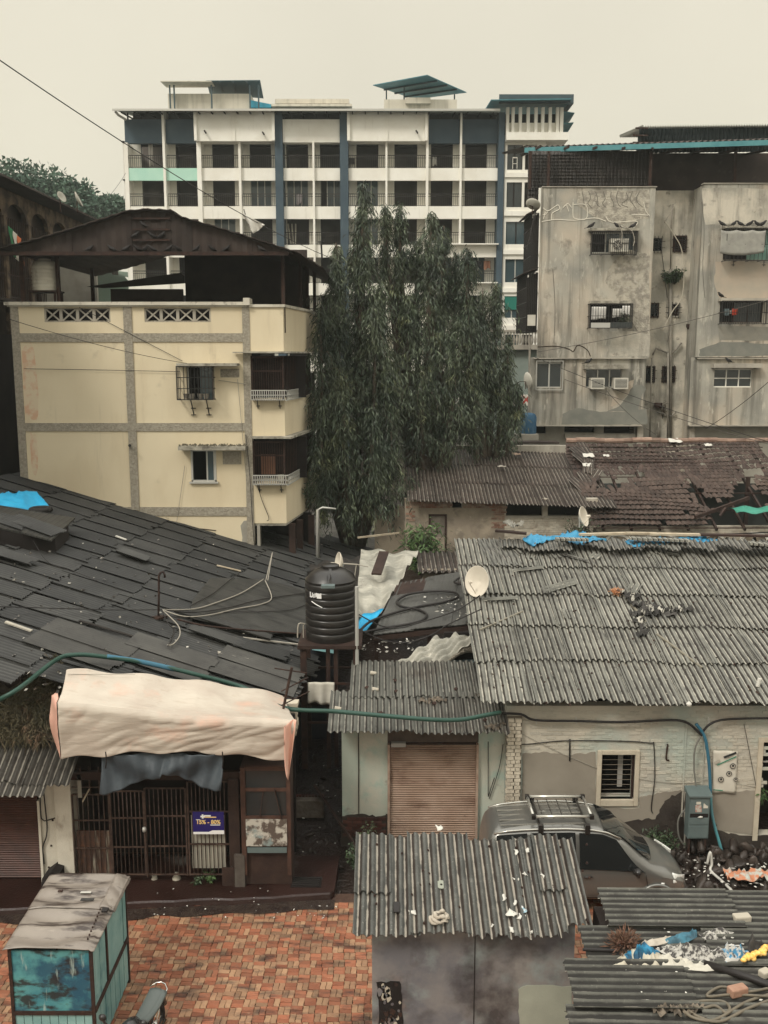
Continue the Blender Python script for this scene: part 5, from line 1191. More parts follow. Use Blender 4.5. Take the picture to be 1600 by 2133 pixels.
# dark sheds and light bits between the tree foot and the ridge
b = MB(); q0 = P(880,935,43.5); q1 = P(1090,905,43.5); single(MB().box(q0.x, q1.x, 43.5,46,3, P(900,921,43.5).z), 'back_shed', interior, 'dark low shed under the right mast tree', 'shed')
for lb, px, py, sz, m_ in (('blue plastic bundle under the middle mast tree', 912,925,.55, blue_tarp),('pale crumpled plastic next to the blue bundle', 960,924,.7, litter_white),('white blank sheet standing under the right mast tree', 994,908,.8, white_band)):
    q = P(px, py, 43.2); r = random.Random(px); b = MB(); b.grid(lambda u, v: (q.x + (u - .5) * sz * 1.3,43.1 + r.uniform(-.06,.06), q.z - sz * .4 + v * sz * .8 + r.uniform(-.04,.04)),7,5,.01); single(b, 'plastic_sheet', m_, lb, 'plastic sheet', smooth='all')
q = P(1080,905,44); single(MB().box(q.x - .8, q.x + .9,43.8,44.4,3, q.z + .02), 'pale_step', concrete, 'pale step at the left foot of the grey block', 'step')
# ---- broken tile-roofed house
YT = 35.2
th = thing('tiled_house', 'long low house under a sagging broken clay tile roof', 'house', (P(1420,1080, YT).x, YT, 3))
e1 = P(1236,1098, YT - .2); E2 = P(1700,1096, YT - .2); rz_ = P(1400,921,40.8); upT = Vector((0, rz_.y - e1.y, rz_.z - e1.z)); lenT = upT.length; upT.normalize(); nT = Vector((1,0,0)).cross(upT)
tile_m = M('dark_clay_tile', (.046,.029,.024),(.072,.049,.040),1.2, isl=.3, rough=.8, bump=.3, layers=[((.035,.024,.02),1.1,.5,.7,.75),((.27,.215,.17),9,.64,.76,.5)])
tile_o = M('clay_tile', (.048,.031,.025),(.080,.055,.044),1.2, rand=.25, rough=.8, bump=.3, layers=[((.035,.024,.02),1.1,.5,.7,.75),((.30,.24,.19),9,.62,.76,.5)])
tw, tl = .20,.30
tv = [(-tw / 2,0,.012),(-tw / 4,0,.045),(0,0,.055),(tw / 4,0,.045),(tw / 2,0,.012)]
tb_ = MB().add([(x, 0, z) for x, _, z in tv] + [(x * .92, tl * 1.15, z * .75 - .01) for x, _, z in tv] + [(x, 0, z - .02) for x, _, z in tv],
   [(i, i + 1,6 + i, 5 + i) for i in range(4)] + [(10 + i, 11 + i, i + 1, i) for i in range(4)])
tmesh = tb_.mesh('clay_tile', tile_o)
holes = [[(1250,985),(1285,1000),(1340,985),(1345,998),(1300,1010),(1285,1024),(1240,1020)],[(1433,1003),(1440,1000),(1452,1016),(1480,1040),(1515,1050),(1528,1030),(1545,1010),(1553,980),(1588,978),(1590,992),(1576,1000),(1580,1030),(1610,1040),(1610,1078),(1560,1078),(1500,1066),(1470,1064),(1450,1050)]]
def inside(px, py, poly):
    c = False; n = len(poly)
    for i in range(n):
        (xi, yi),(xj, yj) = poly[i], poly[i - 1]
        if (yi > py) != (yj > py) and px < (xj - xi) * (py - yi) / (yj - yi) + xi: c = not c
    return c
def proj(v):
    d = v - Vector((0,0, H)); z = d.y * CP - d.z * SP; return 800 + F * d.x / z, 1066.5 - F * (d.y * SP + d.z * CP) / z
BT = basis((1,0,0), upT); rowsT = int(lenT / tl); colsT = int((E2.x - e1.x) / (tw * .95)); stuffT = MB(); cnt = 0; alltiles = []
for j in range(rowsT):
    for i in range(colsT):
        wob = .10 * math.sin(i * .11 + j * .5) + .05 * math.sin(i * .31 + j * .9)
        p = e1 + Vector((1,0,0)) * (i * tw * .95 + (.04 * math.sin(j))) + upT * (j * tl + wob) + nT * (.04 + .16 * math.sin(i * .06 + 1) * math.sin(j * .3))
        sx, sy = proj(p)
        if any(inside(sx + ru(-4,4), sy + ru(-3,3), h) for h in holes) or (sx > 1480 and sy > 1070): continue
        if rnd() < .012: continue
        edge = any(inside(sx + dx, sy + dy, h) for h in holes for dx, dy in ((12,0),(-12,0),(0,14),(0,-14)))
        a = ru(-.03,.03) + (ru(-.35,.35) if edge else 0); R = BT @ Matrix.Rotation(a, 3, 'Z') @ Matrix.Rotation(-.07 + ru(-.03,.03) + (ru(-.1,.2) if edge else 0),3, 'X')
        alltiles.append((p, R, edge, sx))
vis_t = sorted(alltiles, key=lambda t: (not (t[3] < 1605), t[0].y))
for k, (p, R, ed, _) in enumerate(vis_t):
    if k < 300: put('roof_tile', tmesh, None, th, p, mat3=R)
    else: mt = R.to_4x4(); mt.translation = p; stuffT.add([mt @ v.co for v in tmesh.vertices],[tuple(q.vertices) for q in tmesh.polygons])
stuffT.build('roof_tiles', tile_m, th, kind='stuff')
b = MB()
rt = MB().tube([(0,0,0),(.42,0,0)],.11,8).mesh('ridge_tile', M('pale_clay_ridge', (.20,.12,.09),(.30,.21,.16),3, rand=.3, bump=.3))
for k in range(24): put('ridge_tile', rt, None, th, e1 + upT * (rowsT * tl + .05) + Vector((k * .40,0,.08 + .02 * math.sin(k))),(ru(0,1), ru(-.04,.04), ru(-.05,.05)))
for k in range(9):
    p = e1 + Vector((.4 + k * 1.05,0,0)) - nT * .12; MB().bar(p, p + upT * lenT, .08,.1).build('rafter', wood_dark, th)
for k in range(0, rowsT, 4): p = e1 + upT * (k * tl) - nT * .04; MB().bar(p, p + Vector((E2.x - e1.x, 0,0)),.04,.04).build('batten', wood_dark, th)
x0, x1 = e1.x, E2.x + .3
box(x0, x1, YT + 3, YT + 3.1,2.8, e1.z + 1.2).build('inner_wall', M('dark_teal_room', (.04,.045,.042), bump=0), th)
box(x0 + 6.6, x0 + 6.75, YT + 2.5, YT + 2.6,2.9, rz_.z - 1.1).build('post', wood_dark, th)
box(x0 - .05, x1, YT + .3, YT + .5,2.6, e1.z - .05).build('wall', wbrick, th)
MB().bar(P(1448,1083, YT - .1) + Vector((0,0,.1)), P(1560,1037, YT + 1.2),.1,.12).build('fallen_beam', wood_dark, th)
MB().bar(P(1500,1075, YT + .1), P(1512,1058, YT + .3),.08).build('fallen_beam', wood_dark, th)
z = e1.z - .62; bw2 = MB().box(0,.17,-.02,.05,0,.11).mesh('stone_white', wbrick); j = 0     # course stones above the arches
while z < e1.z - .14:
    x = x0 + .5 + ru(0,.1)
    while x < x1 - .2:
        if rnd() < .75: o = put('stone', bw2, None, th, (x, YT + .3, z),(0, ru(-.1,.1),0)); o.scale = (ru(.7,1.3),1, ru(.7,1.1))
        x += ru(.19,.3)
    z += .13
for (a, c, yt) in ((1259,1312,1112),(1338,1412,1110),(1460,1510,1112),(1540,1602,1108)):
    q0, q1 = P(a, 1140, YT + .25), P(c, 1140, YT + .25); zt = P(a, yt, YT + .25).z; rr = (q1.x - q0.x) / 2; cx1 = (q0.x + q1.x) / 2; z0_ = P(a, 1126, YT + .25).z
    pts = [(cx1 - rr * math.cos(t), YT + .22, z0_ + (zt - z0_) * math.sin(t)) for t in [math.pi * k / 14 for k in range(15)]] + [(cx1 + rr * .8 * math.cos(t), YT + .22, z0_ + (zt - z0_) * .68 * math.sin(t)) for t in [math.pi * k / 14 for k in range(15)]]
    MB().prism(pts[::-1],(0,.1,0)).build('arch_moulding', white_wall, th)
    MB().prism([(cx1 + rr * .8 * math.cos(t), YT + .27, z0_ - .6 + (zt - z0_) * .68 * math.sin(t) + .6) for t in [math.pi * k / 14 for k in range(15)]][::-1] + [(cx1 - rr * .8, YT + .27, z0_ - .9),(cx1 + rr * .8, YT + .27, z0_ - .9)][::1],(0,.04,0)).build('arch_infill', plas, th)
MB().tube(smooth_path([P(x, y, YT + .1) for x, y in ((1240,1112),(1330,1110),(1400,1113),(1470,1114),(1600,1109))],5),.03,6).build('wall_cable', cable_black, th)
b = MB(); b.grid(lambda u, v: (P(1530,1070, YT - .05).x + 1.75 * u, YT - .25 + .7 * v, P(1560,1072, YT - .05).z + .1 + .12 * v + .05 * math.sin(u * 12 + v * 4)),12,4,.01); single(b, 'green_tarp', M('sea_green_tarp', (.03,.20,.14),(.05,.25,.18),3, rough=.5, bump=.2), 'sea green sheet lying at the broken corner of the tile roof', 'tarp', smooth='all')
# creeper and bush by the wall
plant('creeper', 'dark creeper between the brick house and the tiled house', (P(1212,1100, YT).x, YT + .1,3.2),1500,.75,1.9, green_dk, 12, leaf=.1, wid=.6, droop=.1)
plant('creeper', 'brownish creeper patch at the left foot of the tiled house', (P(1250,1115, YT).x, YT - .1,3.2),900,.6,1.2, M('brown_green_leaves', (.05,.05,.025),(.09,.08,.04),2, isl=.4, bump=0),13, leaf=.1, wid=.6, droop=.1)
q = P(880,1150,34); plant('mango_bush', 'leafy young mango bush in front of the old brick house', (q.x, 34,3.0),1500,1.0,2.1, green, 14, 'bush', leaf=.30, wid=.22, droop=.5)
plant('weed_patch', 'low weeds at the foot of the old brick house', (P(980,1130,34.8).x, 34.8,3.1),1500,1.7,.95, green_dk, 15, leaf=.12, wid=.4, droop=.1)
# plastic and pale scraps along the join of the two roofs
r = random.Random(9)
for k, (px, py, s_, lb) in enumerate(((1225,955,.38, 'largest pale rag on the join of the corrugated and tile roofs'),(1222,975,.3, 'crumpled white rag below the largest one on the roof join'),(1262,955,.2, 'small pale rag right of the roof join'),(1232,1062,.35, 'pale rag at the lower end of the roof join'),(1245,1058,.3, 'tiny white rag near the eave by the roof join'),(1405,924,.45, 'flat pale sheet on the ridge of the tile roof'),(1474,933,.25, 'white scrap near the ridge on the right of the tile roof'))):
    p = PP(px, py, e1, nT) + nT * .12; b = MB(); sd_ = r.uniform(0,9)
    b.grid(lambda u, v: p + Vector(((u - .5) * s_ * 1.2,0,0)) + upT * ((v - .5) * s_ * .8) + nT * (.05 * mn.noise(Vector((u * 3, v * 3, sd_))) + .04),9,7,.006); single(b, 'rag', litter_white, lb, 'rag', 'pale rags caught on the old roofs', 'all')
jm = vary('short_sheet', 3,1.2, mroof_m, 2,.2,60)
for k in range(9):
    p = PP(1228 + 4 * (k % 3),950 + k * 14, e1, nT) + nT * (.05 + .03 * k % .1) - Vector((.3,0,0)); put('loose_sheet', jm[k % 2], None, th, p, mat3=BT @ Matrix.Rotation(ru(-.7,.5),3, 'Z'))
# ================================================================ big house on the right with the light grey corrugated roof
YW = 20.3
rh = thing('long_row_house', 'long single-storey house with whitewashed wall under the big grey corrugated roof', 'house', (6, YW, 0))
wx = lambda px, py=1620: fx(px, YW, py)
wz = lambda py: fz(py, YW)
slope = math.radians(15.5); upR = Vector((-.035, math.cos(slope), math.sin(slope))).normalized(); uR = Vector((1,0,-.012))
eR = PP(1000,1466, Vector((0,19.75,3.42)), Vector((0,1,0))); eR.y = 19.75
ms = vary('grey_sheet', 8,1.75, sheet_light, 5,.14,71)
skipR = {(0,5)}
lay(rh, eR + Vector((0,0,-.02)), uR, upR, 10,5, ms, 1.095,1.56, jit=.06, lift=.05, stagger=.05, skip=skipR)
roofN = uR.cross(upR).normalized()
def onR(px, py, h=.05): return PP(px, py, eR, roofN) + roofN * h
BR = basis(uR, upR)
lay(rh, onR(1040,1155,.1),(1,-.05,0), upR, 10,1, vary('top_sheet', 7,.95, sheet_old, 3,.3,90,.3),1.0,.9, jit=.12, lift=.06)
lay(rh, onR(1025,1185,.02),(1,-.05,0), upR, 1,1,[corr_mesh('fan_sheet', 6,1.7, sheet_old, jag=.1, seed=3)],1,1)[0].rotation_euler.z += .22
# loose fragments on the roof
frm = [corr_mesh('fragment_%d' % i, w_, l_, sheet_light, jag=.12, seed=100 + i, jagtop=.1) for i, (w_, l_) in enumerate(((2,1.15),(1,.5),(2,.6),(3,.45),(1,.9),(2,.35)))]
frl = [(1122,1232,0,-1.05, 'long bent piece of corrugated sheet lying left of centre on the roof'),(1176,1294,1,.05, 'short narrow sheet piece below the long bent one'),(1302,1238,2,-.5, 'tilted sheet piece beside the orange tuft on the roof'),(1066,1192,4,-1.35, 'thin strip of sheet lying across the upper left roof'),
       (1226,1178,4,1.0, 'thin diagonal strip near the top of the roof'),(1078,1160,5,.4, 'broken sheet bit leaning near the left top corner'),(1095,1168,2,-.25, 'upright broken bit right of the left top corner'),(1150,1170,3,.3, 'broken bit under the blue tarp end'),(1005,1252,4,-1.53, 'dark strip of sheet beside the round dish'),
       (1225,1165,5,-.7, 'curved broken bit below the white planks'),(1350,1160,3,.2, 'scrap piece at the roof top left of centre'),(1415,1165,5,1.2, 'scrap piece at the roof top right of centre')]
for px, py, mi, rz, lb in frl:
    o = put('broken_sheet', frm[mi], None, None, onR(px, py, .07), mat3=BR @ Matrix.Rotation(rz, 3, 'Z') @ Matrix.Rotation(ru(-.05,.05),3, 'X')); tag(o, lb, 'sheet piece', 'broken sheet pieces on the big grey roof')
for k, (px, py, rz) in enumerate(((1120,1285,0),(1480,1268,0),(1330,1290,0))): pass
stk = MB()
for (a, c) in (((1368,1325),(1462,1395)),((1000,1316),(1088,1278)),((1300,1245),(1345,1300))):
    stk = MB().bar(onR(*a, .06), onR(*c, .06),.05,.03); single(stk, 'stick', M('grey_stick', (.20,.18,.14), bump=.2), {1368: 'thin grey stick lying slantwise on the middle of the roof', 1000: 'thin stick near the round dish on the left of the roof', 1300: 'short stick by the heap of black rags on the roof'}[a[0]], 'stick')
# heap of black and white rags, orange tuft
def ragheap(name, label, pts, m, o_, n_, up_, seed, s=.22, h=.09, cat='rags', group=None):
    r = random.Random(seed); b = MB()
    for (px, py) in pts:
        p = PP(px + r.uniform(-3,3), py + r.uniform(-2,2), o_, n_) + n_ * .05; a = r.uniform(0,3.1); u = Vector((math.cos(a),0,0)) + up_ * math.sin(a); v = n_.cross(u); sz = s * r.uniform(.6,1.3); ph = r.uniform(0,9)
        b.grid(lambda i, j: p + u * (i - .5) * sz * 1.5 + v * (j - .5) * sz * .7 + n_ * (h * abs(math.sin(i * 8 + ph)) + h * .8 * math.sin(j * 6 + ph * 2) * math.cos(i * 5)),6,4)
    return tag(single(b, name, m, label, cat, group, 'all'), kind='stuff')
r = random.Random(3)
hp = [(1293 + 62 * u + 8 * math.sin(u * 9),1240 + 38 * u) for u in [k / 12 for k in range(13)]] + [(1322 + 108 * u, 1288 - 14 * u + r.uniform(-5,5)) for u in [k / 16 for k in range(17)]] + [(1332,1300),(1334,1312),(1336,1325)]
ragheap('black_rags', 'black rags strewn over the middle of the big grey roof', hp, M('black_rag', (.03,.028,.026),(.06,.055,.05),5, isl=.4, bump=.3), eR, roofN, upR, 1)
ragheap('pale_rags', 'pale torn scraps mixed into the black rags on the roof', hp[::3], M('pale_rag', (.40,.38,.33), isl=.4, bump=.3), eR, roofN, upR, 2,.13,.12)
def tuft(name, label, p, r_, m, n=500, seed=0, cat='tuft', flat=.6, ln=.18):
    rg = np.random.default_rng(seed); d = rg.normal(size=(n, 3)); d /= np.linalg.norm(d, axis=1, keepdims=True); d[:, 2] = np.abs(d[:, 2]) * flat
    me = leaf_mesh(name, d * r_ * rg.uniform(.1,.8,(n, 1)), d + rg.normal(size=(n, 3)) * .5, rg.uniform(.5,1, n) * ln, np.full(n, .02), m, seed); o = bpy.data.objects.new(name, me); C.objects.link(o); o.location = p
    return tag(o, label, cat)
tuft('orange_tuft', 'orange shredded tuft lying on the grey roof', onR(1284,1238,.03),.17, M('orange_fibre', (.55,.26,.12),(.6,.34,.2),9, isl=.3, bump=0),700,1, ln=.14)
# bolts and bits on the sheets
bm = MB().lathe([(0,.05),(.02,.045),(.035,.02),(.04,0)],6).mesh('roof_bolt', rust_dark)
for k in range(70):
    px, py = r.uniform(1010,1600), r.uniform(1160,1480); put('roof_bolt', bm, None, rh, onR(px, py, .05),(ru(-.3,.3), ru(-.3,.3),0)).scale = (.7,.7,.8)
lv = [onR(r.uniform(1000,1600), r.uniform(1165,1480),.055) for _ in range(300)]
me = leaf_mesh('dry_leaves', np.array([tuple(p) for p in lv]), np.random.default_rng(5).normal(size=(300,3)) * np.array([1,1,.2]), np.random.default_rng(6).uniform(.03,.10,300), np.random.default_rng(7).uniform(.02,.045,300), M('dry_dark_leaf', (.05,.042,.035),(.24,.21,.17),9, isl=.5, bump=0))
o = bpy.data.objects.new('dry_leaves', me); C.objects.link(o); tag(o, 'dark dry leaves scattered over the big grey roof', 'leaves', kind='stuff')
q = onR(1577,1436,.08); single(MB().tube([q, q + Vector((.04,0,.18))],.045,10), 'small_cup', litter_white, 'small white cup lying on the right of the big roof', 'cup')
q = onR(1434,1477,.08); single(MB().lathe([(0,0),(.05,.01),(.06,.05),(.03,.09),(0,.1)],8, q), 'pebble', litter_white, 'pale pebble near the eave of the big roof', 'pebble')
# planks and blue tarp along the top of the roof
tp = MB(); tq = [onR(x, 1143,.35) for x in (1085,1560)]
def tarp_strip(a, c, y0, y1, seed, m, label, name='tarp_strip', cat='tarp', amp=.09, th=.008, hgt=.25):
    r = random.Random(seed); ph = r.uniform(0,6); b = MB()
    def f(u, v):
        px = a + (c - a) * u; w_ = math.sin(math.pi * min(1, u * 6,(1 - u) * 6) / 2); py = (y0 + y1) / 2 + (v - .5) * (y1 - y0) * -1 * w_ * (.6 + .4 * math.sin(u * 11 + ph)) + 3 * math.sin(u * 7 + ph)
        return onR(px, py, hgt + amp * .7 * crease(u * 16 + ph, v * 2.5))
    b.grid(f, 60,8, th); return single(b, name, m, label, cat, None, 'all')
tarp_strip(1088,1262,1124,1152,1, blue_tarp, 'blue tarp wrinkled along the left top of the big roof')
tarp_strip(1300,1400,1138,1156,2, blue_tarp, 'short blue tarp end between the planks on the roof top')
tarp_strip(1400,1495,1130,1150,3, blue_tarp, 'right-hand blue tarp tail on the roof top')
tarp_strip(1045,1090,1112,1128,5, M('pale_cement'), 'white plastic bundle at the left end of the roof top', hgt=.45)
for i, (a, c, wd, m_, lb) in enumerate((((1205,1133),(1305,1130),.10, wood_pale, 'left pale plank on the roof top'),((1300,1131),(1365,1132),.08, wood_pale, 'middle pale plank on the roof top'),((1350,1134),(1468,1136),.11, wood_pale, 'right pale plank on the roof top'),
        ((1455,1137),(1620,1140),.12, wood_dark, 'dark plank at the right end of the roof top'),((1030,1130),(1095,1136),.12, wood_dark, 'dark plank at the left end of the roof top'),((1308,1147),(1430,1152),.16, sheet_light, 'grey strip below the middle pale plank'),((1155,1150),(1222,1152),.16, sheet_light, 'grey strip below the left blue tarp'),((1555,1160),(1640,1168),.2, sheet_light, 'grey strip at the right edge of the roof top'))):
    single(MB().bar(onR(*a, .3 + .02 * i), onR(*c, .3 + .02 * i), wd * 1.6,.06), 'plank' if i < 5 else 'sheet_strip', m_, lb, 'plank' if i < 5 else 'sheet strip', 'boards along the top of the big roof')
def dish(label, p, r, yaw, tilt, pole=.5, white=True, group='white satellite dishes among the roofs'):
    t = thing('satellite_dish', label, 'satellite dish', p, yaw, group)
    d = MB().lathe([(0,0),(r * .3,.01),(r * .6,.045),(r * .85,.09),(r, .13),(r * 1.01,.145),(r * .97,.14),(r * .6,.06),(0,.015)],30).build('dish', M('dish_white', (.66,.60,.50),(.58,.52,.43),3, rough=.55, bump=0), t, smooth='all', local=True)
    d.rotation_euler = (math.radians(tilt),0,0); d.location = (0,0, pole)
    n = Vector((0,-math.sin(math.radians(tilt)), math.cos(math.radians(tilt)))); low = Vector((0,-math.cos(math.radians(tilt)) * r, -math.sin(math.radians(tilt)) * r)) + Vector((0,0, pole)); f = Vector((0,0, pole)) + n * r * 1.1 + Vector((0,0,-.1 * r))
    MB().tube([low, f],.012,6).build('feed_arm', M('dish_white'), t, local=True); MB().tube([f, f + (Vector((0,0, pole)) - f).normalized() * .1],.035,8).build('feed_horn', M('dish_white'), t, local=True)
    MB().tube([(0,0,0),(0,0, pole - .08),(0,.03, pole)],.022,8).build('pole', alum, t, local=True); return t
p = onR(1000,1246,.02); dish('large white round dish at the left edge of the big grey roof', p, .40, math.radians(-48),78,.42)
q = onR(1205,1118,.3); dish('small white dish seen edge-on above the blue tarp', q, .30, math.radians(60),72,.3)
# wall: plaster, brick courses, pier, windows, door
wallm = M('whitewashed_house_wall', (.50,.455,.375),(.40,.375,.32),.9,.38,.62, rough=.9, bump=.5, bsc=13, bd=.03, layers=[((.34,.40,.36),.55,.52,.66,.7),((.52,.36,.25),.8,.6,.75,.5),((.16,.13,.105),2.2,.62,.78,.5)])
greyp = M('smooth_grey_plaster', (.235,.205,.165),(.30,.265,.215),.8, rough=.85, bump=.12, bsc=14, layers=[((.15,.13,.11),1.3,.55,.75,.6)])
damp = M('black_damp_stain', (.030,.022,.018),(.06,.048,.038),1.4, rough=.85, bump=.5, bsc=14, bd=.03, layers=[((.14,.12,.10),5,.64,.76,.6)])
xw0, xw1 = wx(1052),12.0
zwt = 3.34
W = (wx(1252), wx(1321), wz(1664), wz(1571)); D = (wx(1585), wx(1585) + 1.0,.25, wz(1545))
wall_open(xw0, xw1, YW, YW + .3,-.05, zwt, [W, D], 'wall', wallm, rh)
box(xw0 + .1, xw1, YW + 1.2, YW + 1.3,0, zwt).build('inner_wall', interior, rh)
def wpoly(pts, name, m, th=.012, k=6, amp=2, seed=1, parent=None, y=YW):
    q = [P(px, py, y) for px, py in (rag(pts, amp, k, seed) if amp else pts)]; q = [Vector((v.x, y - th, v.z)) for v in q]
    return MB().prism(q[::-1],(0, th - .0008,0)).build(name, m, parent or rh)
wpoly([(1088,1570),(1140,1566),(1180,1574),(1240,1566),(1240,1690),(1240,1720),(1088,1716)], 'plaster_patch', greyp, seed=2)
wpoly([(1332,1660),(1346,1658),(1380,1650),(1420,1644),(1424,1718),(1240,1722),(1240,1683),(1332,1683)], 'plaster_patch', greyp, .011, seed=3)
wpoly([(1482,1652),(1530,1648),(1578,1645),(1574,1738),(1500,1732),(1482,1724)], 'plaster_patch', greyp, .012, seed=4)
wpoly([(1086,1742),(1150,1722),(1240,1718),(1330,1706),(1365,1706),(1384,1668),(1420,1648),(1424,1652),(1426,1790),(1086,1800)], 'damp_stain', damp, .015, seed=5, amp=3)
wpoly([(1428,1652),(1480,1650),(1484,1700),(1494,1728),(1540,1740),(1640,1742),(1640,1800),(1428,1800)], 'damp_stain', damp, .015, seed=6, amp=3)
# recessed panel lines (raised plaster bands)
for a, c, y0, y1 in ((1086,1424,1500,1505),(1422,1425,1505,1700),(1462,1464,1505,1650)):
    box(wx(a), wx(c), YW - .03, YW - .001, wz(y1), wz(y0)).build('plaster_band', wallm, rh)
# brick courses showing through the whitewash (upper wall): individual uneven bricks
hb = [MB().box(0, L_, -.012,.03,0,.062).mesh('wall_brick_%d' % i, M('painted_brick', (.50,.455,.375),(.42,.39,.33),1.2, rand=.07, bump=.6, bsc=25, layers=[((.36,.42,.37),.55,.52,.66,.7),((.54,.38,.27),.8,.6,.75,.5),((.20,.15,.12),4,.62,.76,.6)])) for i, L_ in enumerate((.22,.2,.24))]
cnt = 0
for j in range(26):
    z = wz(1655) + j * .083
    if z > zwt - .12: break
    x = xw0 + .42 + (j % 2) * .12
    while x < wx(1580):
        px, py = proj(Vector((x + .1, YW, z))); ok = (py < 1566) or (px > 1335 and px < 1455 and py < 1650) or (px > 1465 and py < 1645)
        if px > 1236 and px < 1336 and py > 1550: ok = False
        if ok and rnd() < .62 and cnt < 290: put('brick', hb[cnt % 3], None, rh, (x, YW, z + ru(-.01,.01)),(ru(-.04,.04), ru(-.03,.03), ru(-.02,.02))); cnt += 1
        x += .245
# pier of whitewashed bricks
pier = thing('brick_pier', 'whitewashed brick pier between the shutter shop and the plastered wall', 'pier', (wx(1068), YW - .08,0))
box(wx(1054), wx(1084), YW - .06, YW - .003,0, wz(1492)).build('core', M('dark_joint', (.16,.13,.10), bump=.3), pier)
pb = MB().box(0,.155,-.1,.02,0,.072).mesh('pier_brick', M('white_pier_brick', (.56,.50,.40),(.48,.42,.33),3, rand=.12, bump=.6, bsc=22, layers=[((.20,.16,.12),3,.6,.76,.6)]))
z = .05; j = 0
while z < wz(1494):
    for x in ((wx(1054), wx(1054) + .165) if j % 2 == 0 else (wx(1054) - .02, wx(1054) + .08, wx(1054) + .19)):
        o = put('brick', pb, None, pier, (x, YW - .05 + ru(-.012,.012), z),(0,0, ru(-.03,.03))); o.scale.x = .9 if j % 2 == 0 else .6
    z += .087; j += 1
# window with broad painted surround and horizontal bars
b = MB(); x0, x1, z0, z1 = W; s_ = .10
b.box(x0 - s_, x0, YW - .05, YW + .12, z0 - s_ * 1.6, z1 + s_); b.box(x1, x1 + s_, YW - .05, YW + .12, z0 - s_ * 1.6, z1 + s_); b.box(x0, x1, YW - .05, YW + .12, z1, z1 + s_); b.box(x0, x1, YW - .05, YW + .12, z0 - s_ * 1.6, z0)
w_ = b.build('window', M('beige_surround', (.52,.46,.36),(.44,.38,.29),3, bump=.4, bsc=20, layers=[((.22,.18,.14),5,.62,.76,.5)]), rh, bevel=.012)
b = MB(); b.box(x0, x0 + .035, YW + .06, YW + .12, z0, z1); b.box(x1 - .035, x1, YW + .06, YW + .12, z0, z1); b.box(x0, x1, YW + .06, YW + .12, z1 - .035, z1); b.build('frame', wood_dark, w_)
for k in range(9): z = z0 + (z1 - z0) * (k + .6) / 9; MB().tube([(x0, YW + .08, z),(x1, YW + .08, z)],.007,6).build('bar', M('dull_bar', (.16,.13,.10), bump=0), w_)
box(x0 + .6 * (x1 - x0), x0 + .75 * (x1 - x0), YW + .3, YW + .32, z0 + .15, z1 - .1).build('curtain', M('grey_cloth'), w_)
# door at the right edge
x0, x1, z0, z1 = D; b = MB().box(x0 - .11, x0, YW - .04, YW + .12, z0 - .1, z1 + .1); b.box(x0, x1, YW - .04, YW + .12, z1, z1 + .1); d_ = b.build('door_frame', M('beige_surround'), rh)
box(x0, x0 + .06, YW + .08, YW + .14, z0, z1).build('door', wood_dark, d_); box(x0 + .06, x1, YW + .1, YW + .13, wz(1592), wz(1589)).build('door_rail', alum, d_)
plant('potted_plant', 'green houseplant leaves in the doorway at the right edge', (wx(1596), YW + .02, wz(1672)),36,.16,.35, green, 21, leaf=.13, wid=.5)
# vent rust stain and wall cables
def wcab(pts, r_=.012, m=cable_black, y=YW - .03, k=5, parent=None, nm='wall_cable'):
    return MB().tube(smooth_path([P(a, c, y) for a, c in pts], k), r_, 6).build(nm, m, parent or rh, smooth='all')
wcab([(1054,1550),(1100,1550),(1180,1543),(1300,1544),(1355,1548),(1362,1552),(1364,1620),(1357,1680),(1360,1694)],.011)
wcab([(1187,1540),(1187,1585)],.018, k=1); wcab([(1391,1550),(1388,1580),(1394,1584)],.02, rust_dark)
wcab([(1052,1510),(1150,1560),(1247,1602)],.006, cable_grey); wcab([(1320,1620),(1390,1630),(1450,1630),(1480,1624),(1578,1640)],.006, cable_grey); wcab([(1550,1508),(1575,1638)],.006)
# pipes under the eave and hoses down to the meter box
hs = thing('water_hoses', 'bundle of dark hoses clipped under the eave of the row house', 'hoses', (wx(1300), YW - .2,0))
yy = YW - .16
def hose(pts, r_, m, y=yy, nm='hose', parent=hs): return MB().tube(smooth_path([P(a, c, y if len(p) < 3 else p[2]) for p in pts for a, c in (p[:2],)],6), r_, 8).build(nm, m, parent, smooth='all')
hose([(1040,1486),(1085,1488),(1115,1500),(1200,1502),(1300,1504),(1400,1500),(1432,1506),(1450,1520),(1462,1532)],.028, cable_black)
hose([(1462,1528),(1480,1508),(1520,1498),(1640,1496)],.026, cable_black)
hose([(1462,1530),(1448,1560),(1446,1600),(1449,1645),(1432,1680),(1414,1705),(1414,1740),(1426,1762)],.02, M('grey_hose', (.16,.155,.135), bump=0))
blue_h = M('blue_hose', (.03,.115,.18),(.04,.15,.22),2, rough=.4, bump=0); teal_h = M('faded_teal_hose', (.10,.33,.36),(.12,.28,.32),2, rough=.5, bump=0)
hose([(1450,1508),(1468,1535),(1476,1580),(1479,1620),(1480,1650)],.036, blue_h); hose([(1480,1648),(1484,1700),(1500,1760),(1512,1800),(1508,1815),(1495,1824),(1470,1822)],.034, teal_h)
for px in (1116,1200,1356,1476): MB().bar(P(px, 1494, YW - .12), P(px + 2,1508, YW - .12),.02).build('clip', alum, hs)
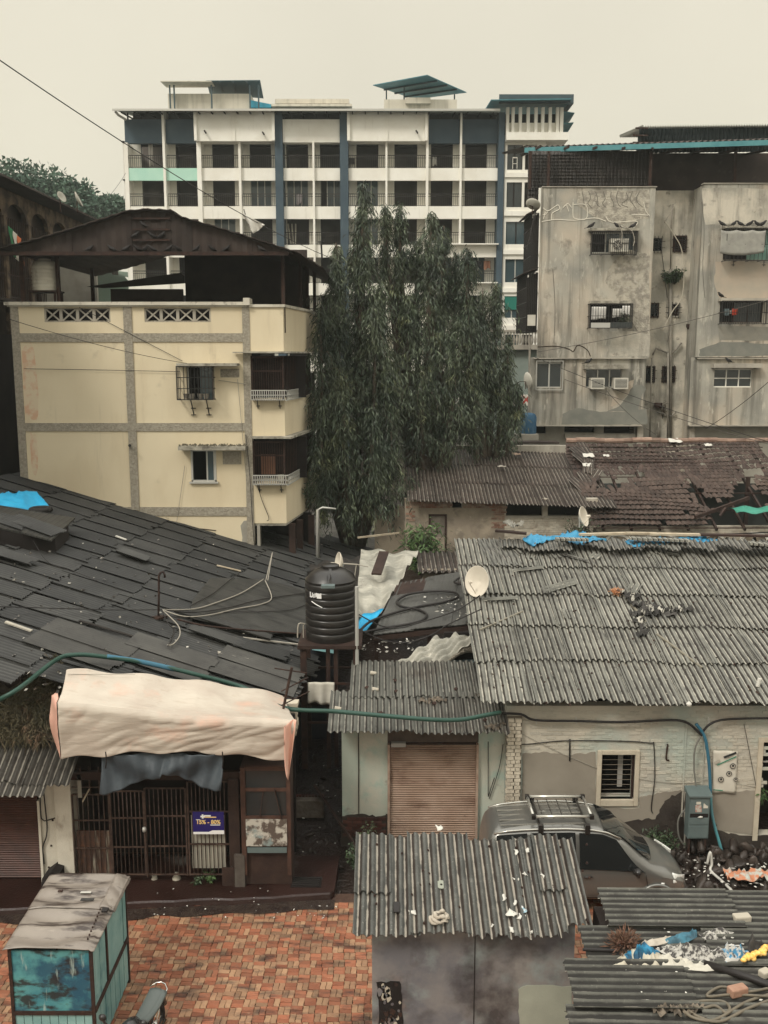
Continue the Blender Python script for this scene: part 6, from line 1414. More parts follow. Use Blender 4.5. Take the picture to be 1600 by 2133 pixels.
# poster on the wall: white banner with round portraits and a green band
q0, q1 = P(1482,1651, YW - .04), P(1537,1563, YW - .04)
po = thing('poster', 'torn white wall poster with round dark portraits, beside the blue hose', 'poster', ((q0.x + q1.x) / 2, YW - .04, q0.z))
b = MB(); b.grid(lambda u, v: (q0.x + (q1.x - q0.x) * u + .01 * math.sin(v * 5), YW - .05 - .012 * math.sin(u * 9 + v * 6), q0.z + (q1.z - q0.z) * v - .02 * u),10,14,.003); b.build('sheet', M('poster_white', (.60,.56,.48),(.54,.5,.42),4, rough=.6, bump=.1), po, smooth='all')
blk = M('poster_black', (.03,.03,.03), bump=0); grn = M('poster_green', (.05,.22,.14), bump=0)
for px, py in ((1527,1596),(1519,1612),(1502,1624),(1533,1624)):
    c_ = P(px, py, YW - .07); rr = .065 if px != 1533 else .05
    MB().prism([(c_.x + rr * math.cos(t), YW - .071, c_.z + rr * math.sin(t)) for t in [-2 * math.pi * k / 16 for k in range(16)]],(0,.004,0)).build('portrait_ring', blk, po)
    MB().prism([(c_.x + rr * .75 * math.cos(t), YW - .0745, c_.z + rr * .75 * math.sin(t)) for t in [-2 * math.pi * k / 16 for k in range(16)]],(0,.003,0)).build('portrait', M('poster_skin', (.40,.36,.30), bump=0), po)
    MB().prism([(c_.x + rr * .4 * math.cos(t), YW - .077, c_.z + .01 + rr * .45 * math.sin(t)) for t in [-2 * math.pi * k / 10 for k in range(10)]],(0,.002,0)).build('portrait_head', blk, po)
for a, c, w2, m_ in (((1494,1594),(1534,1576),.025, grn),((1508,1578),(1534,1568),.05, blk),((1486,1645),(1506,1647),.02, grn),((1489,1590),(1500,1584),.06, M('poster_skin'))):
    MB().bar(P(*a, YW - .072), P(*c, YW - .072),.004, w2,(0,0,1)).build('print_band', m_, po)
# electricity meter cabinet on a stand
q = P(1450,1812,19.85)
mc = thing('meter_cabinet', 'grey-green steel electricity cabinet with stickers standing by the wall', 'cabinet', (q.x, 19.85,.42))
cab = M('grey_green_steel', (.12,.155,.15),(.10,.13,.128),3, rough=.5, bump=.05, layers=[((.05,.04,.035),7,.64,.76,.6)])
MB().box(-.23,.23,0,.26,0,1.02).build('case', cab, mc, local=True, bevel=.008)
MB().prism([(-.26,-.06,1.0),(-.26,-.06,1.03),(-.26,.30,1.12),(-.26,.30,1.0)],(.52,0,0)).build('lid', cab, mc, local=True)
MB().box(-.21,.21,-.014,-.001,.60,.98).build('door', cab, mc, local=True, bevel=.004); MB().box(-.21,.21,-.014,-.001,.34,.50).build('door', cab, mc, local=True, bevel=.004); MB().box(-.21,.21,-.014,-.001,.03,.31).build('door', cab, mc, local=True, bevel=.004)
MB().box(-.20,.20,-.008,-.002,.505,.595).build('slot', interior, mc, local=True)
st_ = MB().prism([(-.10,-.018,.80),(.03,-.018,.80),(.05,-.018,.64),(-.09,-.018,.64)][::-1],(0,.003,0)).build('sticker', M('worn_red_sticker', (.42,.20,.16),(.45,.42,.36),14,.45,.55, bump=0), mc, local=True)
MB().box(-.08,.02,-.018,-.015,.82,.88).build('sticker', M('poster_white'), mc, local=True); MB().prism([(.08,-.018,.73),(.18,-.018,.73),(.18,-.018,.78),(.14,-.018,.80),(.10,-.018,.84),(.08,-.018,.84)][::-1],(0,.003,0)).build('sticker', M('poster_white'), mc, local=True)
for sx in (-.18,.18): MB().box(sx - .02, sx + .02,.02,.06,-.45,0).build('leg', rust_dark, mc, local=True)
q = Vector((mc.location.x + .02,19.82,.95)); single(MB().tube([q + Vector((-.06,0,-.01)), q, q + Vector((.05,0,.0))],[.004,.025,.015],8), 'white_scrap', litter_white, 'white crumpled scrap stuck in the slot of the cabinet', 'scrap', None, 'all')
hose([(1434,1815),(1444,1826),(1452,1830)],.018, teal_h); hose([(1448,1836),(1470,1823),(1495,1821)],.03, teal_h)
# ================================================================ shutter shop left of the row house
ss = thing('shutter_shop', 'small shop with a rusty pink roller shutter and pale mint walls', 'shop', (wx(900), YW, 0))
mintw = M('faded_mint_wall', (.42,.47,.40),(.50,.49,.41),.9,.4,.6, rough=.9, bump=.35, bsc=16, layers=[((.28,.42,.37),1.1,.55,.68,.8),((.16,.14,.12),3.2,.62,.78,.7),((.56,.52,.44),4,.6,.72,.5)])
redb = M('dark_wet_brick', (.09,.035,.025),(.045,.022,.018),3, rand=.3, rough=.6, bump=.5)
sx0, sx1 = wx(812), wx(992); sa = wx(712); szt = wz(1552)
box(sa, sx0 - .05, YW + .1, YW + .4,0,2.95).build('wall', mintw, ss); box(sx1 + .05, wx(1052), YW + .1, YW + .4,0,2.95).build('wall', mintw, ss); box(sx0 - .05, sx1 + .05, YW + .12, YW + .4, szt + .02,2.95).build('wall', M('sooty_lintel', (.07,.05,.04),(.12,.09,.07),3, bump=.3), ss)
box(sa, sa + .3, YW + .4, YW + 3.5,0,2.9).build('side_wall', M('black_brown_wall'), ss)
box(wx(746), wx(748), YW + .07, YW + .099, wz(1700),2.9).build('plaster_groove', wood_dark, ss)
MB().tube([P(1017,1545, YW + .05), P(1017,1660, YW + .05), P(1030,1620, YW + .05)],.01,5).build('cable', cable_black, ss)
MB().tube(smooth_path([P(1048,1550, YW + .05), P(1040,1600, YW + .05), P(1019,1664, YW + .05)],4),.008,5).build('cable', cable_black, ss)
wpoly([(712,1700),(750,1695),(790,1700),(808,1696),(808,1775),(712,1775)], 'damp_stain', damp, .012, seed=8, parent=ss, y=YW + .1)
rb = MB().box(0,.21,-.03,.04,0,.065).mesh('wet_brick', redb)
for j in range(6):
    z = wz(1745) + j * .078; x = sa + .01 + (j % 2) * .1
    while x < sx0 - .27: put('brick', rb, None, ss, (x, YW + .085, z),(0,0, ru(-.02,.02))); x += .225
for x in (sx0 - .05, sx1): box(x, x + .05, YW + .0, YW + .14,0, szt).build('guide_rail', M('pinkish_rail', (.40,.30,.23),(.3,.2,.15),6, bump=.1), ss)
shm = M('rusty_pink_shutter', (.40,.285,.215),(.32,.215,.155),2.2, rough=.55, bump=.1, layers=[((.12,.055,.035),(1.2,1.2,3),.54,.72,.7),((.50,.40,.32),(3,3,6),.6,.74,.5),((.05,.03,.025),(14,14,30),.66,.74,.7)])
sl = MB(); w_s = sx1 - sx0
sl.add([(0,.012,0),(w_s, .012,0),(w_s, -.026,.012),(0,-.026,.012),(w_s, -.034,.028),(0,-.034,.028),(w_s, -.012,.044),(0,-.012,.044),(0,.012,.046),(w_s, .012,.046)],[(0,1,2,3),(3,2,4,5),(5,4,6,7),(7,6,9,8)])
slm = sl.mesh('shutter_slat', shm); z = .12; sh = box(sx0, sx1, YW + .13, YW + .14,.1, szt).build('shutter_curtain', rust_dark, ss)
while z < szt - .04: put('slat', slm, None, sh, (sx0, YW + .11, z),(ru(-.02,.02),0,0)); z += .054
box(sx0, sx1, YW + .06, YW + .13,.03,.12).build('bottom_rail', shm, ss)
box(wx(815), wx(845), YW - .02, YW + .1, wz(1556), wz(1548)).build('lintel_scrap', M('grey_cloth'), ss)
# its roof
sp2 = math.radians(11); up2 = Vector((.22, math.cos(sp2), math.sin(sp2))).normalized(); e2 = PP(682,1532, Vector((0,19.55,0)), Vector((0,1,0)))
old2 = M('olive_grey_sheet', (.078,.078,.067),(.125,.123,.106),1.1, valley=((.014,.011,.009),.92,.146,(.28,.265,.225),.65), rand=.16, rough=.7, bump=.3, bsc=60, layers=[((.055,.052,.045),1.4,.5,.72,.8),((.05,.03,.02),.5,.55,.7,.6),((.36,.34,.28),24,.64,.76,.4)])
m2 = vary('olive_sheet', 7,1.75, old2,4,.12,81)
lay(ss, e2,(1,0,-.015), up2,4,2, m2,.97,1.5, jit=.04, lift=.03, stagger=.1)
n2 = Vector((1,0,-.015)).cross(up2).normalized()
on2 = lambda px, py, h=.05: PP(px, py, e2, n2) + n2 * h
for px, py, lb in ((772,1407, 'pale stone on the upper left of the shop roof'),(776,1441, 'pale stub lying on the middle of the shop roof'),(698,1481, 'white scrap by the green hose on the shop roof')):
    q = on2(px, py, .07); single(MB().tube([q, q + Vector((.14,-.03,.0))],[.05,.035],7), 'stone', M('pale_stone', (.40,.36,.29), bump=.3), lb, 'stone', 'small pale bits on the shop roof')
for px, py in ((765,1437),(822,1422),(825,1445),(793,1490),(905,1470),(950,1440),(870,1500),(1010,1505),(940,1530)): put('roof_bolt', bm, None, ss, on2(px, py, .05)).scale = (1.6,1.6,1)
for k in range(3): ragheap('roof_debris', ['dark leaf debris heaped at the valley beside the big roof', 'dark debris patch in the middle of the shop roof', 'rusty debris near the eave at the right of the shop roof'][k],[[(1000 + 5 * i, 1455 + 4 * math.sin(i)) for i in range(9)],[(880 + 7 * i, 1465 + 3 * math.sin(i)) for i in range(7)],[(1020 + 6 * i, 1520 + 4 * math.sin(i)) for i in range(6)]][k], M('leaf_debris', (.05,.04,.03),(.15,.12,.09),9, isl=.5, bump=.3), e2, n2, up2,30 + k, .13,.05, 'debris')
# ================================================================ long dark sheet roof on the left, falling to the right
lr = thing('long_sheet_shed', 'large low shed at the left under a dark patched sheet roof falling to the right', 'shed', (-5,25,0))
SL = .30
oL = Vector((-2.0,20.2,3.12)); wL = Vector((-1,0, SL)).normalized(); uL = Vector((.10,1,.012)).normalized()   # w: up the slope (to the left), u: away
# lay() wants u x w = normal up: u=away(+Y), w=left(-X): u x w = +Z
def LZ(x, y): # height of the roof plane
    n = uL.cross(wL); return oL.z - (n.x * (x - oL.x) + n.y * (y - oL.y)) / n.z
nL = uL.cross(wL).normalized()
md = vary('felt_sheet', 7,2.05, sheet_dark, 6,.22,111, amp=.022, seg=6)
skipL = set()
RL = 1.78
for j in range(8):
    for i in range(15):
        p = oL + uL * (i * .98) + wL * (j * RL)
        px, py = proj(p)
        if px < -420: skipL.add((i, j))
nrm_rows = lay(lr, oL + uL * -.5, uL, wL, 18,7, md, .985, RL, jit=.10, lift=.03, stagger=-.60, yt=.032, skip=set(), name='felt_sheet')
def onL(px, py, h=.05): return PP(px, py, oL, nL) + nL * h
BL = basis(uL, wL)
# strip of closer ribs near the front edge (corrugated sheets)
mr = vary('ribbed_sheet', 8,2.1, M('ribbed_dark_sheet', (.042,.040,.036),(.066,.063,.056),1, rand=.15, rough=.65, bump=.3, layers=[((.03,.027,.025),2.4,.52,.72,.8)]),3,.1,130, seg=6, pitch=.11, amp=.018)
for k, (px, py) in enumerate(((612,1455),(420,1430),(240,1402))):
    for q in range(2): put('felt_sheet', mr[(k + q) % 3], None, lr, onL(px, py, .10 + .02 * q) + uL * (q * .85) - uL * .2, mat3=BL @ Matrix.Rotation(ru(-.03,.03),3, 'Z'))
box(-12,-2.2,20.6,33,-.05,2.6).build('shed_body', interior, lr)
for j in range(5):
    x = -2.3 - j * 2.2; MB().prism([(x, 19.95,0),(x - 2.2,19.95,0),(x - 2.2,19.95, LZ(x - 2.2,20) - .12),(x, 19.95, LZ(x, 20) - .12)],(0,.2,0)).build('wall_panel', wood_dark, lr)
fp = [onL(x, y, .14) for x, y in ((436,1214),(545,1216),(636,1240),(640,1332),(540,1330),(392,1298),(398,1262))]
MB().prism(fp[::-1],(0,0,.02)).build('felt_patch', M('flat_felt_patch', (.030,.029,.026),(.050,.048,.043),1.5, rough=.6, bump=.5, bsc=20, layers=[((.012,.011,.010),(1,4,1),.50,.66,.9),((.22,.2,.17),24,.7,.78,.5)]), lr)
for k, (px, py, rz) in enumerate(((560,1345,.05),(500,1362,-.04),(596,1392,.08),(470,1318,.1),(60,1190,.06),(300,1180,-.05))): put('loose_sheet', md[k], None, lr, onL(px, py, .17), mat3=BL @ Matrix.Rotation(rz, 3, 'Z')).scale = (ru(.25,.7), ru(.4,.9),1)
# verge board along the cream house
MB().bar(P(112,1066, YC - .3), P(452,1172, YC - .3),.10,.08).build('verge_board', wood_pale, lr)
b = MB(); a, c = P(105,1072,32.6), P(640,1228,32.6); b.prism([a, c, c + Vector((0,-1.5,-.06)), a + Vector((0,-1.5,-.06))],(0,0,.06)); b.build('edge_flashing', M('black_tar_strip', (.020,.017,.015),(.045,.038,.032),4, bump=.5), lr)
# raised lantern on the roof at the left edge
la = onL(138,1122,0); lt = thing('roof_lantern', 'raised lantern box with sheet lid on the dark roof at the left edge', 'roof lantern', (la.x - 2, la.y - 1.5, la.z))
hz = .42; t0 = onL(0,1096, hz); t1 = onL(145,1108, hz); t2 = onL(100,1158, hz); t3 = onL(0,1128, hz)
c_ = [onL(-160,1075, hz + .1), onL(-15,1090, hz + .1), onL(150,1108, hz), onL(100,1158, hz), onL(40,1142, hz), onL(-160,1110, hz + .1)]
MB().prism(c_[::-1],(0,0,.05)).build('lid', sheet_dark, lt)
c2 = [Vector((p.x, p.y, LZ(p.x, p.y) - .1)) for p in (c_[0], c_[1], c_[2].lerp(c_[3],.3), c_[3].lerp(c_[2],.15), c_[4], c_[5])]
MB().prism([p * 1 for p in c2][::-1],(0,0, hz + .12)).build('box_side', interior, lt)
for k in range(3): put('felt_sheet', md[k], None, lt, onL(96 - 60 * k, 1152 - 12 * k, hz + .08), mat3=BL @ Matrix.Rotation(.1 * k - .1,3, 'Z')).scale = (.9,.75,1)
# blue tarp on the top left of the roof
b = MB(); ta = [onL(-40,1058,.12), onL(108,1072,.12), onL(70,1043,.3), onL(0,1046,.3)]
b.grid(lambda u, v: ta[0].lerp(ta[1], u).lerp(ta[3].lerp(ta[2], u), v) + Vector((0,0,.07 * crease(u * 4, v * 2))),36,12,.008)
single(b, 'tarp', M('bright_blue_tarp', (.02,.33,.60),(.03,.40,.68),3, rough=.45, bump=.3), 'bright blue tarp at the top left corner of the dark roof', 'tarp', None, 'all')
tyre = MB().tube([onL(82,1074,.2) + Vector((.28 * math.cos(t),.28 * math.sin(t),0)) for t in [2 * math.pi * k / 20 for k in range(21)]],.085,8); single(tyre, 'worn_tyre_weight', M('tyre_rubber', (.016,.014,.013), rough=.8, bump=.2), 'old tyre weighing down the bright blue tarp', 'tyre', None, 'all')
# hooked vent pipe with cables
hp_ = onL(330,1290,0); vp = thing('hooked_pipe', 'dark hooked pipe standing on the left roof with cables tied to it', 'pipe', hp_)
top = hp_.z; hk = [hp_, P(331,1240, hp_.y), P(331,1200, hp_.y), P(334,1193, hp_.y), P(340,1191, hp_.y), P(343,1197, hp_.y), P(343,1203, hp_.y)]
MB().tube(hk, .028,8).build('pipe', rust_dark, vp, smooth='all')
MB().bar(onL(322,1292,.06), onL(340,1288,.06),.25,.05).build('base_plate', rust_dark, vp)
CAB = []
def cable(label, pts, r_=.014, m=cable_black, group='cables lying over the roofs', name='cable', k=6, cat='cable', flat=True):
    q = [p if isinstance(p, Vector) else onL(p[0], p[1], p[2] if len(p) > 2 else .2) for p in pts]
    return single(MB().tube(smooth_path(q, k), r_, 6), name, m, label, cat, group, 'all')
hpt = onL(333,1288,.24)
cable('upper pale cable curving from the hooked pipe to the roof corner by the cream house', [hpt, (400,1283),(450,1268),(500,1248),(545,1222,.25)],.016, cable_grey)
cable('lower pale cable sagging from the hooked pipe to the roof corner', [hpt, (380,1299),(430,1296),(490,1282),(540,1272),(562,1258),(548,1225,.25)],.016, cable_grey)
cable('black cable running from the hooked pipe across to the black tank', [hpt, (400,1290),(470,1280),(540,1262),(632,1248)],.014)
cable('black cable below the pale ones ending at the tank', [hpt, (370,1302),(450,1290),(540,1288),(600,1284),(634,1272)],.012)
cable('long dark wire lying over the left roof to the hooked pipe', [(-20,1280),(60,1282),(140,1284),(230,1286), hpt],.012)
cable('tangle of wires hanging below the hooked pipe, left strand', [hpt, (342,1308),(358,1330),(352,1350),(345,1362)],.014)
cable('tangle of wires hanging below the hooked pipe, right strand', [hpt, (350,1300),(368,1320),(370,1340),(356,1358),(344,1360)],.014, cable_grey)
cable('thin wire from the raised roof box down to the middle of the dark roof', [(50,1130,.4),(95,1175,.1),(140,1200),(200,1225)],.010)
cable('dark pipe lying on the lower right of the left roof', [(365,1305),(420,1318),(500,1326),(630,1335)],.025, rust_dark)
cable('black lead between the roof corner and the dark strip', [(395,1275),(440,1250),(470,1225),(500,1203)],.012)
tin = thing('white_pole_loop', 'thin white bent rod at the roof corner beside the black tank', 'rod', onL(556,1222,0))
MB().tube(smooth_path([onL(556,1222,0), onL(557,1200,.3), onL(559,1180,.5), onL(552,1215,.1)],4),.014,6).build('rod', cable_grey, tin)
for k, (a, c, w2, lb, m_) in enumerate((((163,1300),(340,1352),.10, 'long black ridge strip lying across the left roof', cable_black),((10,1303),(64,1322),.10, 'pale flattened strip near the left edge of the dark roof', concrete),((240,1122),(262,1130),.08, 'small white curved strip near the top of the dark roof', litter_white),
      ((450,1183),(500,1195),.08, 'pale stick near the cream house corner', wood_pale),((545,1220),(632,1238),.5, 'light grey flashing sheet at the roof corner by the tank', M('pale_cement')),((505,1335),(630,1350),.08, 'pale weathered lath on the lower right of the dark roof', concrete),((452,1366),(525,1380),.16, 'pale worn patch strip above the white awning', concrete))):
    single(MB().bar(onL(*a, .09), onL(*c, .09), w2,.03), 'roof_strip', m_, lb, 'strip')
r = random.Random(12); n_ = 260
pts = [onL(r.uniform(20,630), r.uniform(1120,1470),.07) for _ in range(n_)]; pts = [p for p in pts if p.y < 32]
me = leaf_mesh('roof_litter', np.array([tuple(p) for p in pts]), np.random.default_rng(5).normal(size=(len(pts),3)) * np.array([1,1,.2]), np.random.default_rng(6).uniform(.04,.15, len(pts)), np.random.default_rng(7).uniform(.03,.08, len(pts)), M('pale_litter', (.10,.09,.08),(.6,.57,.5),9,.5,.6, isl=.5, bump=0))
o = bpy.data.objects.new('roof_litter', me); C.objects.link(o); tag(o, 'pale flecks of litter scattered over the dark left roof', 'litter', kind='stuff')
# ================================================================ white awning tarp over the caged shop
YS = 18.55
awm = M('cream_tarp', (.52,.46,.385),(.45,.38,.315),1.3, rough=.6, bump=.45, bsc=(2.5,8,12), bd=.03, layers=[((.58,.36,.27),(1.2,1.2,1.6),.54,.72,.7),((.36,.28,.21),(1.2,9,16),.58,.74,.5),((.30,.22,.16),2.5,.66,.8,.5)])
topL, topR = onL(135,1428,.18), onL(588,1480,.20)
crL, crR = P(120,1482,17.75), P(618,1520,17.9)
loL, loR = P(128,1580,17.82), P(604,1583,17.97)
def aw(u, v):
    t = topL.lerp(topR, u); c = crL.lerp(crR, u); l = loL.lerp(loR, u)
    t = t + Vector((0,0,.12 * math.sin(u * math.pi) ** .5 + .03 * math.sin(u * 23)))
    l = l + Vector((0,.02 * math.sin(u * 22),-.02 + .16 * math.sin(u * math.pi * 1.02) + .035 * math.sin(u * 26)))
    c = c + Vector((0,0,.04 * math.sin(u * 7 + 1)))
    k = .55
    if v < k: w_ = v / k; p = t.lerp(c, w_) + Vector((0,0,-.10 * math.sin(w_ * math.pi) + .14 + .010 * crease(v * 9, u * 2.2)  + .008 * crease(u * 7, v * 4)))
    else: w_ = (v - k) / (1 - k); p = c.lerp(l, w_) + Vector((0,(.02 * crease(u * 5 + w_, w_ * 1.2) + .02 * crease(u * 2.5 - w_ * 1.5, w_ * 3 + u * 4)) * (.5 + .6 * w_) + .012 * crease(w_ * 4 + u * 9, u * 5),0))
    return p
b = MB(); b.grid(aw, 170,60,.005)
at = thing('awning', 'large cream tarpaulin awning sagging over the caged shop front', 'awning', (-4.5,17.6,3.3)); b.build('tarp', awm, at, smooth='all')
b = MB(); b.grid(lambda u, v: aw(0,.42 + .58 * v) + Vector((-.02 - .14 * math.sin(v * 3) * u - .12 * u, .30 * u, .03 * u)),8,16,.01); b.build('side_flap', M('pink_tarp', (.70,.42,.32),(.66,.36,.28),2, rough=.6, bump=.4), at, smooth='all')
b = MB(); e_ = [P(619,1500,17.9), P(618,1560,17.8), P(604,1612,17.7), P(598,1622,17.7)]
b.grid(lambda u, v: e_[0].lerp(e_[2], v) + Vector((-.22 * u * (1 - v) ** .6 - .02,.10 * math.sin(u * 5) - .1 * u, -.05 * u + .02 * math.sin(v * 9))),8,14,.01); b.build('corner_flap', M('pink_tarp'), at, smooth='all')
for px in (220,463): MB().tube([P(px, 1566,17.42), P(px + 2,1584,17.44), P(px, 1600,17.6)],.012,5).build('tie_cord', cable_black, at)
MB().tube([aw(.01,.08) + Vector((0,0,.05)), aw(.3,.06) + Vector((0,0,.08))],.006,4).build('tie_cord', cable_grey, at)
for k, (p, q) in enumerate(((loL, Vector((loL.x, 18.4,3.3))),(loR, Vector((loR.x, 18.5,3.3))))): MB().bar(p + Vector((0,.03,.1)), q, .04).build('awning_arm', rust_dark, at)
MB().bar(aw(0,.56) - Vector((0,-.05,.05)), aw(1,.56) - Vector((0,-.05,.05)),.05).build('front_rail', rust_dark, at)
# dark blue-grey cloth hanging under the awning
dk = M('blue_black_cloth', (.050,.062,.072),(.035,.042,.05),2, rough=.55, bump=.4, bsc=10, bd=.03)
q0, q1 = P(209,1573,17.95), P(461,1573,17.95)
def dc(u, v):
    low = (1652 - 1573) * (1 - .42 * math.sin(math.pi * min(1, u * 1.0)) ** 2) + (-8 if u > .5 else 0)
    p = P(209 + 252 * u + 4 * math.sin(v * 3),1571 + low * v, 17.95); f = math.sin(u * 40 + v * 8 * (u - .5)) * .03 + .05 * math.sin((v * 5 + abs(u - .5) * 14)) ; return p + Vector((0, f - .08 * v, 0))
b = MB(); b.grid(dc, 70,22,.008); single(b, 'cloth', dk, 'dark blue-grey cloth slung under the cream awning', 'cloth', None, 'all')
# ================================================================ caged shop front
cs = thing('caged_shop', 'dark shop front closed by a rusty barred folding gate', 'shop', (-4, YS, .15))
sxp = lambda px: fx(px, YS, 1700); szp = lambda py: fz(py, YS)
box(sxp(152), sxp(604), YS + 1.3, YS + 1.4,.1,3.3).build('back_wall', interior, cs)
box(sxp(152), sxp(604), YS + .3, YS + 1.3,2.9,3.0).build('ceiling', interior, cs)
g0, g1 = .32, szp(1655)
barm = M('rusty_bar', (.030,.016,.012),(.085,.052,.038),8, rough=.65, bump=.1)
bar_mesh = MB().tube([(0,0,0),(0,0,1)],.011,6).mesh('bar', barm, 'all')
def gate(a, c, top, nbar, name='gate_leaf', rails=(0,.33,.68,1)):
    x0, x1 = sxp(a), sxp(c); b = MB()
    for x in (x0, x1): b.box(x - .016, x + .016, YS - .02, YS + .02, g0 - .02, top)
    for f in rails: z = g0 + (top - g0) * f; b.box(x0 + .022, x1 - .022, YS - .016, YS + .016, z - .014, z + .014)
    g = b.build(name, barm, cs)
    for k in range(1, nbar):
        o = put('bar', bar_mesh, None, g, (x0 + (x1 - x0) * k / nbar, YS + .0, g0)); o.scale.z = top - g0
    return g
gate(152,228, szp(1655),7, 'side_grille'); gate(231,300, szp(1648),8); gate(303,387, szp(1642),9); gate(392,494, szp(1628),12, 'side_grille')
for z, px in ((szp(1725),301),(szp(1855) + .05,305)): MB().lathe([(0,-.05),(.035,-.045),(.045,0),(.035,.045),(0,.05)],12,(sxp(px), YS - .06, z)).build('padlock', alum, cs, smooth='all')
MB().tube([(sxp(301), YS - .05, szp(1730)),(sxp(304), YS - .05,.28)],.012,6).build('drop_bolt', barm, cs)
rp = M('streaked_rust_panel', (.09,.045,.03),(.045,.025,.018),2, rough=.7, bump=.2, layers=[((.36,.34,.27),(9,9,.8),.56,.66,.8),((.16,.07,.035),6,.55,.7,.7)])
box(sxp(156), sxp(226), YS + .03, YS + .05, g0, szp(1732)).build('kick_panel', rp, cs)
box(sxp(397), sxp(468), YS + .03, YS + .05, szp(1810), szp(1700)).build('back_board', M('grey_white_board', (.40,.38,.31),(.32,.30,.25),3, rough=.7, bump=.05, layers=[((.18,.15,.12),(2,2,.4),.6,.76,.5)]), cs)
box(sxp(152), sxp(604), YS - .04, YS + .08, g1 - .02 + .35, g1 + .5).build('lintel', wood_dark, cs)
b = MB()
for px in (172,190,210): b.box(sxp(px) - .012, sxp(px) + .012, YS - .01, YS + .01, g1, g1 + .6)
for zz in (g1 + .15, g1 + .33): b.box(sxp(152), sxp(225), YS - .012, YS + .012, zz, zz + .02)
b.build('top_grille', barm, cs)
box(sxp(166), sxp(174), YS - .04, YS - .02, szp(1660), szp(1612)).build('tube_light', M('pale_cement'), cs); MB().bar(P(172,1670, YS - .15), P(186,1644, YS - .1),.05,.02).build('stick', wood_pale, cs)
box(sxp(478), sxp(500), YS - .1, YS + .1,.15, szp(1620)).build('post', wood_dark, cs); box(sxp(462), sxp(488), YS - .16, YS - .12,.15, szp(1800)).build('board', wood_dark, cs, label='short brown board at the foot of the post')
box(sxp(489), sxp(510), YS - .2, YS - .12,.15, szp(1772)).build('board', M('grey_brown_board', (.10,.085,.07),(.07,.055,.045),5, bump=.2), cs, label='grey-brown upright board')
# discount sign: navy with white cross and yellow figures
q0, q1 = P(403,1737, YS - .08), P(466,1691, YS - .08)
sg = thing('discount_sign', 'navy discount sign with white cross and yellow figures tied to the bars', 'sign', ((q0.x + q1.x) / 2, YS - .08, q0.z))
nav = M('sign_navy', (.020,.014,.11), rough=.4, bump=0); wht = M('sign_white', (.75,.74,.72), rough=.5, bump=0); yel = M('sign_yellow', (.72,.50,.20), rough=.5, bump=0)
wS, hS = q1.x - q0.x, q1.z - q0.z; cxS = (q0.x + q1.x) / 2
box(q0.x, q1.x, YS - .09, YS - .075, q0.z, q1.z).build('board', nav, sg); box(q0.x, q1.x, YS - .094, YS - .0905, q0.z, q0.z + hS * .10).build('white_strip', wht, sg)
MB().prism([(cxS, YS - .094, q0.z + hS * .10),(q1.x, YS - .094, q0.z + hS * .10),(q1.x, YS - .094, q0.z + hS * .17),(cxS + .08, YS - .094, q0.z + hS * .17)],(0,.003,0)).build('white_strip', wht, sg)
cz_ = q0.z + hS * .80; cx0 = cxS - wS * .18
box(cx0 - .045, cx0 + .045, YS - .096, YS - .091, cz_ - .017, cz_ + .017).build('cross', wht, sg); box(cx0 - .017, cx0 + .017, YS - .097, YS - .0905, cz_ - .045, cz_ + .045).build('cross', wht, sg)
for a, c, z0_, z1_, m_ in ((-.14,.08,.80,.86, wht),(-.16,.26,.745,.79, yel),(-.40,-.27,.64,.665, wht),(.06,.38,.40,.43, wht)): box(cxS + wS * a, cxS + wS * c, YS - .095, YS - .091, q0.z + hS * z0_, q0.z + hS * z1_).build('print_line', m_, sg)
text_obj('lettering', '15% - 80%', yel, sg, (cxS, YS - .094, q0.z + hS * .54),.118, bold=.003)
# glazed cabinet leaning at the right end
cb = thing('old_display_case', 'old dark timber display case with torn posters at its foot', 'display case', (sxp(552), YS - .3,.15))
yb = YS - .3; cxp = lambda px: fx(px, yb, 1700); czp = lambda py: fz(py, yb)
box(cxp(500), cxp(604), yb + .2, yb + .75,.16, czp(1605)).build('case', wood_dark, cb)
fr = MB()
for a, c, y0, y1 in ((500,510,1830,1605),(596,604,1830,1590),(510,596,1611,1603),(510,596,1654,1648),(510,596,1712,1706)): fr.box(cxp(a), cxp(c), yb + .12, yb + .198, czp(y0), czp(y1))
fr.build('frame', M('brown_frame', (.085,.04,.026),(.05,.025,.018),5, bump=.3), cb)
box(cxp(511), cxp(595), yb + .16, yb + .165, czp(1706), czp(1654)).build('pane', glass_dark, cb); box(cxp(511), cxp(595), yb + .16, yb + .165, czp(1648), czp(1611)).build('pane', glass_dark, cb)
MB().bar((cxp(572), yb + .1, czp(1650)),(cxp(585), yb + .1, czp(1710)),.05,.02).build('loose_slat', wood_dark, cb); MB().bar((cxp(548), yb + .1, czp(1655)),(cxp(540), yb + .1, czp(1705)),.03,.02).build('loose_slat', wood_dark, cb)
torn = M('torn_posters', (.46,.43,.37),(.10,.075,.06),7,.44,.56, rough=.7, bump=.3, layers=[((.25,.32,.31),3,.56,.66,.8),((.62,.6,.54),9,.6,.68,.8)])
box(cxp(510), cxp(596), yb + .10, yb + .118, czp(1768), czp(1712)).build('torn_poster', torn, cb); box(cxp(512), cxp(595), yb + .10, yb + .117, czp(1782), czp(1771)).build('torn_poster', M('grey_green_steel'), cb)
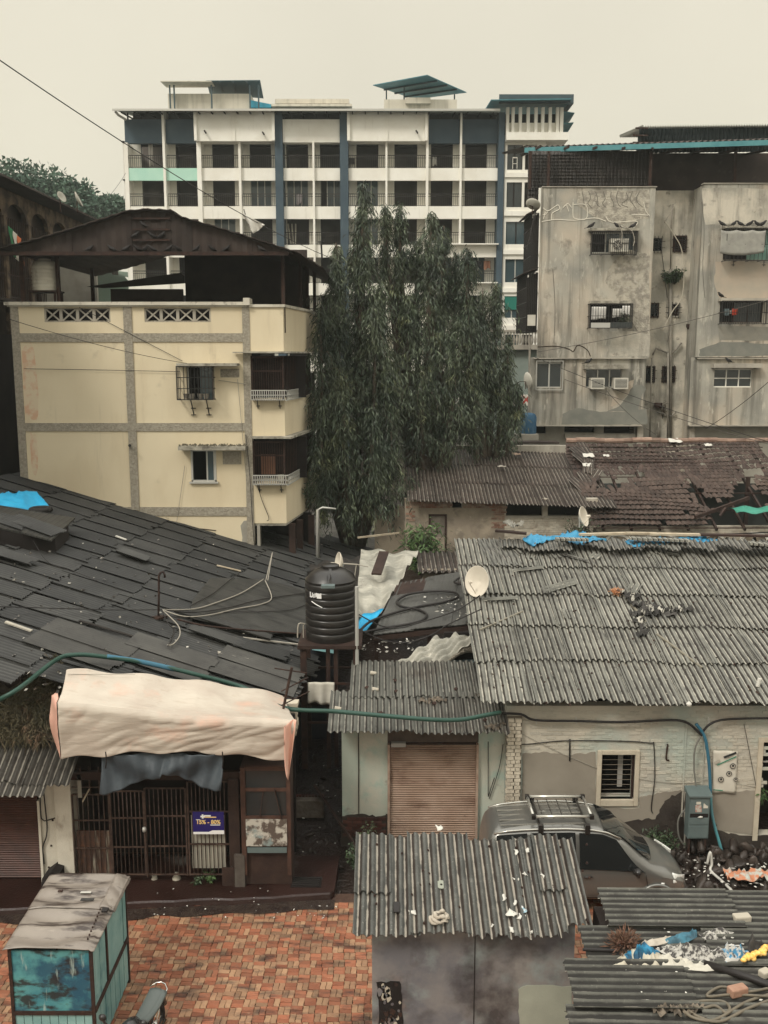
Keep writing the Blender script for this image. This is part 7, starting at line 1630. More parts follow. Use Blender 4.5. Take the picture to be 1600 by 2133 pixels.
# plants and bits at the foot
for i, (px, py, n_, w_, lb) in enumerate(((438,1838,130,.22, 'low green weeds at the foot of the barred gate, right of the sign'),(412,1842,60,.18, 'darker weeds just left of the larger clump by the gate'),(548,1828,160,.2, 'green weeds in front of the old display case'))):
    q = PZ(px, py, .15); plant('weed', lb, (q.x, q.y, .15), n_, w_, .26, green if i != 1 else green_dk, 50 + i, leaf=.08, wid=.5)
for i, (px, py, lb) in enumerate(((322,1843, 'pale bundle behind the foot of the right gate leaf'),(368,1838, 'second pale bundle behind the bars, nearer the sign'))):
    q = P(px, py - 10, YS + .12); single(MB().lathe([(0,0),(.08,.02),(.10,.09),(.05,.16),(.06,.2),(0,.2)],8,(q.x, q.y, q.z - .1)), 'bundle', M('pale_stone'), lb, 'bundle', None, 'all')
# ================================================================ left corner shop: shutter, white pier, corrugated lean-to
lc = thing('corner_shop', 'shop at the left edge with a rust brown roller shutter and white pier', 'shop', (sxp(60), YS, .15))
bs = M('brown_shutter', (.085,.035,.024),(.055,.024,.017),3, rough=.45, bump=.1, layers=[((.16,.08,.05),(3,3,12),.58,.7,.5)])
x0, x1 = sxp(76) - 2.4, sxp(76); sl2 = MB().add([(v[0] * (x1 - x0) / w_s, v[1], v[2] * 1.25) for v in sl.v], sl.f).mesh('shutter_slat_brown', bs)
sh2 = box(x0, x1, YS + .13, YS + .14,.15, szp(1640)).build('shutter_curtain', rust_dark, lc); z = .18
while z < szp(1640): put('slat', sl2, None, sh2,(x0, YS + .11, z),(ru(-.02,.02),0,0)); z += .051
pw_ = M('streaked_white_pier', (.60,.56,.47),(.50,.46,.38),2, rough=.85, bump=.3, layers=[((.16,.10,.07),(3,3,1.2),.60,.76,.7)])
box(sxp(79), sxp(84), YS - .02, YS + .2,.15, szp(1668)).build('guide_rail', pw_, lc); box(sxp(84.5), sxp(117), YS + .04, YS + .4,.15, szp(1628)).build('pier', pw_, lc); box(sxp(117.5), sxp(151), YS - .06, YS + .4,.15, szp(1625)).build('pier', pw_, lc)
box(sxp(-100), sxp(152), YS + .4, YS + 2.5,.15,3.1).build('wall', om, lc)
MB().tube(smooth_path([P(x, y, YS) for x, y in ((90,1640),(94,1680),(98,1720),(96,1745),(89,1765),(92,1800))],4),.014,6).build('cable', cable_black, lc); MB().tube(smooth_path([P(x, y, YS) for x, y in ((84,1640),(86,1705),(108,1706),(114,1704))],3),.012,6).build('cable', cable_black, lc)
for px, py in ((100,1765),(92,1810),(106,1712)): box(sxp(px), sxp(px) + .035, YS + .025, YS + .04, szp(py), szp(py) + .035).build('wall_plug', rust_dark, lc)
e3 = P(150,1636,17.7); up3 = Vector((.16,1,.52)).normalized()
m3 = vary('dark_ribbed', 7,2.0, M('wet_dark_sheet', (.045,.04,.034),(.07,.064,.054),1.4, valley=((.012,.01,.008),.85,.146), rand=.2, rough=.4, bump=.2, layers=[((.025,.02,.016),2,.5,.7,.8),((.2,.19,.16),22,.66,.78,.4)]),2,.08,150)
lay(lc, e3 + Vector((-3.05,-.02,.0)),(1,0,-.01), up3,3,1, m3,1.0,1.7); lay(lc, e3 + Vector((-3.5,-.22,-.12)),(1,0,-.01), up3,3,1, m3,1.0,1.2)
# dry grass and weeds hanging above it
gr_m = M('dry_hanging_grass', (.075,.062,.035),(.13,.11,.065),1.1, isl=.45, rough=.8, bump=0, layers=[((.19,.10,.065),1.0,.56,.68,.8),((.04,.05,.028),1.7,.55,.7,.8)])
rg = np.random.default_rng(4); P0 = []; D0 = []; n_ = 9000
for k in range(n_):
    px = rg.uniform(-60,128); py = rg.uniform(1395,1545) - (25 if px > 100 else 0); t = (py - 1395) / 150
    if px > 100 and py > 1500: continue
    if py < 1445 and px < 75 - (py - 1395): continue
    q = P(px, py, 19.6 - 1.1 * t + rg.uniform(-.15,.15)); P0.append(tuple(q)); D0.append((rg.normal() * .5,-.3 + rg.normal() * .3, rg.normal() * .5 + (.5 if t < .2 else -.2)))
n_ = len(P0); me = leaf_mesh('dry_grass', np.array(P0), np.array(D0), rg.uniform(.08,.3, n_), rg.uniform(.008,.03, n_), gr_m, 4,.3); o = bpy.data.objects.new('dry_grass', me); C.objects.link(o); tag(o, 'dry reddish grass and weeds growing over the rubble at the left roof edge', 'grass', kind='stuff')
b = MB(); r = random.Random(2); b.grid(lambda u, v: P(-80 + 225 * u, 1425 + 125 * v, 19.9 - 1.2 * v) + Vector((0, r.uniform(-.12,.12), r.uniform(-.06,.06))),22,12); tag(single(b, 'rubble_bank', M('brown_rubble', (.075,.055,.04),(.15,.125,.10),3, bump=.8, bsc=8, bd=.08), 'bank of earth and rubble under the dry grass at the left', 'rubble', None, 'all'), kind='stuff')
# green hose pipe across the picture
gh = M('green_pipe', (.018,.055,.040),(.026,.068,.052),2, rough=.45, bump=0)
pts = [P(-15,1464,17.3), P(40,1434,17.35), onL(112,1397,.25), onL(150,1391,.3), onL(200,1396,.33), onL(300,1413,.36), onL(400,1436,.36), onL(500,1458,.3), P(590,1474,19.5), P(700,1482,19.4), P(800,1491,19.3), P(900,1499,19.2), P(960,1499,19.3), P(1010,1490,19.5), P(1042,1484,19.8)]
single(MB().tube(smooth_path(pts, 6),.048,10), 'green_hose', gh, 'thick dark green hose slung across from the awning to the row house', 'hose', None, 'all')
single(MB().tube(smooth_path([onL(215,1398,.34), onL(260,1405,.35), onL(300,1413,.36), onL(355,1425,.36)],4),.054,10), 'hose_sleeve', M('blue_sleeve', (.05,.14,.20), bump=0), 'blue sleeve over part of the green hose above the awning', 'sleeve', None, 'all')
# whitewashed chimney-like pier and antenna by the awning's right end
q = P(600,1470,20.1); wp = thing('white_brick_stub', 'stub of whitewashed bricks at the right end of the awning', 'brick stub', (q.x, 20.1,2.6))
sb = MB().box(-.2,.2,-.06,.2,0,.075).mesh('stub_brick', M('white_pier_brick'))
for k in range(9): put('brick', sb, None, wp, (q.x + ru(-.03,.03),20.1,2.75 + k * .083),(0, ru(-.03,.03), ru(-.06,.06)))
an = thing('antenna', 'dark rusty mast with crossbars at the right end of the awning', 'antenna', (P(590,1490,19.3).x, 19.3,3.1))
b = MB().tube([P(587,1492,19.3), P(608,1390,19.3)],.028,6); b.build('mast', rust_dark, an)
for (a, c) in (((572,1392),(640,1402)),((590,1450),(612,1455)),((586,1440),(640,1412)),((585,1470),(645,1440))): MB().tube([P(*a, 19.35), P(*c, 19.6)],.014,5).build('crossbar', rust_dark, an)
# ================================================================ black water tank on its stand
TY = 23.2; q = P(690,1327, TY); tz = q.z
wt = thing('black_water_tank', 'big black ribbed plastic water tank on a steel stand in the middle', 'water tank', (q.x, TY, tz))
blk_p = M('black_plastic', (.014,.012,.011),(.022,.019,.017),3, rough=.32, bump=.03, spec=.5, layers=[((.06,.05,.042),5,.62,.76,.3)])
R_ = .635; pr = [(0,0),(R_ * .97,0),(R_ * .99,.03)]
for k in range(8):
    z = .06 + k * .175; pr += [(R_ * .985, z),(R_, z + .02),(R_, z + .125),(R_ * .985, z + .145),(R_ * .965, z + .155),(R_ * .965, z + .165)]
pr += [(R_ * .99,1.46),(R_ * 1.0,1.50),(R_ * .93,1.56),(R_ * .8,1.66),(R_ * .6,1.74),(R_ * .36,1.78),(R_ * .34,1.78)]
MB().lathe(pr, 48).build('body', blk_p, wt, smooth=True, local=True)
MB().lathe([(R_ * .3,1.76),(R_ * .34,1.79),(R_ * .34,1.84),(R_ * .25,1.87),(0,1.88)],24).build('lid', blk_p, wt, smooth=True, local=True)
for a in (0, math.pi / 2, math.pi, -math.pi / 2):
    d = Vector((math.sin(a),-math.cos(a),0)); s_ = Vector((math.cos(a), math.sin(a),0)); b = MB()
    b.prism([d * R_ * 1.0 - s_ * .055 + Vector((0,0,1.47)), d * R_ * 1.0 + s_ * .055 + Vector((0,0,1.47)), d * R_ * .88 + s_ * .05 + Vector((0,0,1.66)), d * R_ * .36 + s_ * .04 + Vector((0,0,1.80)), d * R_ * .36 - s_ * .04 + Vector((0,0,1.80)), d * R_ * .88 - s_ * .05 + Vector((0,0,1.66))],-d * .08); b.build('dome_rib', blk_p, wt, local=True)
for i, (h0, h1, w2) in enumerate(((0,1,.028),(0,.25,.05),(.1,.9,.026),(0,.7,.02),(.1,.9,.024),(.3,1,.03),(0,.95,.055),(.0,.9,.045),(0,1,.035))):
    a = -2.40 + i * .062; c_ = Vector((q.x + R_ * math.cos(a), TY + R_ * math.sin(a), tz + 1.14)); s_ = Vector((-math.sin(a), math.cos(a),0)) * w2 / 2; n_v = Vector((math.cos(a), math.sin(a),0)) * .012
    MB().prism([c_ - s_ + Vector((0,0,.13 * h0)), c_ + s_ + Vector((0,0,.13 * h0)), c_ + s_ + Vector((0,0,.13 * h1)), c_ - s_ + Vector((0,0,.13 * h1))], n_v).build('painted_mark', wht, wt)
b = MB(); b.tube([((R_ + .006) * math.cos(a),(R_ + .006) * math.sin(a),1.04 - .02 * k) for k, a in enumerate([-2.33 + .08 * j for j in range(7)])],.012,5); b.build('white_stripe', wht, wt, local=True)
b = MB().box(-.78,.78,-.74,.74,-.09,-.002); b.build('platform', wood_dark, wt, local=True)
lm = M('black_metal')
for sx, sy in ((-.62,-.62),(-.05,-.55),(.14,-.55),(.62,-.62),(-.62,.62),(.62,.62)): MB().box(sx - (.1 if sx == -.62 else .05), sx + .05, sy - .05, sy + .05,-3.2,-.09).build('leg', rust_dark, wt, local=True)
for z in (-1.0,-2.0): MB().bar((-.62,-.62, z),(.62,-.62, z),.05).build('brace', rust_dark, wt, local=True); MB().bar((-.62,.62, z),(.62,.62, z),.05).build('brace', rust_dark, wt, local=True)
b = MB().tube([P(744,1395,22.5), P(743,1222,22.5)],.045,8); single(b, 'steel_pole', alum, 'grey steel pole standing right beside the black tank', 'pole')
dish('small white dish seen from its edge above the black tank', P(706,1176,25) + Vector((.1,0,0)),.30, math.radians(-75),80,.02)
q = P(744,1176,24.8); single(MB().tube([q, q + Vector((-.45,0,.03))],.02,6).tube([q, q + Vector((.3,0,-.06))],.015,6).tube([q + Vector((-.02,0,0)), q + Vector((-.15,0,-.9))],.015,6), 'aerial_arm', cable_grey, 'thin pale aerial arm right of the dish above the tank', 'aerial')
q = P(680,1222,22.4); single(MB().box(q.x - .12, q.x + .2,22.3,22.5, q.z - .02, q.z + .04), 'flood_light', cab, 'flat grey lamp head on the front of the black tank', 'lamp').visible_shadow = True
single(MB().tube(smooth_path([P(620,1328,22.6), P(622,1300,22.6), P(635,1300,22.7)],3),.018,6).tube(smooth_path([P(632,1328,22.8), P(632,1302,22.8)],2),.014,6), 'white_rod', cable_grey, 'bent white rod at the left foot of the tank platform', 'rod')
# towel on the line, dark clothes under the tank, teal sheet
hang_cloth('towel', 'white towel hung on the stand below the black tank', 641,697,1421,1466,22.3, M('off_white_cloth', (.55,.52,.45),(.48,.45,.38),3, rough=.95, bump=.4, bsc=14),4, 'towel')
b = MB(); b.grid(lambda u, v: P(650 + 48 * u, 1340 + 14 * v + 8 * u * v, 24.4 - .3 * v),6,4,.01); single(b, 'teal_sheet', M('pale_teal_sheet', (.22,.46,.46),(.28,.5,.5),3, rough=.5, bump=.1), 'pale teal sheet seen under the tank platform', 'sheet')
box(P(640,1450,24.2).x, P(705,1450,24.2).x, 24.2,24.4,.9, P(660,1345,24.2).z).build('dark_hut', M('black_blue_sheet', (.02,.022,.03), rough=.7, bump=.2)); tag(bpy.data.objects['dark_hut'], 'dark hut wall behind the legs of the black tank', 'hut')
# ================================================================ patched roofs between the tank and the big roof
gt = M('grey_white_tarp', (.40,.38,.32),(.27,.26,.22),1.8,.4,.6, rough=.6, bump=.6, bsc=10, bd=.04, layers=[((.56,.53,.45),(2,5,5),.55,.7,.8),((.12,.11,.095),2.4,.58,.72,.8)])
b = MB(); c_ = [P(740,1262,25.0), P(790,1262,25.6), P(876,1190,29.5), P(868,1150,31.5), P(756,1150,31.5), P(742,1185,29.5)]
def quadpatch(A, Bq, Cq, Dq, fn, nu, nv, th=.01):
    return MB().grid(lambda u, v: Vector(A).lerp(Bq, u).lerp(Vector(Dq).lerp(Cq, u), v) + Vector(fn(u, v)), nu, nv, th)
single(quadpatch(P(738,1292,24.6), P(812,1245,26.4), P(872,1146,31.6), P(752,1148,31.6), lambda u, v: (0,0,.07 * math.sin(v * 26 + u * 6) + .05 * math.sin(u * 15 + v * 9) - .22 * math.sin(u * 3.1) * (1 - v)),44,44), 'tarp_roof', gt, 'crumpled grey-white tarpaulin roof behind the black tank', 'tarp', None, 'all')
single(quadpatch(P(640,1225,28), P(760,1232,27), P(750,1145,33), P(640,1160,33), lambda u, v: (0,0,-.25 + .05 * math.sin(u * 19 + v * 14)),20,14), 'dark_low_roof', M('black_tar_strip'), 'low dark patched roof behind the tank, left of the tarpaulin', 'roof', None, 'all')
for k, (a, c, w2, lb) in enumerate((((800,1150),(784,1196),.30, 'dark plank leaning across the grey-white tarpaulin'),((745,1120),(832,1110),.06, 'thin pale lath between the trees above the tarpaulin'))):
    single(MB().bar(P(*a, 29.4 if not k else 34), P(*c, 28 if not k else 34.5), w2,.06), 'plank', wood_dark if not k else wood_pale, lb, 'plank')
b = quadpatch(P(742,1310,24.2), P(760,1318,24.2), P(800,1268,25.6), P(750,1282,25.2), lambda u, v: (0,0,.03 * math.sin(u * 9)),6,6); single(b, 'tarp', MATS['bright_blue_tarp'], 'bright blue tarp corner beside the pole of the black tank', 'tarp', None, 'all')
# flat dark felt roof with coiled hose
fl_ = thing('flat_felt_roof', 'flat dark felt-sheet roof with a coiled hose between tank and big roof', 'roof', (1,26,3))
fa, fb_, fc, fd = P(778,1326,23.6), P(1010,1300,23.6), P(1012,1184,28.8), P(828,1214,28.0)
fm = M('felt_grey', (.085,.083,.075),(.06,.058,.053),1.2, rand=.15, rough=.65, bump=.4, bsc=50, layers=[((.03,.027,.024),2.2,.55,.72,.7),((.28,.26,.22),26,.68,.78,.5)])
N3 = 3
for i in range(3):
    for j in range(3):
        u0, u1, v0, v1 = i / 3,(i + 1) / 3 + .03, j / 3,(j + 1) / 3 + .04; dz = .03 * ((2 - j) + i % 2)
        g = lambda u, v: Vector(fa).lerp(fb_, min(1, u)).lerp(Vector(fd).lerp(fc, min(1, u)), min(1, v))
        MB().grid(lambda u, v: g(u0 + (u1 - u0) * u, v0 + (v1 - v0) * v) + Vector((0,0, dz + .008 * math.sin(u * 60))),16,2,.02).build('felt_sheet', fm, fl_)
MB().prism([g(0,0), g(1,0), g(1,1), g(0,1)],(0,0,-.12)).build('deck', wood_dark, fl_)
for u in (.02,.5,.95): q = g(u, .03); box(q.x - .05, q.x + .05, q.y, q.y + .1,.8, q.z - .1).build('post', wood_dark, fl_)
gn = (Vector(fb_) - fa).cross(Vector(fd) - fa).normalized()
onF = lambda px, py, h=.12: PP(px, py, Vector(fa), gn) + gn * h
single(MB().tube(smooth_path([onF(x, y) for x, y in ((740,1330),(800,1318),(870,1305),(890,1290),(870,1278),(838,1272),(828,1262),(850,1247),(900,1240),(945,1242),(955,1252),(930,1262),(860,1275),(780,1300),(752,1322))],5),.035,8), 'coiled_hose', cable_black, 'black hose coiled in loops on the flat felt roof', 'hose', None, 'all')
single(MB().tube(smooth_path([onF(x, y) for x, y in ((960,1210),(948,1222),(985,1226),(1000,1205),(1010,1196))],5),.03,8), 'hose_loop', cable_black, 'short loop of black hose near the upper right of the felt roof', 'hose', None, 'all')
for lb, pts in (('upper dark cable drooping from the tank to the felt roof', ((744,1278),(790,1302),(830,1308),(870,1298),(950,1272),(1000,1240))),('lower dark cable sagging below the edge of the felt roof', ((750,1312),(800,1334),(850,1338),(900,1322),(935,1300),(1005,1268)))):
    single(MB().tube(smooth_path([P(x, y, 22.9) for x, y in pts],5),.016,6), 'cable', cable_black, lb, 'cable', None, 'all')
pts = [onF(r.gauss(945,30), r.gauss(1268,16),.1) for _ in range(60)] + [P(r.uniform(750,860), r.uniform(1332,1360),23.3) for _ in range(30)]
me = leaf_mesh('paper_litter', np.array([tuple(p) for p in pts]), np.random.default_rng(5).normal(size=(90,3)) * np.array([1,1,.2]), np.random.default_rng(6).uniform(.03,.16,90), np.random.default_rng(7).uniform(.02,.08,90), litter_white); o = bpy.data.objects.new('paper_litter', me); C.objects.link(o); tag(o, 'pale scraps of litter scattered on the flat felt roof and under its edge', 'litter', kind='stuff')
single(quadpatch(P(822,1386,22.7), P(925,1386,22.9), P(1000,1316,23.2), P(905,1330,23.4), lambda u, v: (0,0,.06 * math.sin((u + v) * 14) + .04 * math.sin(u * 31)),30,16), 'grey_tarp', gt, 'grey-green creased tarpaulin sloping down under the felt roof', 'tarp', None, 'all')
for k in range(6): single(MB().bar(P(925 + 8 * k, 1384 - 6 * k, 22.9), P(1004,1318 + 9 * k, 23.3),.04), 'bamboo', M('grey_bamboo', (.16,.14,.11), bump=.1),['topmost', 'second', 'third', 'fourth', 'fifth', 'lowest'][k] + ' thin pole of the bundle beside the creased tarpaulin', 'pole', 'bundle of thin poles beside the tarpaulin')
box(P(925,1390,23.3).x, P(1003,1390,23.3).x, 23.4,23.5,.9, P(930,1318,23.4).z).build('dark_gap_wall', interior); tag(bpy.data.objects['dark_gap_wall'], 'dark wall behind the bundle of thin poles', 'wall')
single(quadpatch(P(900,1390,22.9), P(1000,1384,22.9), P(1000,1368,23.6), P(960,1370,23.6), lambda u, v: (0,0,0),8,2), 'small_roof', M('blue_grey_cloth'), 'narrow blue-grey sheet between poles and shop roof', 'sheet')
single(quadpatch(P(870,1192,29.6), P(1035,1190,29.6), P(1020,1148,32), P(868,1150,32), lambda u, v: (0,0,.04 * math.sin(u * 75)),90,2,.02), 'back_lean_to', mroof_m, 'short dark corrugated lean-to below the mango bush', 'roof', None, 'all')
box(P(880,1220,29.9).x, P(1010,1220,29.9).x, 29.9,30.0,2, P(900,1186,29.9).z).build('lean_to_wall', plas); tag(bpy.data.objects['lean_to_wall'], 'low plastered wall under the corrugated lean-to', 'wall')
single(MB().tube([P(662,1200,33.8), P(662,1062,33.8), P(672,1057,33.8), P(700,1060,33.8)],[.07,.06,.04,.03],8), 'lamp_post', alum, 'thin pale lamp post beside the foot of the left mast tree', 'lamp post', None, 'all')
# grey earth yard behind, seen between the cream house and the tree
b = MB(); b.grid(lambda u, v: (-4.2 + 4.5 * u, 31.5 + 16 * v, ground_z(-4.2 + 4.5 * u, 31.5 + 16 * v) + .03),12,20); b.build('yard', grey_dirt, smooth='all', kind='structure')
# alley: steps of broken ground, stones, drain cover, bar, slab bench
r = random.Random(31); stone_m = M('wet_stone', (.022,.016,.013),(.05,.038,.031),4, rand=.35, rough=.4, bump=.5)
smv = []
for k in range(3):
    q = bmesh.new(); bmesh.ops.create_icosphere(q, subdivisions=2, radius=.5)
    for v in q.verts: v.co *= 1 + .28 * math.sin(v.co.x * 7 + k) * math.cos(v.co.y * 6 + k * 2) + r.uniform(-.06,.06)
    me = bpy.data.meshes.new('stone_%d' % k); q.to_mesh(me); q.free(); me.materials.append(stone_m); me.polygons.foreach_set('use_smooth', [True] * len(me.polygons)); smv.append(me)
gobj = bpy.data.objects['ground']; n_ = 0
for k in range(170):
    px, py = (r.uniform(606,712), r.uniform(1500,1885)) if k < 80 else (r.uniform(1380,1610), r.uniform(1740,1850))
    Y = 18.2 + (1885 - py) / 385 * 6.2 if k < 80 else 18.4 + (1850 - py) / 110 * 1.7; x = P(px, py, Y).x; o = put('stone', smv[k % 3], None, gobj, (x, Y, ground_z(x, Y) + (0 if k < 80 else r.uniform(0,.25 * (1 if Y > 19.3 else .4)))),(r.uniform(0,3), r.uniform(0,3), r.uniform(0,3)))
    s_ = r.uniform(.05,.2) if k < 80 else r.uniform(.08,.34); o.scale = (s_ * 1.3, s_, s_ * .6)
def litter(name, label, n, fx_, seed, m=litter_white, sz=(.03,.11)):
    rg = np.random.default_rng(seed); pts = np.array([tuple(fx_()) for _ in range(n)]); d = rg.normal(size=(n, 3)); d[:, 2] *= .2
    me = leaf_mesh(name, pts, d, rg.uniform(*sz, n), rg.uniform(sz[0], sz[1] * .6, n), m, seed); o = bpy.data.objects.new(name, me); C.objects.link(o); return tag(o, label, 'litter', kind='stuff')
def ga(px0, px1, py0, py1, h=.06):
    py = r.uniform(py0, py1); px = r.uniform(px0, px1); Y = 18.2 + (1885 - py) / 385 * 6.2; x = P(px, py, Y).x; return (x, Y, ground_z(x, Y) + h)
litter('alley_litter', 'white scraps of litter along the dark alley', 34, lambda: ga(608,715,1560,1880,.1),3)
litter('kerb_litter', 'pale scraps along the gutter and the edge of the clay pavers', 26, lambda: PZ(r.uniform(285,720), r.uniform(1880,1915),.05),4, sz=(.02,.07))
litter('pavement_litter', 'pale flecks on the wet brown pavement', 9, lambda: PZ(r.uniform(300,560), r.uniform(1850,1880),.17),5, sz=(.02,.06))
litter('rubble_litter', 'white and pale litter over the rubble at the right', 60, lambda: (lambda q: (q.x, q.y, .10 + r.uniform(0,.08)))(PZ(r.uniform(1425,1600), r.uniform(1800,1862),0)),6, sz=(.03,.13))
litter('rubble_litter', 'small pale scraps on the dark ground behind the silver car', 20, lambda: (lambda q: (q.x, q.y, .1))(PZ(r.uniform(1380,1440), r.uniform(1770,1850),.05)),8, sz=(.02,.06))
dg = thing('drain_grate', 'iron slatted drain grate at the end of the raised pavement', 'drain grate', PZ(640,1838,.15))
for k in range(5): MB().bar((-.30,-.14 + .07 * k, .03),(.26,-.18 + .07 * k, .03),.035,.03).build('slat', black_metal, dg, local=True)
MB().box(-.33,.3,-.2,.2,.001,.012).build('frame', interior, dg, local=True)
single(MB().tube([P(655,1636,21.6), P(757,1785,19.3)],.035,6), 'iron_bar', rust_dark, 'long dark iron bar leaning down the alley by the mint wall', 'bar')
q = P(645,1675,21.3); bc = thing('stone_trough', 'low brick edged trough in the dark alley', 'trough', q); MB().box(-.34,.34,-.1,.12,-.3,.12).build('trough', M('brown_rubble'), bc, local=True)
for k in range(9): MB().box(-.33 + .075 * k, -.275 + .075 * k, .121,.2,.05,.16).build('brick', redb, bc, local=True)
plant('weed', 'weeds with pale leaves at the left foot of the front hut roof', (P(766,1742,20).x, 19.9,.1),200,.3,.7, M('pale_green_leaves', (.13,.16,.09), isl=.4, bump=0),60, leaf=.09, wid=.5)
plant('weed', 'dark weeds lower in the alley by the brick plinth', (P(745,1790,19.4).x, 19.3,0),300,.35,.6, green_dk, 61, leaf=.09, wid=.5)
plant('weed', 'dark weeds growing behind the bonnet of the silver car', (P(1382,1760,20).x, 20.0,0),420,.5,.55, green_dk, 62, leaf=.1, wid=.5)
plant('weed', 'thin tall weed against the damp wall behind the car', (P(1362,1745,20.2).x, 20.15,.1),80,.12,.75, green_dk, 63, leaf=.07, wid=.6)
# ================================================================ parked silver-grey people carrier
CX0, CL, CY, HWd = 1.98,4.12,18.35,.80
car = thing('parked_car', 'silver-grey people carrier with a roof rack parked behind the front hut', 'car', (CX0, CY, 0))
paint = M('silver_grey_paint', (.17,.165,.15), rough=.28, metal=.55, bump=0, spec=.5, coat=.6); trimb = M('black_plastic')
# stations along the length: x, sill z, waist z, waist half width, top z, top half width
ST = [(0,.42,.95,.62,1.02,.50),(.06,.34,.98,.74,1.50,.55),(.25,.30,1.0,.79,1.66,.60),(.9,.28,1.0,.81,1.73,.63),(1.7,.28,.99,.82,1.75,.635),(2.35,.28,.97,.82,1.70,.62),(2.75,.28,.95,.82,1.52,.63),(3.12,.28,.93,.81,1.20,.68),(3.35,.28,.90,.80,1.03,.68),(3.7,.30,.80,.76,.92,.56),(3.97,.33,.68,.67,.76,.45),(4.10,.38,.58,.52,.62,.32),(4.13,.42,.50,.42,.54,.25)]
def ring(s, o=0.0):
    x, zs, zw, hw, zt, ht = s; pts = [(0, zs),(hw * .9, zs),(hw + o, zs + .12),(hw + .02 + o, (zs + zw) / 2),(hw + o, zw)]
    pts += [(hw + (ht - hw) * .5 + .012 + o, zw + (zt - zw) * .5),(ht + o, zt - .05 * (zt - zw) - .005),(ht * .86, zt + .012),(ht * .45, zt + .035),(0, zt + .045)]
    return [(x, -y, z) for y, z in pts] + [(x, y, z) for y, z in pts[-2:0:-1]]
def interp(x):
    for a, c in zip(ST, ST[1:]):
        if a[0] <= x <= c[0]: t = (x - a[0]) / (c[0] - a[0]); return tuple(p + (q - p) * t for p, q in zip(a, c))
rs_ = [ring(interp(min(4.13, CLx))) for CLx in [4.13 * (k / 46) for k in range(47)]]
b = MB(); n_ = len(rs_[0]); vs = [v for r_ in rs_ for v in r_]
arch = lambda x, z: any((x - cx1) ** 2 + (z - .31) ** 2 < .37 ** 2 for cx1 in (.72,3.42))
fs = []
for i in range(46):
    for k in range(n_):
        k2 = (k + 1) % n_; f = (i * n_ + k, i * n_ + k2,(i + 1) * n_ + k2,(i + 1) * n_ + k); fs.append(f)
b.add(vs, fs + [tuple(range(n_))[::-1], tuple(46 * n_ + k for k in range(n_))])
body = b.build('body', paint, car, smooth=True, local=True); md_ = body.modifiers.new('round', 'SUBSURF'); md_.levels = 1; md_.render_levels = 1
def bodypt(x, k, f, off=.012):   # between ring points k and k+1 on the near side
    r_ = ring(interp(x), off); a, c = Vector(r_[k]), Vector(r_[k + 1]); return a.lerp(c, f) + Vector((0,0, off * .6))
gl = M('car_glass', (.012,.013,.013), rough=.04, bump=0, spec=.7, coat=.5)
def side_pane(x0, x1, name='side_window', x1t=None, far=False):
    b = MB(); s_ = -1 if far else 1
    def f(u, v):
        xa_ = x0 + (x1 - x0) * u; xb_ = x0 + ((x1t or x1) - x0) * u; x = xa_ + (xb_ - xa_) * v; p = bodypt(x, 4, v * 2 * .95 + .06,.014) if v * 1.9 + .06 < 1 else bodypt(x, 5, v * 1.9 + .06 - 1,.014); return (p.x, p.y * s_, p.z)
    b.grid(f, 8,6); return b.build(name, gl, car, smooth='all', local=True)
side_pane(.25,.85); side_pane(.92,1.80); side_pane(1.88,3.18, x1t=2.62); side_pane(1.88,3.1, x1t=2.6, far=True)
b = MB()
def wsf(u, v):
    x = 3.30 - .92 * v; s = interp(x); hw_ = s[5] * .90; y = -hw_ + 2 * hw_ * u; return (x + .10 * (1 - (2 * u - 1) ** 2) * (1 - v) + .02, y, s[4] + .03 - .02 * (2 * u - 1) ** 2 + .018)
b.grid(wsf, 12,10); b.build('windscreen', gl, car, smooth='all', local=True)
for sgn in (-1,1):
    b = MB(); b.grid(lambda u, v: ((3.76 + .30 * u), sgn * (.76 - .28 * u ** 1.4 - .10 * v * (1 - u)),.60 + .17 * v * (1 - .35 * u) + .08 * (1 - u)),8,5,.02); b.build('headlight', M('headlight_lens', (.72,.71,.66),(.5,.5,.46),30, rough=.12, bump=.2, spec=.8), car, smooth='all', local=True)
    MB().tube([(2.95, sgn * .84,.98),(2.98, sgn * .93,1.0)],.03,6).tube([(2.92, sgn * .93,1.02),(2.98, sgn * 1.0,1.03),(3.02, sgn * .92,1.02)],[.05,.10,.05],10).build('door_mirror', trimb, car, smooth='all', local=True)
    for x in (.72,3.42):
        t = MB().lathe([(.0,-.09),(.19,-.10),(.30,-.09),(.31,-.05),(.31,.05),(.30,.09),(.19,.1),(0,.09)],28).build('wheel', MATS.get('tyre_rubber'), car, smooth=True, local=True); t.rotation_euler = (math.pi / 2,0,0); t.location = (x, sgn * .74,.31)
        b = MB().tube([(x + .38 * math.cos(a), sgn * .835,.31 + .37 * math.sin(a)) for a in [math.pi * k / 16 for k in range(17)]],.035,6); b.build('wheel_arch', paint, car, smooth='all', local=True)
        MB().prism([(x + .35 * math.cos(a), sgn * .80,.31 + .35 * math.sin(a)) for a in [math.pi * k / 12 for k in range(13)]],(0, sgn * .028,0)).build('arch_shadow', trimb, car, local=True)
b = MB().bar((3.3,-.825,.3),(3.18,-.838,.90),.012).bar((1.84,-.84,.3),(1.84,-.84,.97),.012).bar((1.84,-.842,.42),(3.3,-.83,.42),.012); b.build('door_gap', trimb, car, local=True)
MB().tube([(1.95,-.853,.86),(2.12,-.855,.86)],.018,6).build('door_handle', trimb, car, smooth='all', local=True); MB().tube([(3.50,-.80,.69),(3.57,-.79,.685)],.02,6).build('indicator', M('headlight_lens'), car, smooth='all', local=True)
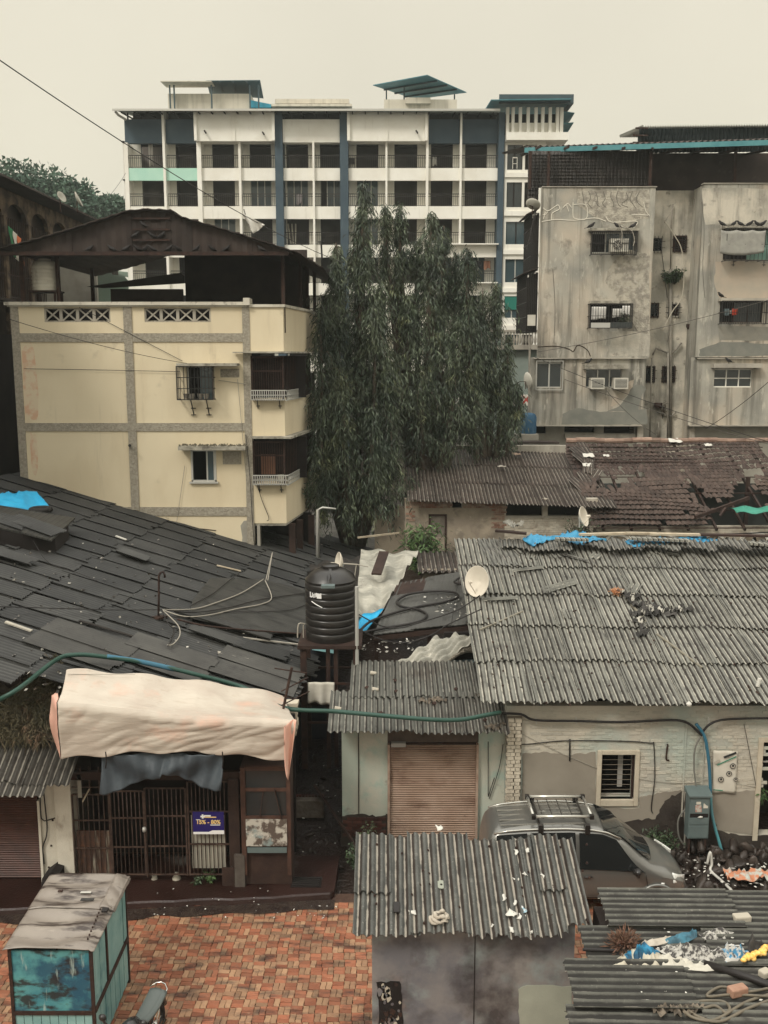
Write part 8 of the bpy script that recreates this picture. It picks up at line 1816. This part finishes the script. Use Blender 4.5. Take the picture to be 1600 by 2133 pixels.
for sgn in (-1,1): MB().tube([(bodypt(x, 6,.45,.02).x, sgn * -bodypt(x, 6,.45,.02).y, bodypt(x, 6,.45,.02).z + .01) for x in [.2 + .28 * k for k in range(10)]],.02,6).build('roof_rail', M('bright_trim', (.5,.48,.43), rough=.25, metal=.7, bump=0), car, smooth='all', local=True)
for k in range(5): y = -.42 + .21 * k; MB().bar((.35, y, 1.715 + .02),(2.05, y, 1.80 - .01 * abs(k - 2)),.022,.02).build('roof_rib', M('bright_trim'), car, local=True)
rk = M('bright_trim'); b = MB(); z = 1.93
for y in (-.44,.44): MB().tube([(.98, y, z),(2.18, y, z)],.033,8).build('rack_rail', rk, car, smooth='all', local=True)
for x in (1.0,2.16): MB().tube([(x, -.44, z),(x, .44, z)],.030,8).build('rack_rail', rk, car, smooth='all', local=True)
for k in range(1,6): MB().tube([(1.0 + .2 * k, -.42, z - .05),(1.0 + .2 * k, .42, z - .05)],.010,6).build('rack_bar', trimb, car, local=True)
for x in (1.12,2.04):
    MB().tube([(x, -.62, z - .12),(x, .62, z - .12)],.02,6).build('cross_bar', trimb, car, local=True)
    for y in (-.62,.62): MB().box(x - .05, x + .05, y - .05, y + .05,1.66, z - .08).build('rack_foot', trimb, car, local=True)
for x in (1.0,2.16):
    for y in (-.44,.44): MB().box(x - .04, x + .04, y - .04, y + .04, z - .05, z + .04).build('rack_corner', trimb, car, local=True)
# ================================================================ front hut with corrugated roof
ht = thing('front_hut', 'grey-plastered hut with ribbed cement sheet roof in the bottom foreground', 'hut', (1.3,13.6,0))
e4 = P(737,1953,13.2); t4 = P(772,1745,15.15); up4 = Vector((0, t4.y - e4.y, t4.z - e4.z)); L4 = up4.length; up4.normalize()
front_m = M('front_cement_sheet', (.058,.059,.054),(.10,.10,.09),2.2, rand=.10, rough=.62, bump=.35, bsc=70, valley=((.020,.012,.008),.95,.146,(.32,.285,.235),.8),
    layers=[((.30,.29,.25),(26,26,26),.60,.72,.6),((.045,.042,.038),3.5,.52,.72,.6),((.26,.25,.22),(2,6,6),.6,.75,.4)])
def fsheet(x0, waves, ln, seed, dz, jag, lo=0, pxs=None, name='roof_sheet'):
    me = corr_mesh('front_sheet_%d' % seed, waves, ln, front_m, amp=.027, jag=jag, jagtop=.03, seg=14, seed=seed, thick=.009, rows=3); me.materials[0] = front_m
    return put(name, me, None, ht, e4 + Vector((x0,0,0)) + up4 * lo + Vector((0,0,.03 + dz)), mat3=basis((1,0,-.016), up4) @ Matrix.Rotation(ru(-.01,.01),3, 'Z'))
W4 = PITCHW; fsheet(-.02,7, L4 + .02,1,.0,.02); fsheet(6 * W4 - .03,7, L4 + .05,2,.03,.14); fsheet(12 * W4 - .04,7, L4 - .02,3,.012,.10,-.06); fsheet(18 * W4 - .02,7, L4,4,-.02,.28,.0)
fsheet(-.02,4,1.3,5,.045,.05,.75, name='top_sheet'); fsheet(20 * W4,3,1.25,6,.03,.08,.8, name='top_sheet')
n4 = Vector((1,0,-.016)).cross(up4).normalized(); on4 = lambda px, py, h=.06: PP(px, py, e4, n4) + n4 * h
hx0, hx1, hy = P(775,2000,13.55).x, P(1196,2000,13.55).x, 13.55
hw_m = M('violet_grey_plaster', (.14,.135,.145),(.24,.22,.205),1.3,.38,.62, rough=.8, bump=.15, bsc=14, layers=[((.25,.29,.28),1.6,.52,.68,.8),((.035,.025,.025),.9,.48,.64,.85),((.24,.18,.155),2.1,.6,.74,.6),((.05,.04,.038),(7,7,.5),.62,.8,.5)])
wall_open(hx0, hx1, hy, hy + .15,0, e4.z + .02,[], 'wall', hw_m, ht); [MB().prism([(x, hy + .151,0),(x, 15.05,0),(x, 15.05, t4.z - .14),(x, hy + .151, e4.z + .02)],(.15,0,0)).build('side_wall', hw_m, ht) for x in (hx0, hx1 - .15)]; box(hx0, hx1,15.051,15.15,0, t4.z - .1).build('back_wall', hw_m, ht)
def hp4(px, py): return P(px, py, hy)
box(hp4(988,2000).x, hp4(990,2000).x, hy - .006, hy - .001,0,2.2).build('wall_joint', cable_black, ht)
wpoly([(1080,2060),(1096,2052),(1190,2054),(1196,2190),(1090,2190),(1082,2120)], 'pale_patch', M('pale_green_plaster', (.36,.37,.30),(.30,.31,.25),2, bump=.2, layers=[((.12,.11,.09),9,.66,.76,.7)]),.008,5,2,9, ht, hy)
# rusted grating with flaking paint at the left of the hut wall
wpoly([(784,2046),(832,2044),(838,2080),(840,2190),(780,2190),(790,2110)], 'peeled_opening', interior, .008,5,2,10, ht, hy)
r = random.Random(5)
for k in range(34):
    px, py = r.uniform(788,836), r.uniform(2050,2150); q = hp4(px, py); s_ = r.uniform(.02,.05); pts = [(q.x + s_ * math.cos(a) * r.uniform(.5,1.3), hy - .012, q.z + s_ * 1.5 * math.sin(a) * r.uniform(.5,1.3)) for a in [-2 * math.pi * i / 7 for i in range(7)]]
    MB().prism(pts, (0,.004,0)).build('paint_flake', [hw_m, M('pale_stone'), rust_dark][k % 3], ht)
for k in range(46):
    px, py = r.choice([790,850,885,948,960,1000,1028,1045,1085,1100,1140,1165,1215]) + r.uniform(-14,14), r.uniform(1760,1940); put('roof_bolt', bm, None, ht, on4(px, py, .05)).scale = (.55,.55,.7)
# things lying on the hut roof
q = on4(919,1850,.07); d = single(MB().lathe([(.02,0),(.085,0),(.085,.012),(.02,.012),(.02,0)],24,(0,0,0)), 'disc', M('greenish_disc', (.26,.27,.22), bump=.1), 'grey-green disc with a centre hole on the hut roof', 'disc'); d.matrix_world = Matrix.Translation(q) @ basis((1,0,0), up4).to_4x4()
rg_ = M('dirty_rag', (.46,.41,.34),(.36,.31,.25),8, bump=.4); q = on4(916,1925,.07)
rr = np.random.default_rng(3); b = MB()
for k in range(5): ph = rr.uniform(0,6); b.tube([q + Vector((.15 * math.cos(a + ph) * (1 - .12 * k),.11 * math.sin(a + ph) * (1 - .1 * k),.03 + .02 * k + .025 * math.sin(a * 3 + ph))) for a in [i * .42 for i in range(13)]],[.022 + .012 * math.sin(i + ph) for i in range(13)],6)
single(b, 'crumpled_rag', rg_, 'crumpled beige rag near the eave of the hut roof', 'rag', None, 'all')
fb0 = on4(826,1897,.06); o = single(MB().box(-.05,.05,-.10,.10,0,.03), 'phone_case', cable_black, 'black rectangular case lying on the left of the hut roof', 'case', bevel=.008); o.matrix_world = Matrix.Translation(fb0) @ basis((1,0,0), up4).to_4x4()
for k, (px, py, w2, h2, lb) in enumerate(((859,1907,.055,.04, 'small white square lid right of the black case'),(1075,1782,.05,.03, 'upper white paper scrap on the right of the hut roof'),(1098,1780,.03,.04, 'white scrap right of the uppermost one'),(1075,1839,.04,.04, 'white chip in the middle of the right hut roof'),(1093,1829,.025,.04, 'thin white chip above the middle one'),(1131,1833,.06,.025, 'long white slanted scrap on the hut roof'),
    (1048,1878,.055,.04, 'white box lid left of the paper heap'),(1072,1888,.025,.05, 'narrow white scrap above the paper heap'),(1065,1912,.06,.07, 'largest white paper of the heap on the hut roof'),(1086,1916,.055,.06, 'right-hand white paper of the heap'),(1091,1904,.05,.04, 'blue and white crumpled packet on the hut roof'),(1065,1945,.03,.05, 'white cup near the eave of the hut roof'),(1026,1934,.022,.022, 'tiny white chip left of the white cup'),(1106,1950,.02,.02, 'tiny white chip at the eave on the right'),(915,1733,.06,.05, 'pale crumpled bag on the top edge of the hut roof'))):
    q = on4(px, py, .055 + .01 * (k % 3)); m_ = M('blue_white_packet', (.12,.3,.4),(.6,.6,.58),30,.4,.6, bump=0) if 'blue' in lb else litter_white
    b = MB(); sd_ = k * 1.7; b.grid(lambda u, v: ((u - .5) * 2 * w2 + .01 * math.sin(v * 5 + sd_),(v - .5) * 2 * h2 + .01 * math.sin(u * 5 + sd_),.02 * math.sin(u * 4 + sd_) * math.sin(v * 4 + sd_) + .02),4,4,.004); o = single(b, 'paper_scrap', m_, lb, 'scrap', 'scraps lying on the hut roof', 'all')
    o.matrix_world = Matrix.Translation(q) @ (basis((1,0,0), up4) @ Matrix.Rotation(sd_, 3, 'Z')).to_4x4()
# ================================================================ low flat roof at the bottom right, ribs running across
fr_ = thing('low_shed_roof', 'low shed with nearly flat ribbed roof at the bottom right corner', 'shed', (5,12.6,0))
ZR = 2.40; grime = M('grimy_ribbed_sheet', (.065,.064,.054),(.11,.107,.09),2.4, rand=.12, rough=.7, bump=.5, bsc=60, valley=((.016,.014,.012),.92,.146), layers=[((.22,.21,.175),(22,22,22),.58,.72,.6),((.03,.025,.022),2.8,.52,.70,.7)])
fmesh = [corr_mesh('low_sheet_%d' % i, 7, l_, grime, amp=.030, jag=.06, jagtop=.04, seed=200 + i, seg=10) for i, l_ in enumerate((2.1,1.7,1.9))]
rows_ = [(10.62,2.36),(11.52,2.52),(12.42,2.92),(13.32,3.38)]
for j, (y, x) in enumerate(rows_):
    for i in range(3):
        # u (across waves) runs away from the eye, w (along the ribs) to the left
        k_ = (i + j) % 3; p = Vector((x + (2.1,1.7,1.9)[k_] + i * 1.72 + .1 * math.sin(j * 3 + i) * (i > 0), y - .09, ZR + .04 * ((i + j) % 2) + .012 * j + (.03 if j % 2 else 0))); put('roof_sheet', fmesh[k_], None, fr_, p, mat3=basis((.02,1,.012),(-1,.01 * (i - 1),.0)) @ Matrix.Rotation(ru(-.012,.012),3, 'Z'))
        if p.x - 1.7 > 6.2: break
box(3.35,8.5,11.3,14.15,0, ZR - .1).build('shed_body', M('black_brown_wall'), fr_)
on5 = lambda px, py, h=.06: PZ(px, py, ZR + h)
for (a, c, r_) in (((1214,1978),(1283,1980),.022),((1374,1977),(1426,1978),.03)): single(MB().tube([on5(*a, .07), on5(*c, .07)], r_, 8), 'pipe_piece', cable_black, 'short black pipe ' + ('sticking out at the left edge' if a[0] < 1300 else 'lying under the blue cloth') + ' of the low roof', 'pipe')
single(MB().tube([on5(1468,2008,.08), on5(1560,2036,.12), on5(1680,2080,.12)],.055,10), 'black_pipe', cable_black, 'thick black pipe lying slantwise on the low roof at the right edge', 'pipe', None, 'all')
hose_m = M('olive_hose', (.15,.125,.09),(.11,.095,.07),4, rough=.5, bump=0)
single(MB().tube(smooth_path([on5(x, y, .07) for x, y in ((1640,2062),(1560,2085),(1500,2120),(1470,2126),(1435,2115),(1416,2092),(1425,2086),(1460,2100),(1490,2095),(1512,2110),(1520,2098),(1500,2085),(1440,2088),(1432,2100),(1455,2118),(1500,2128),(1560,2100),(1640,2070))],6),.020,8), 'coiled_hose', hose_m, 'thin olive hose coiled at the bottom right of the low roof', 'hose', None, 'all')
single(MB().tube(smooth_path([on5(x, y, .10) for x, y in ((1640,2050),(1560,2066),(1530,2060),(1500,2056),(1475,2070),(1480,2076),(1530,2072),(1640,2078))],6),.018,8), 'hose_loop', hose_m, 'upper loop of thin olive hose next to the brick on the low roof', 'hose', None, 'all')
def crumple(name, label, pts, m, cat, h=.10, seed=0, n=26):
    cx1 = sum(p[0] for p in pts) / len(pts); cy1 = sum(p[1] for p in pts) / len(pts); b = MB(); k_ = len(pts); th0 = [math.atan2(p[1] - cy1, p[0] - cx1) for p in pts]
    def f(u, v):
        t = u * k_; i = int(t) % k_; w_ = t - int(t); a, c = pts[i], pts[(i + 1) % k_]; ex, ey = a[0] + (c[0] - a[0]) * w_, a[1] + (c[1] - a[1]) * w_; s_ = .04 + .96 * v
        px, py = cx1 + (ex - cx1) * s_, cy1 + (ey - cy1) * s_; q = on5(px, py, 0); nz = crease(q.x * 4 + seed, q.y * 6) * .5 + .5 * crease(q.x * 9, q.y * 3 + seed); return q + Vector((0,0,.05 + max(0, h * (1 - v ** 3) * (.35 + nz)) + .012))
    b.grid(f, 64, n); return single(b, name, m, label, cat, 'heap of cloths and plastic on the low roof', 'all')
crumple('plastic_sheet', 'large creased cream plastic sheet on the low roof, left end', [(1264,2030),(1280,2008),(1310,1988),(1345,1980),(1370,1990),(1390,2010),(1370,2024),(1330,2030)], M('cream_plastic', (.52,.48,.38),(.34,.30,.23),6, rough=.4, bump=.3), 'plastic sheet', .10,1)
crumple('blue_cloth', 'bright blue cloth crumpled on the left of the heap', [(1288,2012),(1305,1992),(1345,1982),(1375,1990),(1368,2000),(1340,2014),(1315,2016)], M('mid_blue_cloth', (.03,.22,.38),(.015,.06,.11),5,.45,.6, rough=.7, bump=.3), 'cloth', .17,2)
crumple('blue_cloth', 'dull blue cloth at the top of the heap', [(1385,1966),(1420,1950),(1452,1948),(1452,1960),(1430,1972),(1392,1974)], M('dull_blue_cloth', (.06,.19,.26),(.04,.09,.12),6, rough=.7, bump=.3), 'cloth', .16,3)
crumple('white_cloth', 'flat off-white cloth in the front of the heap', [(1352,2004),(1380,1996),(1420,2010),(1470,2012),(1515,2028),(1470,2032),(1400,2026),(1370,2018)], M('off_white_cloth'), 'cloth', .10,4)
crumple('cream_cloth', 'cream rag left of the dull blue cloth', [(1334,1974),(1360,1964),(1400,1958),(1396,1970),(1370,1978),(1345,1980)], M('dirty_rag'), 'cloth', .10,5)
crumple('patterned_cloth', 'grey and white patterned rags in the middle of the heap', [(1365,1984),(1420,1976),(1500,1982),(1540,1996),(1520,2012),(1460,2014),(1400,2008)], M('grey_white_print', (.42,.40,.36),(.055,.05,.048),16,.44,.56, bump=.4), 'cloth', .13,6)
crumple('striped_bag', 'white bag with blue stripes at the right of the heap', [(1495,1995),(1510,1978),(1540,1976),(1560,1990),(1545,2012),(1510,2016)], M('blue_white_stripe', (.5,.48,.44),(.05,.20,.34),11,.46,.54, bump=.3), 'bag', .2,7)
crumple('grey_rags', 'small grey rags above the patterned cloth', [(1455,1955),(1500,1944),(1530,1950),(1510,1964),(1470,1968)], M('grey_white_print'), 'cloth', .09,8)
crumple('black_bundle', 'black bundle beside the marigold garland', [(1553,1976),(1575,1970),(1590,1980),(1580,1990),(1558,1990)], M('black_rag'), 'bundle', .2,9)
fl_m = M('marigold', (.75,.38,.05),(.72,.52,.20),30, rand=.25, bump=.3); t = thing('flower_garland', 'orange and yellow marigold garland at the right edge of the low roof', 'garland', on5(1570,1990,.05)); fm_ = MB().lathe([(0,0),(.035,.01),(.045,.03),(.03,.055),(0,.06)],8).mesh('flower', fl_m, 'all'); r = random.Random(1)
for k in range(34): u = k / 33; put('flower', fm_, None, t, on5(1552 + 52 * u + r.uniform(-4,4),2002 - 24 * u + r.uniform(-5,4),.08 + r.uniform(0,.05)),(r.uniform(-.6,.6), r.uniform(-.6,.6),0))
brk = M('loose_brick', (.34,.20,.14),(.28,.15,.10),6, bump=.5)
for lb, px, py, m_, s_, a in (('pinkish brick lying among the hose loops on the low roof', 1536,2072, brk, (.13,.07,.06),.3),('grey stone on the upper right of the low roof', 1545,1918, M('pale_stone'),(.13,.07,.05),.1),('rounded pale stone at the right edge of the low roof', 1593,2034, M('pale_stone'),(.08,.06,.05),.5)):
    q = on5(px, py, .07); single(MB().box(-s_[0], s_[0],-s_[1], s_[1],0, s_[2] * 2), 'loose_brick' if m_ is brk else 'loose_stone', m_, lb, 'brick' if m_ is brk else 'stone', bevel=.02).matrix_world = Matrix.Translation(q) @ Matrix.Rotation(a, 4, 'Z')
tuft('brown_tuft', 'rusty brown dry tuft growing on the low roof', on5(1300,1972,.05),.28, M('rust_grass', (.10,.045,.03),(.14,.08,.05),8, isl=.4, bump=0),500,3, flat=.9, ln=.16)
ragheap('dark_debris', 'dark leaf debris at the bottom edge of the low roof', [(1370 + 9 * i, 2112 + 6 * math.sin(i * 2)) for i in range(10)], M('leaf_debris'), Vector((0,0, ZR)), Vector((0,0,1)), Vector((0,1,0)),40,.12,.04, 'debris')
litter('roof_flecks', 'white flecks of litter on the low roof', 40, lambda: on5(random.uniform(1290,1600), random.uniform(1900,2120),.08),9, sz=(.02,.07))
crump = MB(); q = PZ(1575,1828,.15); r = random.Random(8)
crump.grid(lambda u, v: q + Vector(((u - .5) * 1.3,(v - .5) * .35,.05 + .10 * crease(u * 7, v * 3))),26,8); single(crump, 'torn_bag', M('orange_white_plastic', (.48,.20,.11),(.42,.44,.39),3.5,.46,.54, bump=.3), 'torn orange and white plastic on the rubble at the right edge', 'bag', None, 'all')
q = PZ(1478,1800,.15); single(MB().tube(smooth_path([q + Vector((-.05,0,0)), q + Vector((0,0,.28)), q + Vector((.05,0,.0)), q + Vector((.0,-.1,-.1)), q + Vector((.12,-.5,-.12)), q + Vector((.2,-.8,-.14))],5),.03,6), 'white_strip', litter_white, 'white twisted plastic strip at the end of the teal hose', 'strip', None, 'all')
# ================================================================ blue-green metal kiosk at the bottom left
kx0, kx1, ky0, ky1, kz = -5.80,-4.50,13.5,15.5,2.0
kk = thing('metal_kiosk', 'weathered turquoise metal kiosk with dented brown roof at the bottom left', 'kiosk', ((kx0 + kx1) / 2,14.5,0))
kp = M('weathered_turquoise', (.045,.19,.23),(.10,.30,.30),2.0,.4,.6, rough=.6, bump=.1, layers=[((.015,.06,.11),1.5,.46,.58,.85),((.022,.014,.012),(2.5,2.5,5),.52,.62,.9),((.36,.44,.40),(9,9,1.5),.60,.70,.8)])
ks = M('pale_turquoise_side', (.16,.31,.30),(.24,.40,.38),1.8,.4,.6, rough=.6, bump=.1, layers=[((.06,.05,.045),(5,5,.6),.6,.76,.8),((.05,.17,.19),3,.56,.7,.7)])
box(kx0 + .04, kx1 - .04, ky0 + .02, ky0 + .05,.92, kz - .06).build('front_panel', kp, kk); 
for k in range(9): x = kx0 + .05 + k * .135; box(x, x + .125, ky0 + .02, ky0 + .045 + .01 * (k % 2),.12,.85).build('front_slat', ks, kk)
for x in (kx0, kx1 - .05): box(x, x + .05, ky0, ky0 + .05,0, kz - .03).build('corner_post', rust_dark, kk); box(x, x + .05, ky1 - .05, ky1,0, kz - .03).build('corner_post', rust_dark, kk)
box(kx0 + .05, kx1 - .05, ky0 - .01, ky0 + .04,.86,.92).build('front_rail', rust_dark, kk); box(kx1 - .045, kx1 + .012, ky0 + .05, ky1 - .05,.86,.93).build('side_rail', rust_dark, kk)
for y0, y1 in ((ky0 + .06, ky0 + .14),(ky0 + .16, ky0 + .40),(ky0 + .42, ky0 + .72),(ky0 + .80, ky0 + 1.72),(ky0 + 1.78, ky1 - .06)): box(kx1 - .035, kx1 - .015, y0, y1,.94, kz - .05).build('side_panel', ks, kk)
box(kx1 - .04, kx1 + .008, ky0 + .73, ky0 + .79,.94, kz - .04).build('side_post', rust_dark, kk)
for k in range(14): y = ky0 + .07 + k * .134; box(kx1 - .035, kx1 - .012 - .008 * (k % 2), y, y + .125,.1,.85).build('side_slat', ks, kk)
box(kx0, kx0 + .02, ky0 + .05, ky1 - .05,.1, kz - .05).build('side_panel', ks, kk); box(kx0 + .05, kx1 - .05, ky1 - .03, ky1 - .01,.1, kz - .05).build('back_panel', ks, kk)
km = M('dented_brown_roof', (.25,.215,.18),(.19,.16,.135),1.6, rough=.38, bump=.08, spec=.5, layers=[((.030,.018,.014),(1.2,4.5,1),.49,.60,.95),((.38,.33,.27),(2,5,2),.60,.74,.5)])
for y0, y1 in ((ky0 - .06, ky0 + 1.02),(ky0 + 1.0, ky1 + .05)):
    b = MB(); b.grid(lambda u, v: (kx0 - .05 + (kx1 - kx0 + .10) * u, y0 + (y1 - y0) * v + .01 * math.sin(u * 9), kz + .02 + (.02 if y0 > ky0 + .5 else 0) + .028 * math.sin(v * 13 + 1.5 * math.sin(u * 4)) * (1 - (2 * u - 1) ** 6) - .03 * (u > .97) - .012 * (u < .02)),34,30,.012); b.build('roof_sheet', km, kk, smooth='all')
b = MB(); b.grid(lambda u, v: (kx1 - .17 + .24 * u, ky0 + 1.0 + 1.04 * v, kz + .075 + .012 * math.sin(v * 16 + u * 3) - .10 * u * u),8,20,.012); b.build('edge_flashing', km, kk, smooth='all')
for k in range(9): MB().lathe([(0,.03),(.012,.025),(.016,0)],6,(kx1 - .10 - .005 * k, ky0 + .15 + .1 * k, kz + .05)).build('rivet', rust_dark, kk)
for lb, px, py, m_, s_ in (('white strip lying on the kiosk roof', 179,1860, litter_white, (.09,.02,.02)),('black rag lying on the kiosk roof', 182,1875, M('black_rag'),(.11,.035,.02)),('black knob at the right edge of the kiosk roof', 219,1898, cable_black, (.05,.05,.04)),('small dark scrap at the back of the kiosk roof', 126,1857, rust_dark, (.04,.03,.02))):
    q = PZ(px, py, kz + .06); single(MB().box(-s_[0], s_[0],-s_[1], s_[1],0, s_[2]), 'roof_scrap', m_, lb, 'scrap', bevel=.008).location = q
q = PZ(95,1850,.3); single(MB().prism([(q.x - .1, q.y, .15),(q.x + .25, q.y, .15),(q.x + .25, q.y + .1,.55),(q.x + .1, q.y + .1,.6),(q.x - .1, q.y + .1,.45)],(0,.4,0)), 'dark_box', interior, 'dark box standing behind the kiosk by the white pier', 'box')
# ================================================================ motorcycle beside the kiosk, seen from its front end
mo = thing('motorcycle', 'black motorcycle parked against the kiosk at the bottom edge', 'motorcycle', (-3.82,13.42,0), math.radians(-101))
mb_ = M('motorcycle_black', (.02,.02,.02), rough=.25, bump=0, coat=.5); seat_m = M('seat_vinyl', (.085,.098,.092), rough=.45, bump=.2, bsc=60); ch_ = M('chrome', (.6,.58,.54), rough=.15, metal=1, bump=0)
for x in (-.62,.66):
    w_ = MB().tube([(x + .27 * math.cos(a),0,.30 + .27 * math.sin(a)) for a in [2 * math.pi * k / 28 for k in range(29)]],.045,8).build('wheel', MATS['tyre_rubber'], mo, smooth='all', local=True)
    b = MB().tube([(x, -.04,.3),(x, .04,.3)],.05,10)
    for k in range(8): a = k * math.pi / 4; b.tube([(x, 0,.3),(x + .24 * math.cos(a),0,.3 + .24 * math.sin(a))],.008,4)
    b.build('spokes', ch_, w_, local=True)
b = MB(); b.grid(lambda u, v: (-.72 + .78 * u, (.13 + .02 * math.sin(u * 3)) * (1 - .35 * u) * math.sin((v - .5) * math.pi),.80 + .05 * math.cos((v - .5) * math.pi) + .03 * (1 - u) - .05 * math.sin(u * 3.1)),14,12,.05); b.build('seat', seat_m, mo, smooth='all', local=True)
MB().tube([(-.78,-.15,.83),(-.86,-.08,.86),(-.88,0,.87),(-.86,.08,.86),(-.78,.15,.83),(-.4,.16,.76)],.012,6).build('grab_rail', ch_, mo, smooth='all', local=True)
MB().tube([(.02,0,.78),(.12,0,.84),(.30,0,.88),(.45,0,.84),(.5,0,.80)],[.08,.13,.15,.12,.06],14).build('fuel_tank', mb_, mo, smooth='all', local=True)
MB().tube([(-.75,0,.72),(-.3,0,.62),(.1,0,.45),(.3,0,.42)],[.05,.09,.12,.10],10).build('engine', mb_, mo, smooth='all', local=True); MB().tube([(-.7,.13,.32),(-.1,.13,.28),(.25,.1,.35)],[.045,.045,.02],8).build('exhaust', ch_, mo, smooth='all', local=True)
for sgn in (-1,1):
    MB().tube([(.52, sgn * .08,.86),(.66, sgn * .08,.30)],.022,8).build('fork', ch_, mo, smooth='all', local=True); MB().tube(smooth_path([(.5,0,.92),(.48, sgn * .12,.98),(.42, sgn * .28,1.0),(.36, sgn * .36,1.0)],4),.014,6).build('handlebar', ch_, mo, smooth='all', local=True)
    MB().tube([(.40, sgn * .31,1.0),(.34, sgn * .38,1.0)],.022,8).build('grip', trimb, mo, local=True); t = MB().tube([(.44, sgn * .26,1.0),(.47, sgn * .33,1.14)],.007,6).build('mirror_stem', trimb, mo, local=True); MB().tube([(.45, sgn * .33,1.16),(.47, sgn * .33,1.17),(.50, sgn * .33,1.16)],[.05,.065,.03],12).build('mirror', trimb, mo, smooth='all', local=True)
MB().tube([(.56,0,.84),(.66,0,.84)],[.10,.09],14).build('headlamp', M('headlight_lens'), mo, smooth='all', local=True); MB().box(.42,.56,-.07,.07,.90,.96).build('instrument_pod', trimb, mo, local=True, bevel=.015)
MB().tube([(.66 + .33 * math.cos(a),0,.30 + .33 * math.sin(a)) for a in [.5 + .2 * k for k in range(10)]],.05,6).build('mudguard', mb_, mo, smooth='all', local=True); MB().tube([(-.62 + .34 * math.cos(a),0,.34 + .36 * math.sin(a)) for a in [.9 + .22 * k for k in range(10)]],.06,6).build('mudguard', mb_, mo, smooth='all', local=True)
# ================================================================ overhead wires
def wire(label, pts, r_, drop=0, m=cable_black):
    q = [P(*p) for p in pts]; return single(MB().tube(sag(q[0], q[1], drop, 24) if len(q) == 2 else smooth_path(q, 8), r_, 5), 'overhead_wire', m, label, 'wire', 'overhead wires', 'all')
wire('dark wire slanting down across the sky from the upper left to the tree', [(-30,105,14),(715,548,30)],.009,.25)
wire('thin wire sagging over the dark roofs to the roof corner', [(20,705 - 40,24),(390,757,32)],.008,.1)
for lb, pts in (('thin wire slanting up across the grey block to the right', ((1120,733,44),(1600,625,41))),('dark wire falling across the two window air conditioners', ((1112,743,44),(1600,920,40))),('thin wire from the air conditioners down to the tile roof', ((1262,812,44),(1366,905,44))),('dark wire rising to the right edge by the lowest right window', ((1470,893,43),(1640,760,38))),('second thin wire low across the grey block', ((1176,790,44),(1640,935,40))),('faint wire in the sky beside the left wall of the white block', ((215,420,60),(262,360,70)))):
    wire(lb, pts, .013,.15, cable_black if 'thin' not in lb else M('grey_wire', (.09,.08,.07), bump=0))
q = P(508,440,23.5); b = MB(); b.tube([P(508,436,23.45), P(511,447,23.4)],.012,5); single(b, 'cord_knot', cable_black, 'short knotted cord hanging on the slanting wire', 'cord')
b = MB(); k0, k1 = P(506,446,23.4), P(540,478,23.4); b.grid(lambda u, v: k0.lerp(k1, v) + Vector((.02 + .12 * v, 0,.10 * v)) * (u - .5) * 2 + Vector((0,.05 * math.sin(u * 7 + v * 5),0)),6,12,.004); single(b, 'torn_kite', litter_white, 'pale torn kite caught on the slanting wire above the gable', 'kite', None, 'all')
MB().tube([P(671,535,38), P(669,500,38)],.04,6)
single(MB().tube([P(671,540,38), P(669,502,38)],.035,6).tube([P(662,504,38), P(678,503,38)],.02,5), 'pole_top', black_metal, 'thin dark pole top between the gable and the tree', 'pole')
# ================================================================ damp air
hz = box(-640,640,-70,720,-2,46).build('haze', None, kind='stuff'); hm = bpy.data.materials.new('damp_air'); hm.use_nodes = True; t = hm.node_tree; t.nodes.clear()
vo = t.nodes.new('ShaderNodeVolumePrincipled'); vo.inputs['Color'].default_value = (.90,.95,.90,1); vo.inputs['Density'].default_value = .00055; vo.inputs['Anisotropy'].default_value = .2
ou = t.nodes.new('ShaderNodeOutputMaterial'); t.links.new(vo.outputs[0], ou.inputs['Volume']); hz.data.materials.append(hm)
